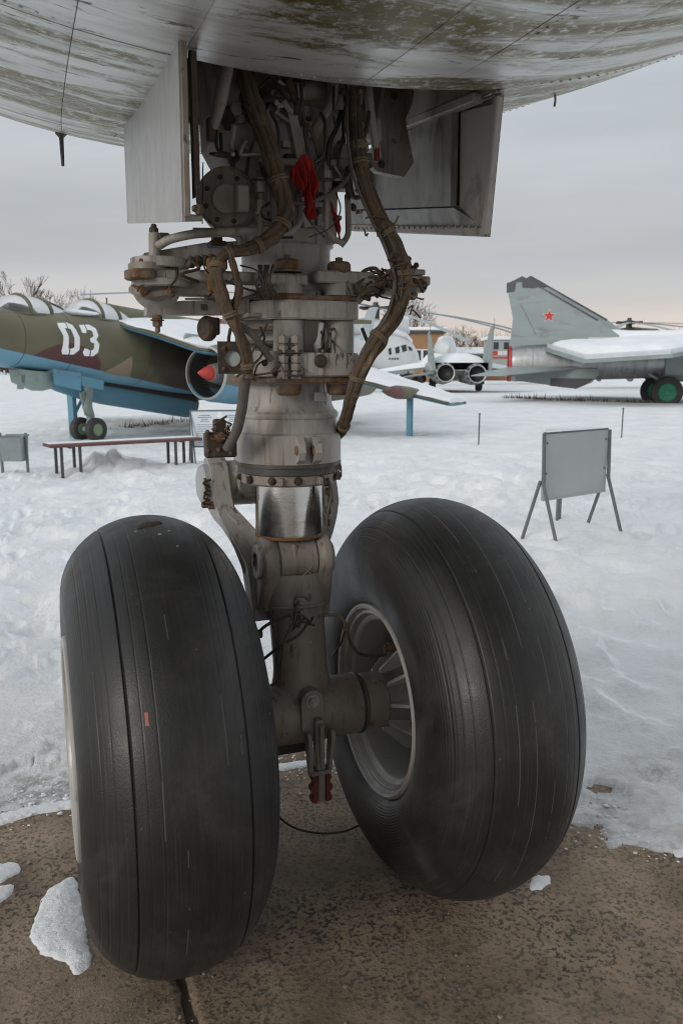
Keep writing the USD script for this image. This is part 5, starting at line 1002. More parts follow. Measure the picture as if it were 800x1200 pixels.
def make_wheel(gx, inner):
    """inner = which side (-1 or 1) carries the brake with its ribs."""
    w = thing('wheel', (gx, 0, AZ), 0, parent=B)
    obj('tyre', TYRE, 'tyre_rubber' if inner > 0 else 'dusty_tyre_rubber', w, smooth=True)
    D = V(1, 0, 0); O = V(0, 0, 0)
    prof = []
    for s in (-1, 1):
        pr_ = [(0.262, 0.168), (0.2665, 0.172), (0.2685, 0.18), (0.266, 0.187), (0.26, 0.19), (0.2535, 0.187), (0.250, 0.178), (0.2465, 0.174), (0.2395, 0.174), (0.2365, 0.17), (0.2325, 0.158), (0.2215, 0.153), (0.216, 0.145), (0.212, 0.12), (0.205, 0.03)]
        prof.append([(r, s * (t + (0.022 if s != inner else 0.0))) for r, t in pr_])
    rim = obj('rim', [lathe(p, O, D, 80) for p in prof], 'rim_metal', w, smooth=40)
    obj('rim_well', [lathe([(0.262, -0.185), (0.262, 0.185)], O, D, 64)], 'rim_dark', rim, smooth=True)
    disc = obj('wheel_disc', [lathe([(0.215, 0.014), (0.19, 0.02), (0.13, 0.026), (0.06, 0.03)], O, D, 64), lathe([(0.215, -0.014), (0.19, -0.02), (0.13, -0.026), (0.06, -0.03)], O, D, 64)], 'rim_dark', w, smooth=True)
    s = inner
    hub = obj('hub', lathe([(0.16, s * 0.02), (0.172, s * 0.045), (0.174, s * 0.052), (0.172, s * 0.058), (0.12, s * 0.062), (0.112, s * 0.07), (0.098, s * 0.085), (0.084, s * 0.12), (0.076, s * 0.164), (0.04, s * 0.164)], O, D, 48), 'hub_grey', w, smooth=30)
    obj('brake_plate', lathe([(0.112, s * 0.0605), (0.165, s * 0.0545), (0.17, s * 0.0565), (0.165, s * 0.0605), (0.112, s * 0.0665)], O, D, 48, closed=True), 'rim_metal', hub, smooth=30)
    for k in range(9):
        t = 2 * math.pi * k / 9 + 0.2; rad = V(0, math.cos(t), math.sin(t)); tan = V(0, -math.sin(t), math.cos(t))
        o = [(0.076, s * 0.166), (0.086, s * 0.166), (0.146, s * 0.1), (0.148, s * 0.06), (0.076, s * 0.07)]
        a_ = [rad * r + D * x + tan * h for r, x in o for h in (-0.0048, 0.0048)]
        rb = obj('rib', hull(np.array(a_)), 'rim_metal', hub, smooth=20)
        t2 = t + math.pi / 9; rad2 = V(0, math.cos(t2), math.sin(t2))
        if k % 3 != 1: obj('hub_bolt', hexbolt(rad2 * 0.142 + D * s * 0.077, D * s, 0.008, 0.014), 'rim_metal', hub)
    for k in range(3):
        t = 2 * math.pi * k / 3 + 1.25; rad = V(0, math.cos(t), math.sin(t))
        obj('brake_fitting', [cyl(rad * 0.135 + D * s * 0.075, rad * 0.135 + D * s * 0.12, 0.014, n=14), hexbolt(rad * 0.135 + D * s * 0.118, D * s, 0.011)], 'rusty_steel', hub)
    # outside hub cap
    obj('hub_cap', lathe([(0, -s * 0.085), (0.05, -s * 0.084), (0.07, -s * 0.07), (0.078, -s * 0.05), (0.12, -s * 0.04), (0.13, -s * 0.02)], O, D, 40), 'rim_metal', w, smooth=30)
    for k in range(8):
        t = 2 * math.pi * k / 8; obj('rim_bolt', hexbolt(V(0, math.cos(t), math.sin(t)) * 0.17 - D * s * 0.02, -D * s, 0.008), 'rim_metal', w)
    return w
SPC = 0.388
make_wheel(-SPC, 1); make_wheel(SPC, -1)
mk = P_(172, 843, 0) ; 
def on_left_tyre(px, py):
    """Point on the tread of the left tyre seen at a pixel."""
    r = to_gear(W(px, py, y=1.0)) - CG; ts = np.linspace(0.5, 2.2, 4000); P = CG + ts[:, None] * r
    x = P[:, 0] + SPC; rho = np.hypot(P[:, 1], P[:, 2] - AZ); n = 2.0; rc = RIMR + (TR - RIMR) * 0.34
    inside = (np.abs(x) < TW / 2) & (rho < rc + (TR - rc) * np.clip(1 - (np.abs(x) / (TW / 2)) ** n, 0, 1) ** (1 / n))
    return P[np.argmax(inside)] if inside.any() else P[0]
m0 = on_left_tyre(172, 843); nn = unit(V(0, m0[1], m0[2] - AZ))
tg_ = np.cross(V(1, 0, 0), nn)
tread_mark = prism(Polygon([(-.004, -.013), (.004, -.013), (.0025, -.004), (.0035, .006), (.003, .012), (-.004, .013), (-.003, .0)]), m0 + nn * 0.001, V(1, 0, 0), -tg_ if np.dot(np.cross(V(1, 0, 0), -tg_), nn) > 0 else tg_, -0.002, 0.0012)
paint('pink_mark_paint', (0.5, 0.2, 0.16), (0.42, 0.15, 0.12), 60, 0.7)
obj('painted_mark', tread_mark, 'pink_mark_paint', B, smooth=False, label='small pink painted dash on the left tyre tread')
for i, (px, py, sz, mm) in enumerate(((174, 615, .02, 'mud'), (166, 618, .01, 'mud'), (184, 613, .012, 'mud'), (160, 623, .005, 'grit'), (187, 626, .005, 'grit'), (208, 640, .003, 'grit'), (198, 622, .004, 'grit'))):
    if i == 0: paint('mud', (0.05, 0.035, 0.022), (0.035, 0.025, 0.016), 60, 0.9, bump=0.5)
    q0 = on_left_tyre(px, py); n0 = unit(V(0, q0[1], q0[2] - AZ)); u0, v0, _ = frame(n0); ic = trimesh.creation.icosphere(subdivisions=2); vv = ic.vertices * (0.75 + 0.5 * meshkit.noise(ic.vertices * 2 + i * 7, 4))[:, None]
    obj('mud_spot', trimesh.Trimesh(q0 + sz * (vv[:, :1] * u0 + vv[:, 1:2] * v0) + n0 * vv[:, 2:3] * min(sz * .35, .004), ic.faces, process=False), mm, B, smooth=True)
pipe_px([(322, 952, 0.1), (334, 964, 0.08), (352, 973, 0.05), (378, 977, 0.03), (402, 975, 0.02), (420, 968, 0.03)], 0.003, 'black_cable', 'cable')

# ---- red cloth tied between the cables
def flag(pts, gy, name, label, seed, thick=0.012):
    out = [P_(x, y, gy) for x, y in pts]; g = Polygon([(p[0], p[2]) for p in out]).buffer(0.001); x0, z0, x1, z1 = g.bounds
    v, f = trimesh.creation.triangulate_polygon(g, engine='earcut'); m0 = trimesh.Trimesh(np.c_[v[:, 0], np.zeros(len(v)), v[:, 1]], f, process=False)
    m0 = m0.subdivide_to_size(0.007); P = m0.vertices
    wv = np.sin(P[:, 0] * 230 + 7.0 * meshkit.fbm(P * 12, 3, seed)) + 0.6 * np.sin(P[:, 2] * 70 + P[:, 0] * 60)
    wv = 1 - 2 * np.abs(wv / 1.6)
    Y = gy + 0.017 * wv * np.clip((z1 - P[:, 2]) / (z1 - z0) * 1.6 + .2, 0, 1) + (meshkit.fbm(P * 30, 3, seed + 1) - .5) * 0.02
    v1 = np.stack([P[:, 0], Y, P[:, 2]], -1); m1 = trimesh.Trimesh(v1, m0.faces, process=False); m1.merge_vertices(); m2 = trimesh.Trimesh(m1.vertices + V(0, 0.003, 0), m1.faces[:, ::-1], process=False)
    m = cat(m1, m2); m.remove_unreferenced_vertices(); m.apply_transform(trimesh.transformations.rotation_matrix(TH, (0, 0, 1))); m.apply_translation(GEAR)
    return tag(obj(name, m, 'red_cloth', smooth=60), label, 'cloth tag')
flag([(353, 181), (361, 181), (366, 188), (371, 205), (374, 224), (369, 228), (370, 254), (365, 257), (360, 248), (358, 230), (350, 220), (345, 212), (338, 203), (341, 196), (348, 192)], -0.10, 'red_cloth_tag', 'crumpled red cloth tag hanging in front of the landing gear strut', 3)
flag([(387, 236), (389, 237), (395, 255), (401, 274), (401, 281), (398, 270), (391, 252)], -0.065, 'red_cloth_strip', 'narrow red cloth strip behind the grey pipe of the landing gear', 4)

# ---------------------------------------------------------------- things on the snow
def spot(px, py):
    """Where the ray of a pixel meets the snow."""
    z = 0.08
    for _ in range(4):
        w = W(px, py, z=z); z = hs(w[0], w[1])
    return V(w[0], w[1], z)
# bench
b0, b1 = spot(82, 552), spot(205, 545)
bd = unit((b1 - b0) * V(1, 1, 0)); bl = np.linalg.norm((b1 - b0)[:2]) + 0.35
bc = (b0 + b1) / 2 + V(0, 0.12, 0); brz = math.degrees(math.atan2(bd[1], bd[0]))
bench = thing('bench', (bc[0], bc[1], bc[2] - 0.03), brz, 'long dark red plank bench on thin black legs in the snow', 'bench')
for k in range(3):
    obj('plank', box((0, -0.13 + 0.13 * k, 0.385), (bl + 0.3, 0.118, 0.038), 0.006), 'bench_wood', bench)
for s in (-1, 1):
    for d in (0, 0.24):
        for y in (-0.14, 0.14): obj('leg', beam((s * (bl / 2 - d), y, -0.05), (s * (bl / 2 - d), y, 0.366), 0.035, 0.035, (0, 1, 0)), 'dark_post', bench)
    obj('cross_rail', beam((s * (bl / 2 - 0.12), -0.15, 0.355), (s * (bl / 2 - 0.12), 0.15, 0.355), 0.03, 0.02), 'dark_post', bench)
sn = box((0, 0.06, 0.408), (bl + 0.24, 0.2, 0.012), 0.005); obj('snow_dusting', sn, 'snow', bench)
# litter bin
bn = spot(18, 553); binb = thing('litter_bin', (bn[0], bn[1], bn[2]), -4, 'grey sheet metal litter bin hung between two posts in the snow', 'litter bin')
pxm = bn[1] / FPX
hw = 15.5 * pxm
bin_box = hull(np.array([(-hw + .03, -0.13, 42 * pxm - .02), (hw - .02, -0.13, 42 * pxm - .02), (-hw + .03, 0.12, 42 * pxm), (hw - .02, 0.12, 42 * pxm), (-hw + .05, -0.09, 12 * pxm), (hw - .03, -0.09, 12 * pxm), (-hw + .05, 0.09, 12 * pxm), (hw - .03, 0.09, 12 * pxm)]))
obj('bin_body', bin_box, 'bin_grey', binb, smooth=20)
for y in (-0.135, 0.125): obj('bin_rim', beam((-hw + .02, y, 42 * pxm - 0.004), (hw - .01, y, 42 * pxm - 0.004), 0.014, 0.02), 'post_grey', binb)
for s in (-1, 1): obj('post', beam((s * hw, 0, -0.06), (s * hw, 0, 43 * pxm + 0.02), 0.03, 0.035, (0, 1, 0)), 'post_grey', binb)
# information board on the left, partly behind the strut
ib = spot(236, 541); ip = ib[1] / FPX
board = thing('information_board', (ib[0], ib[1], ib[2]), 8, 'pale blue printed information board on an A-frame behind the bench', 'board')
bw, z0, z1 = 74 * ip, 18 * ip, 60 * ip
x0 = -11 * ip
obj('panel', box((x0 + bw / 2, 0, (z0 + z1) / 2), (bw, 0.02, z1 - z0), 0.003), 'board_paper', board)
obj('frame', [beam((x0, -0.012, z), (x0 + bw, -0.012, z), 0.012, 0.02) for z in (z0, z1)], 'post_grey', board)
for x in (x0 + 0.0, x0 + bw):
    obj('leg', beam((x, 0.0, z1), (x + 0.06, -0.14, -0.05), 0.02, 0.02, (0, 1, 0)), 'post_grey', board); obj('leg', beam((x, 0.02, z1), (x - 0.05, 0.3, -0.05), 0.02, 0.02, (0, 1, 0)), 'post_grey', board)
ink = []
for r_ in range(4):
    w_ = [0.16, 0.2, 0.1, 0.13][r_]; ink.append(box((x0 + 0.2, -0.0115, z1 - 0.07 - r_ * 0.028), (w_, 0.003, 0.009), 0.0005)); ink.append(box((x0 + 0.62, -0.0115, z1 - 0.07 - r_ * 0.028), (w_ * 1.2, 0.003, 0.009), 0.0005))
for r_ in range(11):
    ink.append(box((x0 + 0.2 + rng.uniform(0, .02), -0.0115, z1 - 0.2 - r_ * 0.026), (rng.uniform(.2, .27), 0.003, 0.006), 0.0005)); ink.append(box((x0 + 0.66, -0.0115, z1 - 0.2 - r_ * 0.026), (rng.uniform(.3, .4), 0.003, 0.006), 0.0005))
tag(obj('printed_lines', ink, 'board_ink', board, smooth=False), kind='stuff')
obj('white_card', box((x0 + 0.42, -0.014, z1 - 0.06), (0.07, 0.003, 0.09), 0.0005), 'white_paint', board)
# A-frame board on the right, seen from behind
sa, sb = spot(622, 628), spot(736, 622)
sc = (sa + spot(660, 633) + sb + spot(693, 620)) / 4
sc = sc - V(7 * sc[1] / FPX, 0, 0); sp = sc[1] / FPX; dx = sb - sa; srz = 34.0
sign = thing('display_board', (sc[0], sc[1], 0), srz, 'blank grey back of a free-standing A-frame display board in the snow', 'board')
hw = 0.395; zt, zbm = sc[2] + 120 * sp, sc[2] + 43 * sp
obj('panel', prism([(-hw, zbm - .005), (hw, zbm + .01), (hw, zt), (-hw, zt - .01)], (0, 0.012, 0), (1, 0, 0), EZ, -0.01, 0.01), 'panel_grey', sign, smooth=20)
obj('frame', [beam((-hw, 0.012, zt), (hw, 0.012, zt + .006), 0.025, 0.016)], 'post_grey', sign)
obj('snow_ridge', hull(np.array([(-hw + .02, -.006, zt + .008), (hw - .03, -.006, zt + .014), (-hw + .02, .03, zt + .008), (hw - .03, .03, zt + .014), (-hw * .6, .012, zt + .026), (hw * .5, .012, zt + .03)])), 'snow', sign)
obj('panel_fold', beam((-hw, 0.0, zbm), (hw, 0.0, zbm + .014), 0.012, 0.014), 'panel_grey', sign)
for x in (-hw + .03, hw - .03):
    for z in (zt - .08, zbm + .22): obj('bolt', hexbolt((x, 0.002, z), (0, -1, 0), 0.007), 'post_grey', sign)
for s in (-1, 1):
    xx = s * (hw + 0.012)
    obj('leg', beam((xx, 0.0, zt), (xx, -0.015, zbm + 0.12), 0.024, 0.026, (0, 1, 0)), 'post_grey', sign)
    obj('leg', beam((xx, -0.015, zbm + 0.13), (xx, -0.19, sc[2] - 0.06), 0.022, 0.024, (0, 1, 0)), 'post_grey', sign)
    obj('leg', beam((xx, 0.02, zbm + 0.16), (xx, 0.20, sc[2] - 0.06), 0.022, 0.024, (0, 1, 0)), 'post_grey', sign)
wb = W(651, 506, y=sc[1] + 0.55); wbx = thing('white_case', (wb[0], wb[1], 0), 5, 'small weathered white case standing behind the grey display board', 'box')
gz = hs(wb[0], wb[1]); obj('lid', box((0, 0, wb[2]), (33 * sp, 0.10, 0.075), 0.006), 'white_paint', wbx); obj('stand', beam((0.06, 0, gz - 0.05), (0.06, 0, wb[2] - .03), 0.04, 0.04, (0, 1, 0)), 'post_grey', wbx)
for px, y0, y1, lab in ((560.5, 486, 521, 'thin dark stake in the snow left of the grey display board'), (728, 480, 511, 'thin dark stake in the snow below the green wheel')):
    q = spot(px, y1); h = (y1 - y0) * q[1] / FPX; st_ = thing('stake', q, 0, lab, 'stake')
    obj('rod', cyl((0, 0, -0.1), (0.004, 0, h), 0.013, n=8), 'dark_post', st_); obj('cap', cyl((0.004, 0, h), (0.004, 0, h + 0.03), 0.018, n=8), 'dark_post', st_)
# dry grass showing through the snow
def tufts(segs, n, hgt, name, label, spread, m='dry_grass'):
    ms = []
    for (xa, ya, xb, yb) in segs:
        for _ in range(n):
            t = rng.random(); q = spot_fast(xa + (xb - xa) * t, ya + (yb - ya) * t); q = q + V(rng.gauss(0, spread), rng.gauss(0, spread * 2.5), 0)
            for _ in range(6):
                a_ = rng.uniform(0, 6.28); L = hgt * rng.uniform(.3, 1.15) * (1.8 if rng.random() < .05 else 1); d = V(math.cos(a_) * .5, math.sin(a_) * .5, 1) * L; w_ = V(-math.sin(a_), math.cos(a_), 0) * L * 0.08
                b_ = q + V(rng.gauss(0, .05), rng.gauss(0, .05), -0.05)
                ms.append(np.array([b_ - w_, b_ + w_, b_ + d]))
    v = np.concatenate(ms); f = np.arange(len(v)).reshape(-1, 3)
    o = obj(name, trimesh.Trimesh(v, f, process=False), m, smooth=False); tag(o, label, 'grass', kind='stuff')
def spot_fast(px, py):
    w = W(px, py, z=0.08); return V(w[0], w[1], hs(w[0], w[1]))
tufts([(590, 466, 640, 468), (610, 467, 770, 471), (640, 469, 760, 471)], 70, 0.2, 'dry_grass', 'dry weeds poking through the snow in front of the grey twin-engine jet', 0.12)
tufts([(130, 501, 225, 493), (150, 500, 215, 492)], 60, 0.13, 'dry_grass', 'dark dry grass on the bare bank under the camouflaged jet', 0.1)
tufts([(0, 437, 60, 437), (0, 431, 20, 431)], 40, 0.3, 'dry_grass', 'dark weeds in the snow at the far left behind the camouflaged jet', 0.3)

# ---------------------------------------------------------------- camouflaged jet with the number 03
NG = W(104, 511, z=0.14); NGx, NGy = NG[0], NG[1]
PHI = math.radians(58)                                   # the tail lies in this direction from the nose wheel
jet = thing('camouflaged_jet', (NGx, NGy, 0), math.degrees(PHI), 'camouflaged jet with light blue belly and white stencilled number 03', 'aircraft')
JC, JS = math.cos(PHI), math.sin(PHI)
# local axes: x aft, y away from the camera side (port side to camera is y < 0), z up
def J(px, py, ly):
    """Local point of the jet on the plane y = ly seen at a pixel."""
    r = W(px, py, y=1.0) - V(0, 0, CAM_H); o = V(0 - NGx, 0 - NGy, 0)
    oy = -o[0] * JS + o[1] * JC; ry = -r[0] * JS + r[1] * JC; t = (ly - oy) / ry
    w = V(0, 0, CAM_H) + t * r - V(NGx, NGy, 0); return V(w[0] * JC + w[1] * JS, -w[0] * JS + w[1] * JC, w[2])
FS = []          # fuselage stations: x, centre z, half width, top half height, bottom half height
for x, zt_, zb_, hw_ in ((-4.6, 2.2, 1.9, .15), (-4.0, 2.33, 1.7, .36), (-3.2, 2.42, 1.58, .5), (-2.2, 2.47, 1.50, .58), (-1.2, 2.49, 1.40, .63), (0, 2.47, 1.24, .67), (1.2, 2.44, 1.08, .7), (2.4, 2.42, .92, .72), (3.6, 2.40, .82, .72), (5, 2.38, .85, .7), (6.4, 2.35, .98, .66), (7.8, 2.3, 1.2, .56), (8.9, 2.25, 1.45, .4), (9.4, 2.2, 1.7, .25)):
    FS.append((x, (zt_ + zb_) / 2, hw_, (zt_ - zb_) / 2))
def fus_at(x):
    xs = [f[0] for f in FS]; return [np.interp(x, xs, [f[k] for f in FS]) for k in (1, 2, 3)]
def camo():
    n = {'tc': ('texture_coordinate', {}), 's': ('separate_xyz', {}), 'nz': ('noise_texture', {'scale': 1.2, 'detail': 3.0}),
         'g': ('rgb_ramp', {'ramp': [(0.35, (0.08, 0.074, 0.042)), (0.7, (0.112, 0.102, 0.06))]}),
         'p': ('principled_bsdf', {'roughness': 0.45})}
    l = [('tc.object', 's.vector'), ('tc.object', 'nz.vector'), ('nz.fac', 'g.fac')]
    out = 'g.color'; k = 0
    def blob(cx, cz, rx, rz, col, sharp=0.06, wob=0.5):
        nonlocal out, k
        i = k; k += 1
        n[f'a{i}'] = ('math', {'math_type': 'subtract', 'value2': cx}); n[f'b{i}'] = ('math', {'math_type': 'subtract', 'value2': cz})
        n[f'c{i}'] = ('math', {'math_type': 'divide', 'value2': rx}); n[f'd{i}'] = ('math', {'math_type': 'divide', 'value2': rz})
        n[f'e{i}'] = ('math', {'math_type': 'multiply'}); n[f'f{i}'] = ('math', {'math_type': 'multiply'}); n[f'h{i}'] = ('math', {'math_type': 'add'})
        n[f'w{i}'] = ('math', {'math_type': 'multiply_add', 'value2': wob}); n[f'm{i}'] = ('map_range', {'from_min': 1.0 + wob / 2 - sharp, 'from_max': 1.0 + wob / 2 + sharp, 'to_min': 1.0, 'to_max': 0.0, 'clamp': True}); n[f'x{i}'] = ('mix', {'color2': col})
        l.extend([('s.x', f'a{i}.value1'), ('s.z', f'b{i}.value1'), (f'a{i}.value', f'c{i}.value1'), (f'b{i}.value', f'd{i}.value1'), (f'c{i}.value', f'e{i}.value1'), (f'c{i}.value', f'e{i}.value2'), (f'd{i}.value', f'f{i}.value1'), (f'd{i}.value', f'f{i}.value2'),
                  (f'e{i}.value', f'h{i}.value1'), (f'f{i}.value', f'h{i}.value2'), ('nz.fac', f'w{i}.value1'), (f'h{i}.value', f'w{i}.value3'), (f'w{i}.value', f'm{i}.value'), (f'm{i}.result', f'x{i}.fac'), (out, f'x{i}.color1')])
        out = f'x{i}.color'
    c = J(165, 432, -.68); blob(3.0, 1.72, 1.95, 0.8, (0.055, 0.045, 0.03))
    a0, a1 = J(35, 437, -.66), J(128, 437, -.66); blob((a0[0] + a1[0]) / 2, 1.36, (a1[0] - a0[0]) / 2 * .92, 0.52, (0.07, 0.022, 0.022), 0.04, 0.2)
    blob(-3.6, 2.1, 0.9, 0.6, (0.06, 0.05, 0.032)); blob(7.5, 2.1, 1.3, 0.7, (0.055, 0.045, 0.03))
    # light blue underside below a line that sinks towards the tail
    n['lx'] = ('math', {'math_type': 'multiply_add', 'value2': 0.17}); n['lm'] = ('map_range', {'from_min': 1.385, 'from_max': 1.40, 'to_min': 1.0, 'to_max': 0.0, 'clamp': True}); n['lk'] = ('mix', {'color2': (0.13, 0.29, 0.385)})
    l.extend([('s.x', 'lx.value1'), ('s.z', 'lx.value3'), ('lx.value', 'lm.value'), ('lm.result', 'lk.fac'), (out, 'lk.color1'), ('lk.color', 'p.base_color')])
    mat('camouflage', n, l)
camo()
fz = loft([ring_yz(x, 0, cz, hw_, hh, 2.15, 48) for x, cz, hw_, hh in [(x, *fus_at(x)) for x in np.r_[np.linspace(-4.6, -3.2, 8), np.linspace(-3, 7.8, 40), np.linspace(8, 9.4, 8)]]])
fusj = obj('fuselage', fz, 'camouflage', jet, smooth=True)
for x in (-3.0, -1.75, -.75, 1.05, 2.1, 3.2, 4.6):
    st = [(q, *fus_at(q)) for q in (x - .007, x + .007)]
    obj('panel_joint', loft([ring_yz(q, 0, cz, hw_ * 1.003, hh * 1.003, 2.15, 48) for q, cz, hw_, hh in st], False), 'joint_dark', fusj, smooth=True)
def side_y(x, z):
    cz, hw_, hh = fus_at(x); t = np.clip(abs(z - cz) / hh, 0, 0.999); return -hw_ * (1 - t ** 2.15) ** (1 / 2.15)
def on_side(poly, off=0.006, step=0.03):
    """Flat lettering or patch laid on the near side of the fuselage."""
    ms = []
    for g in getattr(poly, 'geoms', [poly]):
        v, f = trimesh.creation.triangulate_polygon(g, engine='earcut'); m = trimesh.Trimesh(np.c_[v, np.zeros(len(v))], f, process=False)
        for _ in range(3):
            if m.edges_unique_length.max() > step * 3: m = m.subdivide()
        P = m.vertices; ms.append(trimesh.Trimesh(np.array([(p[0], side_y(p[0], p[1]) - off, p[1]) for p in P]), m.faces, process=False))
    m = cat(ms)
    if m.face_normals[:, 1].mean() > 0: m.invert()
    return m
def px_poly(pts, ly=-0.62): return Polygon([(J(x, y, ly)[0], J(x, y, ly)[2]) for x, y in pts])
S_ = 800 / 160.0
def zpx(pts): return [(x / S_, 310 + y / S_) for x, y in pts]
zero = Polygon(zpx([(352, 340), (412, 338), (440, 352), (465, 425), (465, 500), (437, 527), (375, 525), (366, 505), (372, 420), (352, 365)])).difference(Polygon(zpx([(388, 370), (420, 375), (434, 430), (434, 485), (422, 492), (402, 490), (402, 420)])))
zero = zero.difference(Polygon(zpx([(398, 330), (404, 330), (410, 372), (404, 372)]))).difference(Polygon(zpx([(408, 488), (414, 488), (416, 535), (410, 535)])))
three = Polygon(zpx([(478, 352), (540, 350), (570, 372), (575, 415), (560, 440), (576, 465), (572, 515), (548, 537), (500, 535), (486, 515), (492, 490), (515, 495), (518, 502), (540, 500), (546, 490), (546, 462), (526, 452), (524, 432), (545, 420), (545, 392), (535, 382), (512, 384), (505, 402), (482, 398)]))
three = three.difference(Polygon(zpx([(508, 340), (513, 340), (519, 390), (513, 390)]))).difference(Polygon(zpx([(524, 495), (530, 495), (534, 545), (528, 545)])))
for nm, g in (('numeral_zero', zero), ('numeral_three', three)):
    g2_ = [Polygon([(J(x, y, -0.64)[0], J(x, y, -0.64)[2]) for x, y in q.exterior.coords], [[(J(x, y, -0.64)[0], J(x, y, -0.64)[2]) for x, y in h.coords] for h in q.interiors]) for q in getattr(g, 'geoms', [g])]
    obj(nm, on_side(shapely.MultiPolygon(g2_) if len(g2_) > 1 else g2_[0]), 'white_paint', fusj, smooth=True)
paint('tan_patch', (0.23, 0.18, 0.12), (0.2, 0.155, 0.1), 3, 0.5)
obj('tan_patch', on_side(px_poly([(128, 436), (152, 417), (158, 440), (161, 442), (140, 439)]), 0.004), 'tan_patch', fusj, smooth=True)
# two canopies in tandem
def canopy(x0, x1, h, name):
    xs = np.linspace(x0, x1, 14); secs = []
    for x in xs:
        t = (x - x0) / (x1 - x0); cz, hw_, hh = fus_at(x); top = cz + hh; k = math.sin(math.pi * min(t ** 0.62, 1)) ** 0.8 if 0 < t < 1 else 0.02
        k = max(k, 0.02); a_ = np.linspace(0, np.pi, 13); w_ = 0.42
        secs.append(np.stack([np.full(13, x), w_ * (0.4 + .6 * k) * np.cos(a_), top - 0.12 + (h * k + 0.10) * np.sin(a_)], 1))
    n = 13; Vv = np.concatenate(secs); i = np.arange(len(Vv)).reshape(len(secs), n)
    f = np.concatenate([np.stack([i[:-1, :-1], i[1:, :-1], i[1:, 1:]], -1).reshape(-1, 3), np.stack([i[:-1, :-1], i[1:, 1:], i[:-1, 1:]], -1).reshape(-1, 3)])
    m = trimesh.Trimesh(Vv, f, process=False)
    c = obj(name, m, 'canopy_glass', jet, smooth=True)
    for q, wd in ((0, .02), (4, 0.03), (8, 0.035), (13, .02)):
        obj('frame', tube(secs[q] + V(0, 0, 0.004), wd, 6, 2), 'olive_paint', c)
    for s in (0, -1): obj('frame', tube(np.array([sc_[s] for sc_ in secs]), 0.028, 6, 2), 'olive_paint', c)
    m2 = trimesh.Trimesh(np.vstack([np.stack([sc_[4:9] * V(1, 1, 1) + V(0, 0, 0.03) for sc_ in secs[9:]]).reshape(-1, 3)]), [], process=False)
    k2 = np.arange(5 * 5).reshape(5, 5); f2 = np.concatenate([np.stack([k2[:-1, :-1], k2[1:, :-1], k2[1:, 1:]], -1).reshape(-1, 3), np.stack([k2[:-1, :-1], k2[1:, 1:], k2[:-1, 1:]], -1).reshape(-1, 3)])
    obj('snow_on_glass', trimesh.Trimesh(m2.vertices, f2, process=False), 'snow', c, smooth=True)
    obj('seat_block', box(((x0 + x1) / 2 - .1, 0, fus_at(x0)[0] + fus_at(x0)[2] + .02), (0.5, 0.34, 0.3), 0.05), 'dark_metal', c)
xa, xb = J(-8, 364, 0)[0], J(76, 364, 0)[0]; canopy(xa, xb, 0.25, 'front_canopy')
xa, xb = J(80, 357, 0)[0], J(152, 365, 0)[0]; canopy(xa, xb, 0.29, 'rear_canopy')
spx = [(x, *fus_at(x)) for x in np.linspace(J(118, 360, 0)[0], 6.0, 14)]
obj('spine', loft([ring_yz(x, 0, cz + hh - 0.12, 0.26 * (1 - i / 22), 0.32 * (1 - i / 16) + .05, 2, 20) for i, (x, cz, hw_, hh) in enumerate(spx)]), 'olive_paint', jet, smooth=True)
snr = [(x, *fus_at(x)) for x in np.linspace(J(70, 368, 0)[0], J(100, 368, 0)[0], 5)]
obj('snow_cap', loft([ring_yz(x, -0.1, cz + hh - 0.02, 0.3, 0.07, 2.2, 18) for x, cz, hw_, hh in snr]), 'snow', jet, smooth=True)
# near wing, from the shoulder down through the nacelle to the tip
NX = J(240, 437, -1.75)
def aero(p, ch, th, n=22):
    """Aerofoil ring: leading edge at p, chord ch to the rear."""
    a_ = np.linspace(0, 2 * np.pi, n, endpoint=False); c = (1 - np.cos(a_)) / 2
    return np.stack([p[0] + c * ch, np.full(n, p[1]), p[2] + np.sin(a_) * th / 2 * np.sqrt(np.clip(1 - c, 0.03, 1)) ], 1)
w0, w1_ = J(140, 381, -0.55), J(226, 411, -1.75)
ws = [((w0[0], -0.45, w0[2]), 5.0, 0.30), (((w0[0] + w1_[0]) / 2, -1.1, (w0[2] + w1_[2]) / 2 + .03), 4.3, 0.28), ((w1_[0] + .05, -1.75, w1_[2]), 3.6, 0.24), ((2.5, -2.3, 1.62), 3.0, 0.2), ((3.3, -3.8, 1.22), 2.3, 0.15), ((4.1, -5.2, 0.82), 1.5, 0.1), ((4.4, -5.6, 0.70), 1.0, 0.06)]
wing = obj('wing', loft([aero(*w_) for w_ in ws]), 'light_blue_paint', jet, smooth=40)
obj('wing_top', loft([aero((p[0] + .0, p[1], p[2] + 0.03), c * 0.99, t) for p, c, t in ws]), 'olive_paint', wing, smooth=40)
sn_secs = []
for p, c, t in ws:
    for_ = aero((p[0] + 0.06, p[1] + (0.06 if p[1] > -1 else 0), p[2] + 0.08), c * 0.95, 0.3 if p[1] > -2.5 else 0.16); for_[:, 2] = np.maximum(for_[:, 2], p[2] + 0.03); sn_secs.append(for_)
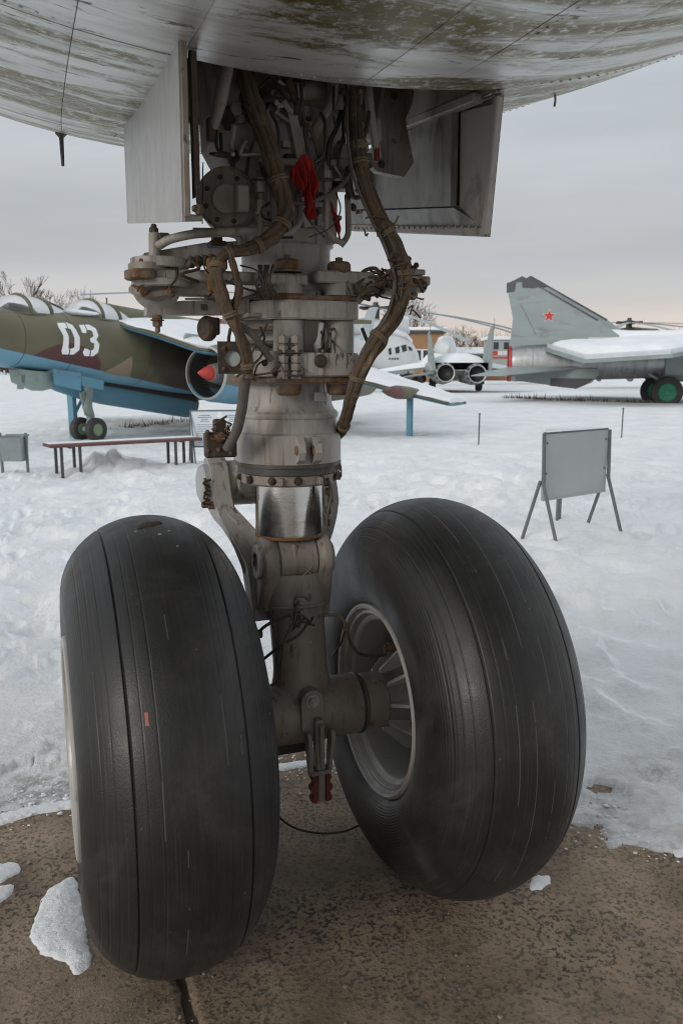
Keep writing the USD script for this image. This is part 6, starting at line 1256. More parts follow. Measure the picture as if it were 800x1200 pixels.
# finer stations so the snow can be uneven
fine = []
for i in range(len(sn_secs) - 1):
    for t in np.linspace(0, 1, 8, endpoint=False):
        r_ = sn_secs[i] * (1 - t) + sn_secs[i + 1] * t; r_[:, 2] += (meshkit.fbm(r_ * 1.7, 3, 2) - 0.45) * 0.12 * (r_[:, 2] > r_[:, 2].min() + .02); fine.append(r_)
fine.append(sn_secs[-1])
obj('snow_on_wing', loft(fine), 'snow', wing, smooth=50)
far = [((p[0], -p[1], p[2]), c, t) for p, c, t in ws]
wing2 = obj('wing', loft([aero(*w_) for w_ in far]), 'olive_paint', jet, smooth=40)
obj('snow_on_wing', loft([f * V(1, -1, 1) for f in fine]), 'snow', wing2, smooth=50)
fc = J(222, 396, -1.5); obj('wing_fence', prism([(0, 0), (1.0, -0.03), (1.1, 0.06), (0.85, 0.1), (0.1, 0.14)], (fc[0] - .2, -1.5, fc[2] - 0.05), (1, 0, 0), EZ, -0.02, 0.02), 'gear_green', wing)
# engine nacelles with intake and red cone
def nacelle(sy, nx):
    cy, cz = sy * abs(nx[1]), nx[2]; R0 = 0.56
    st = [(0, .50), (0.05, .535), (0.2, .565), (0.8, .61), (2.2, .64), (4.0, .6), (5.4, .5), (6.2, .42)]
    nac = obj('engine_nacelle', lathe([(0.40, 1.2), (0.44, 0.5), (0.475, 0.06), (0.487, 0.015), (0.5, 0.0)] + [(r, x) for x, r in st[0:]] , V(nx[0], cy, cz), (1, 0, -0.03), 48), 'nacelle_camo', jet, smooth=40)
    obj('intake_lip', lathe([(0.488, 0.012), (0.494, -0.004), (0.503, -0.004), (0.514, 0.015), (0.529, 0.035)], V(nx[0], cy, cz), (1, 0, -0.03), 48), 'panel_grey', nac, smooth=True)
    obj('intake_duct', lathe([(0, 1.1), (0.42, 1.1), (0.44, 0.5), (0.472, 0.07)], V(nx[0], cy, cz), (1, 0, -0.03), 40), 'nozzle_black', nac, smooth=True)
    cone = obj('intake_cone', lathe([(0, -0.20), (0.02, -0.19), (0.10, -0.02), (0.155, 0.13)], V(nx[0], cy, cz - .0), (1, 0, -0.03), 28), 'cone_red', nac)
    obj('cone_body', lathe([(0.155, 0.13), (0.165, 0.15), (0.24, 0.5), (0.2, 1.1)], V(nx[0], cy, cz), (1, 0, -0.03), 28), 'panel_grey', nac)
    obj('exhaust', lathe([(0, 5.9), (0.38, 5.9), (0.40, 6.19), (0.41, 6.22)], V(nx[0], cy, cz), (1, 0, -0.03), 32), 'nozzle_black', nac)
mat('nacelle_camo', {'tc': ('texture_coordinate', {}), 's': ('separate_xyz', {}), 'x': ('math', {'math_type': 'multiply_add', 'value2': 0.17}), 'm': ('map_range', {'from_min': NX[2] + 0.17 * NX[0] - .22, 'from_max': NX[2] + 0.17 * NX[0] - .2, 'to_min': 0.0, 'to_max': 1.0, 'clamp': True}),
    'k': ('mix', {'color1': (0.12, 0.27, 0.36), 'color2': (0.125, 0.125, 0.085)}), 'p': ('principled_bsdf', {'roughness': 0.45})},
    [('tc.object', 's.vector'), ('s.x', 'x.value1'), ('s.z', 'x.value3'), ('x.value', 'm.value'), ('m.result', 'k.fac'), ('k.color', 'p.base_color')])
nacelle(-1, NX); nacelle(1, NX)
# tip outrigger and float
pf = J(480, 480, -4.9); tipz = np.interp(4.9, [3.8, 5.2], [1.22, .82])
obj('outrigger_leg', beam((pf[0], -4.9, -0.1), (pf[0], -4.9, pf[2] + .35), 0.09, 0.11, (0, 1, 0)), 'post_blue', jet)
f0 = J(456, 459, -4.9)
tipf = obj('tip_fairing', loft([ring_yz(f0[0] + x, -4.9, f0[2] - x * .05, r, r * .85, 2, 20) for x, r in ((-.25, .02), (0, .1), (.35, .16), (.8, .15), (1.4, .09), (1.9, .02))]), 'olive_paint', jet, smooth=True)
obj('tip_fairing_nose', loft([ring_yz(f0[0] + x, -4.9, f0[2] - x * .05 + .004, r + .004, r * .85 + .004, 2, 20) for x, r in ((-.26, .02), (0, .1), (.3, .152))]), 'bench_wood', tipf, smooth=True)
# tail
obj('tail_fin', prism([(6.6, 2.1), (8.6, 2.1), (9.0, 3.6), (8.3, 3.6)], (0, 0, 0), (1, 0, 0), EZ, -0.07, 0.07), 'olive_paint', jet, smooth=20)
for s in (-1, 1): obj('tailplane', prism([(7.8, 0), (8.6, 0), (9.1, s * 1.1), (8.7, s * 1.1)], (0, 0, 2.7), (1, 0, 0), (0, 1, 0), -0.05, 0.05), 'olive_paint', jet, smooth=20)
# nose gear, its doors, the long pod
zw = 0.275; wy = NG[2]
leg_ = obj('nose_gear_leg', [tube([(0.1, 0, 1.35), (0.05, 0, 0.95), (0.0, 0, 0.72), (0.08, 0, 0.5), (0.02, 0, zw + .08)], [0.11, 0.09, 0.10, 0.075, 0.07], 12, 5)], 'gear_green', jet)
obj('torque_link', beam((-0.12, 0, 1.0), (-0.02, 0, 0.55), 0.09, 0.04, (0, 1, 0)), 'gear_green', leg_); obj('axle', cyl((0, -0.24, zw), (0, 0.24, zw), 0.05, n=14), 'gear_green', leg_)
for s in (-1, 1):
    wl = thing('wheel', (0, s * 0.22, zw), 0, parent=jet)
    obj('tyre', lathe([(0.12, -.06), (0.18, -.085), (0.222, -.06), (0.23, 0), (0.222, .06), (0.18, .085), (0.12, .06)], (0, 0, 0), (0, 1, 0), 36), 'small_tyre', wl, smooth=40)
    obj('hub', lathe([(0, -.05), (0.06, -.06), (0.125, -.045), (0.135, -.06), (.14, -.05), (.14, .05), (0.135, .06), (0.125, .045), (0.06, .06), (0, .05)], (0, 0, 0), (0, 1, 0), 28), 'pale_hub_green', wl)
def side_panel(pts, ly, name, m, th=0.03): obj(name, prism([(J(x, y, ly)[0], J(x, y, ly)[2]) for x, y in pts], (0, ly, 0), (1, 0, 0), EZ, -th, 0), m, jet, smooth=20)
side_panel([(62, 432), (95, 437), (95, 458), (64, 450)], -0.45, 'gear_door', 'light_blue_paint'); side_panel([(95, 440), (122, 446), (121, 457), (97, 452)], -0.42, 'gear_door', 'light_blue_paint')
side_panel([(23, 433), (62, 436), (62, 455), (50, 458), (26, 448)], -0.3, 'gear_bay_door', 'gear_green', 0.3); side_panel([(22, 440), (30, 438), (28, 456), (22, 456)], -0.3, 'bay_bracket', 'gear_green', 0.05)
pa_, pb_ = J(48, 444, 0.4), J(223, 474, 0.4)
pd = unit(pb_ - pa_); pl = np.linalg.norm(pb_ - pa_)
mat('pod_paint', {'tc': ('texture_coordinate', {}), 's': ('separate_xyz', {}), 'x': ('math', {'math_type': 'multiply_add', 'value2': -pd[2] / pd[0]}), 'm': ('map_range', {'from_min': pa_[2] - pa_[0] * pd[2] / pd[0] + .04, 'from_max': pa_[2] - pa_[0] * pd[2] / pd[0] + .06, 'to_min': 0.0, 'to_max': 1.0, 'clamp': True}),
    'k': ('mix', {'color1': (0.1, 0.24, 0.32), 'color2': (0.075, 0.055, 0.042)}), 'p': ('principled_bsdf', {'roughness': 0.45})}, [('tc.object', 's.vector'), ('s.x', 'x.value1'), ('s.z', 'x.value3'), ('x.value', 'm.value'), ('m.result', 'k.fac'), ('k.color', 'p.base_color')])
pod = obj('belly_pod', lathe([(0, 0), (0.10, 0.05), (0.18, 0.35), (0.26, 0.9), (0.3, 1.5), (0.31, pl - .8), (0.31, pl - .12)], pa_, pd, 36), 'pod_paint', jet, smooth=40)
obj('pod_end', lathe([(0.31, pl - .12), (0.29, pl - .03), (0.2, pl), (0, pl + .01)], pa_, pd, 36), 'brown_grey_paint', pod, smooth=40)
obj('pod_plug', cyl(J(206, 474, 0.24), J(206, 474, 0.22), 0.035, n=12), 'nozzle_black', pod)
pb2 = J(86, 490, 0.55); obj('pod_stand', [beam((pb2[0], 0.55, -0.1), (pb2[0] - .02, 0.55, pb2[2] + .55), 0.1, 0.16, (0, 1, 0))], 'light_blue_paint', jet)
obj('pod_stand_brace', beam((pb2[0] + .05, 0.55, pb2[2] + .1), (pb2[0] + .3, 0.55, pb2[2] + .45), 0.05, 0.05, (0, 1, 0)), 'light_blue_paint', jet)
pyl = (pa_ + pd * (pl * .5)); obj('pod_pylon', box((pyl[0], 0.45, pyl[2] + 0.33), (1.6, 0.12, 0.4), 0.02), 'camouflage', jet)

# ---------------------------------------------------------------- pale grey jet with the red star (nose to the right)
D3 = 35.0; K3 = D3 / FPX
def wx(px): return (px - 400) * D3 / FPX / 1.0
def G(px, py, dy=0.0): w = W(px, py, y=D3 + dy); return V(w[0] - O3[0], w[1] - O3[1], w[2])
O3 = W(700, 460, y=D3) * V(1, 1, 0)
mig = thing('grey_jet', O3, -11, 'pale grey twin-engine jet with a red star on its tall fin', 'aircraft')
def pz(pts, dy=0.0): return [(G(x, y, dy)[0], G(x, y, dy)[2]) for x, y in pts]
XA = V(1, 0, 0)
# bare metal rear body and the boxy trunk ahead of it
def body(st, n=40, e=2.6, ends=True): return loft([ring_yz(G(px, 430)[0], 1.3, (G(px, yt)[2] + G(px, yb)[2]) / 2, hw_, (G(px, yt)[2] - G(px, yb)[2]) / 2, e, n) for px, yt, yb, hw_ in st], ends)
rear = obj('rear_body', body([(599, 404, 447, 1.35), (606, 403, 448, 1.42), (640, 402, 447, 1.5), (680, 404, 446, 1.5), (775, 404, 443, 1.5), (782, 404, 443, 1.5)]), 'bare_metal_jet', mig, smooth=30)
obj('exhaust_ring', body([(597.0, 404.5, 446.5, 1.33), (597.0, 403.5, 447.5, 1.40), (599.5, 403, 448, 1.42), (601, 403.5, 448, 1.42)], ends=False), 'star_red', rear, smooth=30)
obj('exhaust', [lathe([(0, 0.02), (0.7, 0.02), (0.8, -0.02)], V(G(597.2, 425)[0], 1.3 + s * 0.66, G(597, 425)[2]), (1, 0, 0), 24) for s in (-1,)], 'nozzle_black', rear)
obj('exhaust', [lathe([(0, 0.02), (0.7, 0.02), (0.8, -0.02)], V(G(597.2, 425)[0], 1.3 + s * 0.66, G(597, 425)[2]), (1, 0, 0), 24) for s in (1,)], 'nozzle_black', rear)
for px in (625, 650, 672, 706, 742): obj('panel_band', body([(px - .35, 403, 447.5, 1.512), (px + .35, 403, 447.5, 1.512)], 40), 'bare_metal_jet', rear, smooth=30)
obj('intake_trunk', body([(774, 400, 446, 1.62), (790, 398, 447, 1.66), (860, 396, 449, 1.7), (950, 394, 446, 1.7)], 40, 5), 'pale_grey_jet', mig, smooth=30)
obj('fuselage_nose', loft([ring_yz(G(px, 430)[0], 1.3, (G(px, yt)[2] + G(px, yb)[2]) / 2, hw_, (G(px, yt)[2] - G(px, yb)[2]) / 2, 2.1, 30) for px, yt, yb, hw_ in ((900, 388, 425, .8), (960, 384, 425, .8), (1060, 388, 424, .7), (1180, 398, 420, .4), (1240, 408, 412, .05))]), 'pale_grey_jet', mig, smooth=True)
# fins
def fin(dy, parent, star):
    o = pz([(594, 333), (594, 330), (602, 327), (612, 322), (627, 331), (699, 375), (722, 393), (722, 399), (597, 405), (601, 372)], dy); o = [(x, z) for x, z in o]
    fn = obj('tail_fin', prism(o, (0, dy, 0), XA, EZ, -0.07, 0.07), 'pale_grey_jet', parent, smooth=20)
    tip = pz([(593.6, 341), (593.6, 329.8), (602, 326.5), (612, 321.5), (627, 330.5), (633, 334.3), (626, 336.5), (612, 335.5), (611.5, 328.5), (605, 328.5), (603, 340)], dy); obj('fin_tip', prism(tip, (0, dy, 0), XA, EZ, -0.078, 0.078), 'dark_tip', fn, smooth=20)
    obj('leading_edge', prism(pz([(626, 330), (699, 374.3), (698, 376.5), (627, 333)], dy), (0, dy, 0), XA, EZ, -0.075, 0.075), 'dark_tip', fn, smooth=20)
    # rudder gap
    for a_, b_ in (((610, 355), (628, 392)), ((604, 354.5), (640, 352)), ((600, 394), (628, 392)), ((634, 336), (690, 378)), ((628, 392), (650, 390))):
        p, q = G(*a_, dy), G(*b_, dy); obj('panel_joint', beam((p[0], dy - 0.071, p[2]), (q[0], dy - 0.071, q[2]), 0.012, 0.02, (0, 1, 0), 0.002), 'dark_tip' if a_[0] == 610 else 'bare_metal_jet', fn)
    if star:
        c = G(643, 369.5, dy); R_ = 8.0 * K3
        def st(r): return Polygon([(c[0] + (r if k % 2 == 0 else r * .4) * math.sin(k * math.pi / 5), c[2] + (r if k % 2 == 0 else r * .4) * math.cos(k * math.pi / 5)) for k in range(10)])
        obj('star_border', prism(st(R_ * 1.06), (0, dy - .07, 0), XA, EZ, 0.0, 0.006), 'star_white', fn, smooth=False); obj('red_star', prism(st(R_ * 0.93), (0, dy - .07, 0), XA, EZ, 0.003, 0.010), 'star_red', fn, smooth=False)
fin(0.35, mig, True); fin(2.3, mig, False)
# wing: high, swept, with a deep load of snow
wtip = -5.0
wp_ = [(G(640, 410)[0], 0.0), (G(880, 395)[0], 0.0), (G(760, 400)[0], -4.6), (G(672, 410)[0], -4.9)]
wz = G(760, 408)[2]
def slab_w(pts, z0, z1, m, name, parent, tilt=0.03, bulge=0.0, tx=0.0):
    g = Polygon(pts); mm = trimesh.creation.extrude_polygon(g, z1 - z0, engine='earcut')
    for _ in range(4): mm = mm.subdivide()
    v = mm.vertices.copy(); v[:, 2] += z0
    if bulge:
        d = shapely.distance(g.exterior, shapely.points(v[:, 0], v[:, 1])); top = v[:, 2] > (z0 + z1) / 2
        v[:, 2] = np.where(top, z0 + 0.02 + (z1 - z0) * (1 - np.exp(-d / 0.22)) * (0.75 + .5 * meshkit.fbm(v * V(.8, .8, 0), 3, 6)), v[:, 2])
    v[:, 2] += v[:, 1] * tilt + (v[:, 0] - min(p[0] for p in pts)) * tx
    return obj(name, trimesh.Trimesh(v, mm.faces, process=False), m, parent, smooth=40)
wing3 = slab_w(wp_, wz - 0.12, wz + 0.02, 'pale_grey_jet', 'wing', mig, 0.12, 0, .05)
slab_w([(wp_[0][0] + .1, 0.3), (wp_[1][0] + 1.0, 0.3), (wp_[1][0] - .05, 0.0), (wp_[2][0] - .05, -4.5), (wp_[3][0] + .1, -4.8)], wz + 0.024, wz + 0.36, 'snow', 'snow_on_wing', wing3, 0.12, 1, .05)
slab_w([(x, 2.6 - y) for x, y in wp_], wz - 0.02, wz + 0.12, 'pale_grey_jet', 'wing', mig, -0.12)
sb = [(G(690, 400)[0], 0.2), (G(960, 390)[0], 0.2), (G(960, 390)[0], 2.4), (G(690, 400)[0], 2.4)]
slab_w(sb, G(760, 403)[2], G(760, 386)[2], 'snow', 'snow_on_back', mig, 0.0, 1)
# stabiliser and ventral fin
sz = G(600, 431)[2]
obj('stabilator', hull(np.array([(G(598, 430)[0], -0.15, sz - .05), (G(680, 426)[0], -0.15, sz - .02), (G(598, 430)[0], -0.15, sz + .05), (G(680, 426)[0], -0.15, sz + .06), (G(556, 437)[0], -2.6, sz - .33), (G(590, 437)[0], -2.6, sz - .33), (G(556, 437)[0], -2.6, sz - .30), (G(590, 437)[0], -2.6, sz - .30)])), 'pale_grey_jet', mig, smooth=20)
vf = obj('ventral_fin', prism(pz([(604, 432), (700, 432), (701, 438), (693, 448), (681, 453), (672, 455), (606, 446)]), (0, -0.2, 0), XA, EZ, -0.06, 0.06), 'pale_grey_jet', mig, smooth=20)
obj('ventral_fin_tip', prism(pz([(646, 443), (696, 443.5), (682, 452.5), (675, 455.5), (645, 452)]), (0, -0.2, 0), XA, EZ, -0.068, 0.068), 'dark_tip', vf, smooth=20)
obj('tail_probe', cyl(G(597, 438, 0), G(603, 438, 0), 0.1, n=12), 'dark_metal', mig)
# main wheels
zg = hs(O3[0] + G(775, 470)[0], D3)
for k, (dy, lab) in enumerate(((-0.35, None), (2.3, None))):
    c = G(775, 459); wl = thing('wheel', (c[0], dy, c[2]), 0, parent=mig)
    obj('tyre', lathe([(0.36, -.16), (0.5, -.19), (0.62, -.15), (0.65, 0), (0.62, .15), (0.5, .19), (0.36, .16)], (0, 0, 0), (0, 1, 0), 40), 'small_tyre', wl, smooth=40)
    obj('hub', lathe([(0, -.13), (0.12, -.15), (0.16, -.11), (0.33, -.12), (0.37, -.165), (0.39, -.15), (0.39, .15), (0.37, .165), (0.33, .12), (0, .12)], (0, 0, 0), (0, 1, 0), 32), 'hub_green', wl)
    for q in range(8): t = q * math.pi / 4; obj('hub_bolt', hexbolt((0.25 * math.cos(t), -.115, 0.25 * math.sin(t)), (0, -1, 0), 0.025), 'hub_green', wl)
    lg = obj('gear_leg', beam((c[0], dy + .3, c[2] + .0), (G(764, 440)[0], dy + .45, G(764, 438)[2]), 0.16, 0.16, (0, 1, 0)), 'dark_metal', mig)
    obj('gear_strut', beam((c[0] + .1, dy + .3, c[2] + .3), (G(756, 438)[0], dy + .3, G(757, 438)[2]), 0.1, 0.1, (0, 1, 0)), 'pale_grey_jet', lg)
c = G(1150, 462); wl = thing('wheel', (c[0], 1.3, c[2]), 0, parent=mig)
obj('tyre', lathe([(0.2, -.1), (0.36, -.12), (0.4, 0), (0.36, .12), (0.2, .1)], (0, 0, 0), (0, 1, 0), 32), 'small_tyre', wl, smooth=40); obj('hub', lathe([(0, -.08), (0.2, -.09), (0.2, .09), (0, .08)], (0, 0, 0), (0, 1, 0), 24), 'hub_green', wl)
obj('gear_leg', beam((c[0], 1.3, c[2]), (c[0], 1.3, G(1150, 420)[2]), 0.15, 0.15, (0, 1, 0)), 'gear_green', mig)

# ---------------------------------------------------------------- twin-fin jet seen from behind, further off
D4 = 47.0; K4 = D4 / FPX; O4 = W(541, 440, y=D4) * V(1, 1, 0)
def H_(px, py): w = W(px, py, y=D4); return V(w[0] - O4[0], 0, w[2])
tj = thing('twin_fin_jet', O4, 0, 'snow-covered jet seen from behind with two round exhausts and thin twin fins', 'aircraft')
n1_, n2_ = H_(522, 437), H_(559, 438)
for c in (n1_, n2_):
    nz = obj('exhaust_nozzle', lathe([(0.46, 0.0), (0.52, -0.02), (0.56, 0.15), (0.62, 0.7), (0.66, 1.6), (0.6, 5.0), (0.3, 7.0)], c, (0, 1, 0), 36), 'bare_metal_jet', tj, smooth=40)
    obj('exhaust_dark', lathe([(0, 0.45), (0.43, 0.45), (0.455, 0.03)], c, (0, 1, 0), 30), 'nozzle_black', nz, smooth=True)
    for q in range(12): t = q * math.pi / 6; obj('nozzle_petal', beam(c + V(.53 * math.cos(t), -.01, .53 * math.sin(t)), c + V(.585 * math.cos(t), .35, .585 * math.sin(t)), 0.16, 0.02, (math.cos(t), 0, math.sin(t))), 'dark_metal', nz)
mid = (n1_ + n2_) / 2
obj('fuselage', loft([np.c_[(lambda R: np.stack([mid[0] + R[:, 1], np.full(len(R), y), R[:, 2]], 1))(ring_yz(0, 0, mid[2] + .25, w_, h_, 2.4, 30))] for y, w_, h_ in ((1.0, 1.6, .55), (3, 1.9, .6), (6, 1.5, .6), (9, .6, .6), (12, .4, .4), (14, .05, .05))]), 'pale_grey_jet', tj, smooth=True)
cd = H_(544, 403); obj('canopy', loft([np.stack([mid[0] + R[:, 1] + .05, np.full(len(R), y), R[:, 2]], 1) for y, R in ((y, ring_yz(0, 0, cd[2] - .1, w_, h_, 2, 24)) for y, w_, h_ in ((6.5, .1, .1), (7.2, .62, .75), (8.5, .68, .8), (10, .5, .5), (11, .1, .1)))]), 'heli_white', tj, smooth=True)
obj('snow_on_canopy', loft([np.stack([mid[0] + .05 + R[:, 1], np.full(len(R), y), R[:, 2]], 1) for y, R in ((y, ring_yz(0, 0, cd[2] + .5 * q_, .42 * q_ + .05, .3 * q_, 2, 20)) for y, q_ in ((6.9, .3), (7.4, .95), (8.6, 1.0), (9.8, .5)))]), 'snow', tj, smooth=True)
bz = mid[2] + .72
snow_pts = [(mid[0] - 1.6, 0.5), (mid[0] + 1.6, 0.5), (mid[0] + 1.9, 6.0), (mid[0], 8), (mid[0] - 1.9, 6.0)]
slab_w(snow_pts, bz - .55, bz + .3, 'snow', 'snow_on_back', tj, 0.02, 1)
for px, top, lean in ((505.5, 386, -.25), (577, 380, .12)):
    b_ = H_(px + (4 if lean < 0 else -2), 434); t_ = H_(px - (2 if lean < 0 else -1), top)
    obj('tail_fin', hull(np.array([(b_[0] - .09, 0.2, b_[2]), (b_[0] + .09, 0.2, b_[2]), (b_[0] - .05, 3.6, b_[2]), (b_[0] + .05, 3.6, b_[2]), (t_[0] - .02, -.2, t_[2]), (t_[0] + .02, -.2, t_[2]), (t_[0] - .02, .9, t_[2] - .15), (t_[0] + .02, .9, t_[2] - .15)])), 'pale_grey_jet', tj, smooth=20)
    obj('fin_spike', cyl((t_[0], -.2, t_[2] - .3), (t_[0], -.25, t_[2] + .35), 0.025, 0.01, n=6), 'dark_metal', tj)
for s, xo in ((-1, 437), (1, 640)):
    e_ = H_(xo, 441); r_ = mid[0] + s * 1.4
    wgn = obj('wing', hull(np.array([(r_, 2.5, mid[2] + .25), (r_, 6.5, mid[2] + .25), (r_, 2.5, mid[2] + .4), (r_, 6.5, mid[2] + .4), (e_[0], 2.0, e_[2] + .1), (e_[0], 3.2, e_[2] + .1), (e_[0], 2.0, e_[2] + .16), (e_[0], 3.2, e_[2] + .16)])), 'pale_grey_jet', tj, smooth=20)
    obj('snow_on_wing', hull(np.array([(r_, 2.7, mid[2] + .41), (r_, 6.3, mid[2] + .41), (r_, 3.2, mid[2] + .75), (r_, 6.0, mid[2] + .75), (e_[0] - s * .05, 2.1, e_[2] + .165), (e_[0] - s * .05, 3.1, e_[2] + .165), (e_[0] - s * .2, 2.3, e_[2] + .36), (e_[0] - s * .2, 2.9, e_[2] + .36)])), 'snow', wgn, smooth=30)
    ta = H_(470 if s < 0 else 606, 441); obj('tailplane', hull(np.array([(mid[0] + s * 1.5, .3, mid[2] - .02), (mid[0] + s * 1.5, 2.2, mid[2] - .02), (mid[0] + s * 1.5, .3, mid[2] + .1), (mid[0] + s * 1.5, 2.2, mid[2] + .1), (ta[0], -.4, ta[2] - .08), (ta[0], .6, ta[2] - .08), (ta[0], -.4, ta[2] - .04), (ta[0], .6, ta[2] - .04)])), 'pale_grey_jet', tj, smooth=20)
for px in (485, 498):
    c = H_(px, 443); obj('wing_pod', loft([np.stack([c[0] + R[:, 1], np.full(len(R), y), R[:, 2]], 1) for y, R in ((y, ring_yz(0, 0, c[2] - .05, w_, w_, 2, 18)) for y, w_ in ((1.5, .05), (1.8, .26), (4, .3), (5, .05)))]), 'dark_metal', tj, smooth=True)
for px in (513, 571):
    c = H_(px, 451); wl = thing('wheel', (c[0], 3.0, c[2] - .02), 0, parent=tj); obj('tyre', lathe([(0.16, -.15), (0.36, -.17), (0.42, 0), (0.36, .17), (0.16, .15)], (0, 0, 0), (1, 0, 0), 28), 'small_tyre', wl, smooth=40); obj('hub', lathe([(0, -.12), (0.16, -.14), (0.16, .14), (0, .12)], (0, 0, 0), (1, 0, 0), 20), 'gear_green', wl)
    obj('gear_leg', beam((c[0] + .25, 3.0, c[2]), (c[0] + .25, 3.0, mid[2]), 0.14, 0.14, (0, 1, 0)), 'dark_metal', tj)
c = H_(541, 452); wl = thing('wheel', (c[0], 9.0, c[2] + .2), 0, parent=tj); obj('tyre', lathe([(0.12, -.1), (0.28, -.12), (0.3, 0), (0.28, .12), (0.12, .1)], (0, 0, 0), (1, 0, 0), 24), 'small_tyre', wl, smooth=40); obj('hub', lathe([(0, -.09), (0.12, -.1), (0.12, .1), (0, .09)], (0, 0, 0), (1, 0, 0), 16), 'gear_green', wl)
obj('gear_leg', [beam((c[0], 9.0, c[2]), (c[0], 8.6, mid[2]), 0.2, 0.2, (0, 1, 0))], 'dark_rust', tj)
obj('tail_hook', beam((mid[0], .8, mid[2] - .1), (mid[0] + .1, .8, c[2] + .2), 0.12, 0.12, (0, 1, 0)), 'dark_rust', tj)

# ---------------------------------------------------------------- helicopters
def heli_rotor(parent, hub, blades, hubscale=1.0):
    hb_ = obj('rotor_hub', [cyl(hub + V(0, 0, -1.0 * hubscale), hub + V(0, 0, 0.25 * hubscale), 0.28 * hubscale, n=16), cyl(hub + V(0, 0, -.1), hub + V(0, 0, .12), 0.55 * hubscale, n=20), cyl(hub + V(0, 0, .2 * hubscale), hub + V(0, 0, .45 * hubscale), 0.2 * hubscale, n=12)], 'dark_metal', parent)
    for k in range(6): t = k * math.pi / 3 + .3; obj('blade_cuff', beam(hub + V(.3 * math.cos(t), .3 * math.sin(t), 0), hub + V(1.3 * hubscale * math.cos(t), 1.3 * hubscale * math.sin(t), 0.02), .22 * hubscale, .2 * hubscale), 'dark_metal', hb_)
    for tip, droop, w_ in blades:
        d = tip - hub; S = np.array([hub + d * t + V(0, 0, droop * 4 * t * (1 - t)) for t in np.linspace(0.03, 1, 14)]); s_ = unit(np.cross(d, (0, 0, 1)))
        secs = [np.array([p - s_ * w_, p - s_ * w_ * .3 + V(0, 0, w_ * .16), p + s_ * w_ * .7 + V(0, 0, w_ * .1), p + s_ * w_, p + s_ * w_ * .5 - V(0, 0, w_ * .12), p - s_ * w_ * .5 - V(0, 0, w_ * .12)]) for p in S]
        obj('rotor_blade', loft(secs), 'rotor_grey', hb_, smooth=40)
D5 = 64.0; O5 = W(455, 440, y=D5) * V(1, 1, 0)
def L5(px, py, dy=0.0): w = W(px, py, y=D5 + dy); return w - O5
heli = thing('white_helicopter', O5, 0, 'large white snow-covered helicopter with drooping rotor blades behind the jets', 'helicopter')
def hring(px, yt, yb, hw_, e=2.6): return ring_yz(L5(px, 420)[0], 0, (L5(px, yt)[2] + L5(px, yb)[2]) / 2, hw_, (L5(px, yt)[2] - L5(px, yb)[2]) / 2, e, 40)
hf = obj('cabin', loft([hring(*a_) for a_ in ((330, 398, 436, 1.2), (380, 396, 438, 1.6), (430, 390, 440, 1.7), (448, 388, 440, 1.7), (462, 389, 439, 1.65), (474, 394, 438, 1.5), (483, 403, 436, 1.2), (489, 413, 432, .7), (491, 420, 427, .2))]), 'heli_white', heli, smooth=True)
def hside(px, py):
    xs = [330, 380, 430, 448, 462, 474, 483, 489, 491]; hw_ = np.interp(px, xs, [1.2, 1.6, 1.7, 1.7, 1.65, 1.5, 1.2, .7, .2]); yt = np.interp(px, xs, [398, 396, 390, 388, 389, 394, 403, 413, 420]); yb = np.interp(px, xs, [436, 438, 440, 440, 439, 438, 436, 432, 427])
    t = min(abs((py - (yt + yb) / 2) / ((yb - yt) / 2)), .98); return -hw_ * (1 - t ** 2.6) ** (1 / 2.6)
for pts in ([(461, 408), (466, 406), (466.5, 413.5), (462, 415)], [(468, 405.5), (474, 404), (475, 411), (470, 413)], [(476, 406), (480, 407), (482, 411), (477.5, 411)], [(453.5, 409), (456.5, 408), (457, 415.5), (454, 416)]):
    q = [L5(x, y, 0) + V(0, hside(x, y) - .03, 0) for x, y in pts]; c_ = np.mean(q, 0)
    obj('window', hull(np.array(q + [p + V(0, .12, 0) for p in q])), 'dark_glass', hf, smooth=20)
for k in range(4): q = L5(455 + 3 * k, 420.5); obj('registration_mark', box(q + V(0, hside(456, 420) - .01, 0), (0.12, .03, 0.14), .005), 'dark_post', hf)
obj('engine_cowl', loft([hring(*a_) for a_ in ((395, 376, 395, 1.0), (430, 372, 394, 1.1), (462, 376, 393, 1.0), (472, 379, 392, .8), (479, 385, 391, .3))]), 'heli_white', heli, smooth=True)
ic = L5(476, 381); obj('engine_intake', lathe([(0, 0.2), (.5, .2), (.62, 0), (.68, .2), (.6, 1.6), (0, 1.7)], ic + V(0.1, -.6, 0), (-1, 0, 0), 24), 'heli_white', heli)
obj('snow_on_cowl', loft([hring(*a_) for a_ in ((440, 384, 394, 1.4), (458, 382, 394, 1.5), (474, 388, 398, 1.2), (482, 398, 404, .6))]), 'snow', heli, smooth=True)
obj('tail_boom', loft([hring(*a_) for a_ in ((180, 404, 412, .4), (260, 400, 420, .9), (335, 397, 436, 1.25))]), 'heli_white', heli, smooth=True)
obj('tail_fin', prism([(L5(x, y)[0], L5(x, y)[2]) for x, y in ((178, 413), (205, 411), (196, 372), (180, 372))], (0, 0, 0), XA, EZ, -.15, .15), 'heli_white', heli)
hub5 = L5(440, 361)
heli_rotor(heli, hub5, [(L5(612, 394, 4), .45, .3), (L5(548, 400, -13), .3, .3), (L5(640, 398, 12), .5, .28), (L5(428, 398, -15), .6, .34), (L5(330, 388, -6), 1.0, .33), (L5(340, 378, 12), 1.0, .3)])
obj('rotor_mast', cyl(hub5 + V(0, 0, -1.3), hub5, 0.3, n=16), 'dark_metal', heli)
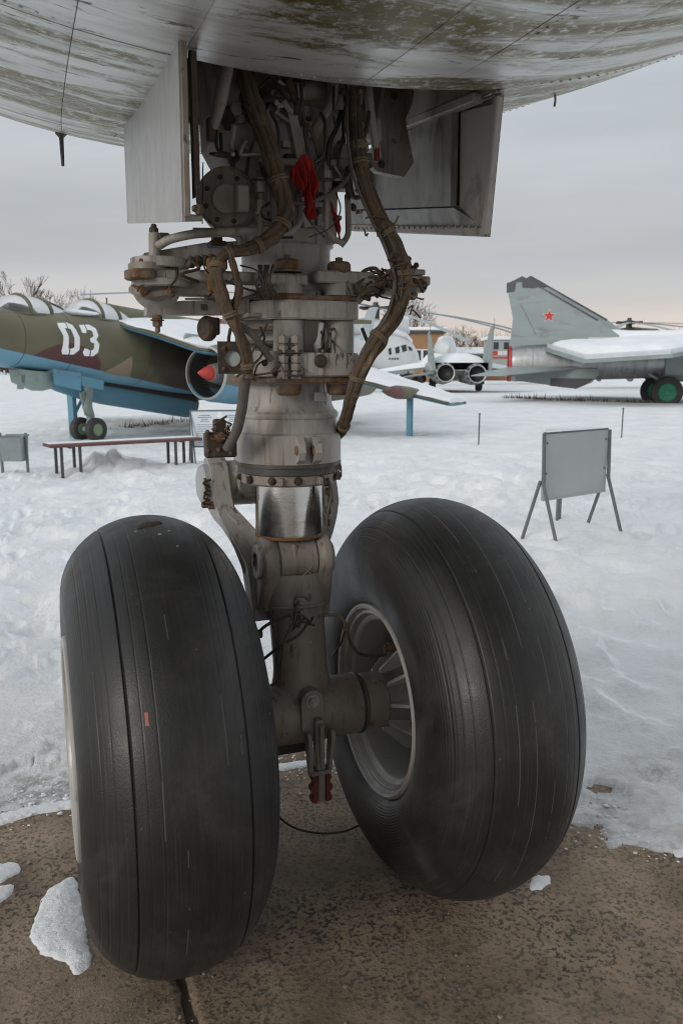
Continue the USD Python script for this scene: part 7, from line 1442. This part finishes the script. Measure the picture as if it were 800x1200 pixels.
for px in (440, 478):
    for dy in (-1.5, 1.5):
        c = L5(px, 443); wl = thing('wheel', (c[0], dy, c[2] - .1), 0, parent=heli); obj('tyre', lathe([(.2, -.15), (.42, -.17), (.48, 0), (.42, .17), (.2, .15)], (0, 0, 0), (0, 1, 0), 24), 'small_tyre', wl, smooth=40); obj('hub', lathe([(0, -.12), (.2, -.14), (.2, .14), (0, .12)], (0, 0, 0), (0, 1, 0), 16), 'heli_white', wl)
        obj('gear_leg', beam((c[0], dy, c[2]), (c[0] - .2, dy * .7, c[2] + .9), .14, .14, (0, 1, 0)), 'dark_metal', heli)
# stub wing with its pods on the near side
sw0, sw1 = L5(440, 436), L5(494, 434)
# helicopter hidden behind the starred jet: its rotor head stands above the snowy wing
D6 = 60.0; O6 = W(672, 440, y=D6) * V(1, 1, 0)
def L6(px, py, dy=0.0): return W(px, py, y=D6 + dy) - O6
h6 = thing('helicopter', O6, 0, 'dark helicopter behind the starred jet, only its rotor head and blades showing', 'helicopter')
def ring6(px, yt, yb, hw_, e=2.6): return ring_yz(L6(px, 420)[0], 0, (L6(px, yt)[2] + L6(px, yb)[2]) / 2, hw_, (L6(px, yt)[2] - L6(px, yb)[2]) / 2, e, 32)
obj('cabin', loft([ring6(*a_) for a_ in ((690, 396, 438, 1.1), (700, 394, 440, 1.3), (730, 392, 440, 1.4), (790, 394, 440, 1.3), (815, 402, 436, .9), (823, 418, 430, .2))]), 'heli_green', h6, smooth=True)
obj('tail_boom', loft([ring6(*a_) for a_ in ((650, 402, 418, .6), (695, 396, 438, 1.1))]), 'heli_green', h6, smooth=True)
obj('cowl', loft([ring6(*a_) for a_ in ((715, 386, 396, .7), (735, 383, 396, .9), (765, 385, 396, .8), (775, 390, 396, .3))]), 'heli_green', h6, smooth=True)
heli_rotor(h6, L6(737, 378), [(L6(833, 388, 4), .12, .25), (L6(790, 388, -9), .1, .25), (L6(716, 387, -12), .08, .25), (L6(694, 381, 4), .1, .22), (L6(860, 383, 9), .1, .22)], 0.75)
# helicopter hidden behind the landing gear: one blade reaches out to the left
D7 = 58.0; O7 = W(235, 440, y=D7) * V(1, 1, 0)
def L7(px, py, dy=0.0): return W(px, py, y=D7 + dy) - O7
h7 = thing('helicopter', O7, 0, 'grey-green helicopter hidden behind the landing gear, one long blade reaching out left', 'helicopter')
def ring7(px, yt, yb, hw_, e=2.6): return ring_yz(L7(px, 420)[0], 0, (L7(px, yt)[2] + L7(px, yb)[2]) / 2, hw_, (L7(px, yt)[2] - L7(px, yb)[2]) / 2, e, 32)
obj('cabin', loft([ring7(*a_) for a_ in ((292, 398, 436, 1.0), (310, 392, 440, 1.4), (355, 392, 440, 1.4), (380, 400, 436, 1.0), (390, 415, 430, .2))]), 'heli_green', h7, smooth=True)
obj('cowl', loft([ring7(*a_) for a_ in ((300, 370, 396, .7), (318, 362, 396, .9), (345, 368, 396, .8), (358, 382, 396, .3))]), 'heli_green', h7, smooth=True)
heli_rotor(h7, L7(320, 344), [(L7(95, 345), .15, .32), (L7(380, 350, 13), .3, .3), (L7(372, 350, -12), .3, .3)], 0.7)

# ---------------------------------------------------------------- striped trailer, buildings
D8 = 75.0; O8 = W(590, 436, y=D8) * V(1, 1, 0)
def L8(px, py): return W(px, py, y=D8) - O8
tr = thing('striped_cabin', O8, 0, 'pale grey cabin with red and white stripe behind the starred jet tail', 'cabin')
def rect8(x0, y0, x1, y1, d0, d1): a_, b_ = L8(x0, y1), L8(x1, y0); return box(((a_[0] + b_[0]) / 2, (d0 + d1) / 2, (a_[2] + b_[2]) / 2), (b_[0] - a_[0], d1 - d0, b_[2] - a_[2]), .03)
obj('wall', rect8(572, 398, 640, 437, 0, 3), 'panel_grey', tr); obj('roof', rect8(570, 394, 642, 398, -.2, 3.2), 'snow', tr)
for k in range(5): obj('stripe_panel', rect8(572 + k * 11, 411, 583 + k * 11, 416, -.05, 0), 'star_white' if k % 2 else 'heli_stripe', tr)
obj('lower_stripe', rect8(572, 418, 640, 420, -.05, 0), 'heli_stripe', tr)
for x in (578, 590, 604, 618): obj('window', rect8(x, 401, x + 6, 409, -.06, .05), 'dark_glass', tr)
# tan building with snowy flat roof
def house(px0, px1, ytop, d, name, label, wallm, roofm, gable=0.0, wins=4, snow=True, depth=9.0):
    o = W((px0 + px1) / 2, 436, y=d) * V(1, 1, 0); k = d / FPX; hw_ = (px1 - px0) / 2 * k; zt_ = W(400, ytop, y=d)[2]
    t = thing(name, o, 0, label, 'building')
    wl = obj('wall', box((0, depth / 2, zt_ / 2 - .1), (2 * hw_, depth, zt_ + .2), .02), wallm, t)
    if gable:
        rf = obj('roof', prism([(-.5, zt_), (depth + .5, zt_), (depth / 2, zt_ + gable)], (-hw_ - .4, 0, 0), (0, 1, 0), EZ, 0, 2 * hw_ + .8), roofm, t, smooth=20)
        if snow:
            obj('snow_on_roof', beam((-hw_ - .3, depth * .28, zt_ + gable * .56 + .12), (hw_ + .3, depth * .28, zt_ + gable * .56 + .12), depth * .4, .2, (0, -gable, depth / 2)), 'snow', rf)
        obj('chimney', box((hw_ * .3, depth / 2, zt_ + gable + .3), (.7, .7, 1.4), .02), 'building_render', rf)
    else:
        rf = obj('roof', box((0, depth / 2, zt_ + .12), (2 * hw_ + .8, depth + .8, .24), .02), roofm, t); obj('snow_on_roof', box((0, depth / 2, zt_ + .42), (2 * hw_ + .7, depth + .7, .35), .14), 'snow', rf)
    for i in range(wins):
        x = -hw_ + (i + .5) * 2 * hw_ / wins; w_ = obj('window', box((x, -.03, zt_ * .55), (1.1, .1, 1.3), .02), 'star_white', t); obj('pane', box((x, -.08, zt_ * .55), (.85, .06, 1.05), .01), 'dark_glass', w_)
    return t
house(482, 518, 390, 88, 'low_building', 'tan flat-roofed building behind the white helicopter', 'building_render', 'roof_dark', 0, 3)
house(228, 300, 394, 95, 'house', 'house with red-brown roof behind the camouflaged jet', 'building_render', 'roof_red', 2.2, 4, False)
house(524, 600, 417, 100, 'low_shed', 'long low shed with snowy roof beyond the twin-fin jet', 'building_render', 'roof_dark', 1.0, 5)
for px, y0, d, lab in ((200, 372, 60, 'thin leaning pole above the camouflaged jet wing'), (125, 350, 80, 'slim distant pole beside the bare trees')):
    q = W(px, 440, y=d); t_ = W(px + (8 if px == 200 else 0), y0, y=d); po = thing('pole', (q[0], q[1], 0), 0, lab, 'pole'); obj('shaft', cyl((0, 0, -.2), (t_[0] - q[0], 0, t_[2]), .07, n=8), 'white_paint' if px == 200 else 'dark_post', po); obj('pole_cap', cyl((t_[0] - q[0], 0, t_[2]), (t_[0] - q[0], 0, t_[2] + .1), .09, n=8), 'dark_post', po)

# ---------------------------------------------------------------- bare trees
def tree_mesh(h, seed, spread=0.5, levels=6):
    r = random.Random(seed); trunk, crown = [], []
    def seg(p, d, L, rad, lev):
        rad = max(rad, h * 0.0016); q = p + d * L; e = max(rad * 0.68, h * .0012)
        u, v_, _ = frame(d); n = 5 if lev == 0 else 3; a_ = np.arange(n) * 2 * np.pi / n
        A = p + rad * (np.cos(a_)[:, None] * u + np.sin(a_)[:, None] * v_); Bq = q + e * (np.cos(a_)[:, None] * u + np.sin(a_)[:, None] * v_)
        i = np.arange(n); j = (i + 1) % n; (trunk if lev == 0 else crown).append((np.vstack([A, Bq]), np.concatenate([np.stack([i, j, j + n], 1), np.stack([i, j + n, i + n], 1)])))
        if lev >= levels: return
        if lev == 0 and L < h * 0.12 * 5: pass
        nb = r.choice((2, 3, 3)) if lev < 4 else r.choice((2, 2, 3))
        for k in range(nb):
            f = r.uniform(.45, 1.0) if k else 1.0; s = spread * (0.55 if k == 0 else r.uniform(.8, 1.5)); t = r.uniform(0, 6.283)
            nd = unit(d + s * (math.cos(t) * u + math.sin(t) * v_) + V(0, 0, .12)); seg(p + d * L * f, nd, L * r.uniform(.6, .86), e * (0.9 if k == 0 else 0.62), lev + 1)
    seg(V(0, 0, -.2), unit(V(r.uniform(-.05, .05), r.uniform(-.05, .05), 1)), h * .27, h * .016 + .03, 0)
    def join(xs): 
        o = 0; vs, fs = [], []
        for v, f in xs: vs.append(v); fs.append(f + o); o += len(v)
        return trimesh.Trimesh(np.concatenate(vs), np.concatenate(fs), process=False)
    return join(trunk), join(crown)
TREES = [(36, 316, 75, .45, 7, 'tall thin bare tree above the first canopy of the camouflaged jet'), (70, 336, 80, .6, 7, 'spreading bare tree between the two canopies of the camouflaged jet'), (92, 338, 90, .62, 7, 'bushy bare tree just left of the rear canopy'),
         (482, 345, 98, .5, 7, 'large bare tree behind the tan flat-roofed building'), (470, 352, 104, .6, 7, 'broad bare tree behind the white helicopter engine cowl'), (424, 372, 92, .6, 6, 'low bare tree between the strut and the white helicopter rotor'),
         (524, 377, 105, .6, 7, 'bushy bare tree right of the tan building'), (538, 380, 112, .6, 6, 'bare tree behind the rotor blades above the twin-fin jet'), (556, 392, 118, .55, 6, 'small slim bare tree left of the striped cabin'), (512, 388, 108, .7, 6, 'low twiggy bare tree beside the tan building wall'),
         (212, 376, 85, .6, 6, 'bare tree beside the red-roofed house'), (226, 374, 100, .6, 6, 'bare tree directly behind the red-roofed house'), (250, 370, 105, .6, 6, 'bare tree at the right end of the red-roofed house'), (186, 384, 110, .6, 6, 'low bare tree beyond the camouflaged jet wing')]
for i, (px, ytop, d, sp_, lv, lab) in enumerate(TREES):
    o = W(px, 438, y=d); h = W(px, ytop, y=d)[2]; t = thing('bare_tree', (o[0], o[1], 0), rng.uniform(0, 360), lab, 'tree', 'bare trees beyond the aircraft')
    tk, cr = tree_mesh(h, 100 + i, sp_, lv); s = h / max(cr.vertices[:, 2].max(), .1)
    tk.apply_scale(s); cr.apply_scale(s); obj('trunk', tk, 'bark', t, smooth=True); obj('crown', cr, 'bark', t, smooth=True)
# far wood along the horizon
def wood(az0, az1, d, n, hmin, hmax, seed):
    r = random.Random(seed); vs, fs, o = [], [], 0
    for _ in range(n):
        a_ = math.radians(r.uniform(az0, az1)); dd = d * r.uniform(.9, 1.25); b_ = V(dd * math.sin(a_), dd * math.cos(a_), 0); h = r.uniform(hmin, hmax)
        for _ in range(9):
            p = b_ + V(r.gauss(0, .5), r.gauss(0, .5), r.uniform(0, .4) * h); q = p + V(r.gauss(0, .22) * h, r.gauss(0, .22) * h, r.uniform(.3, .6) * h); w_ = unit(np.cross(q - p, b_)) * r.uniform(.04, .13)
            vs += [p - w_, p + w_, q]; fs.append((o, o + 1, o + 2)); o += 3
    tag(obj('far_wood', trimesh.Trimesh(np.array(vs), np.array(fs), process=False), 'bark', smooth=False), 'low line of bare far-off woodland along the horizon', 'wood', kind='stuff')
wood(-40, 40, 230, 2600, 6, 15, 5)
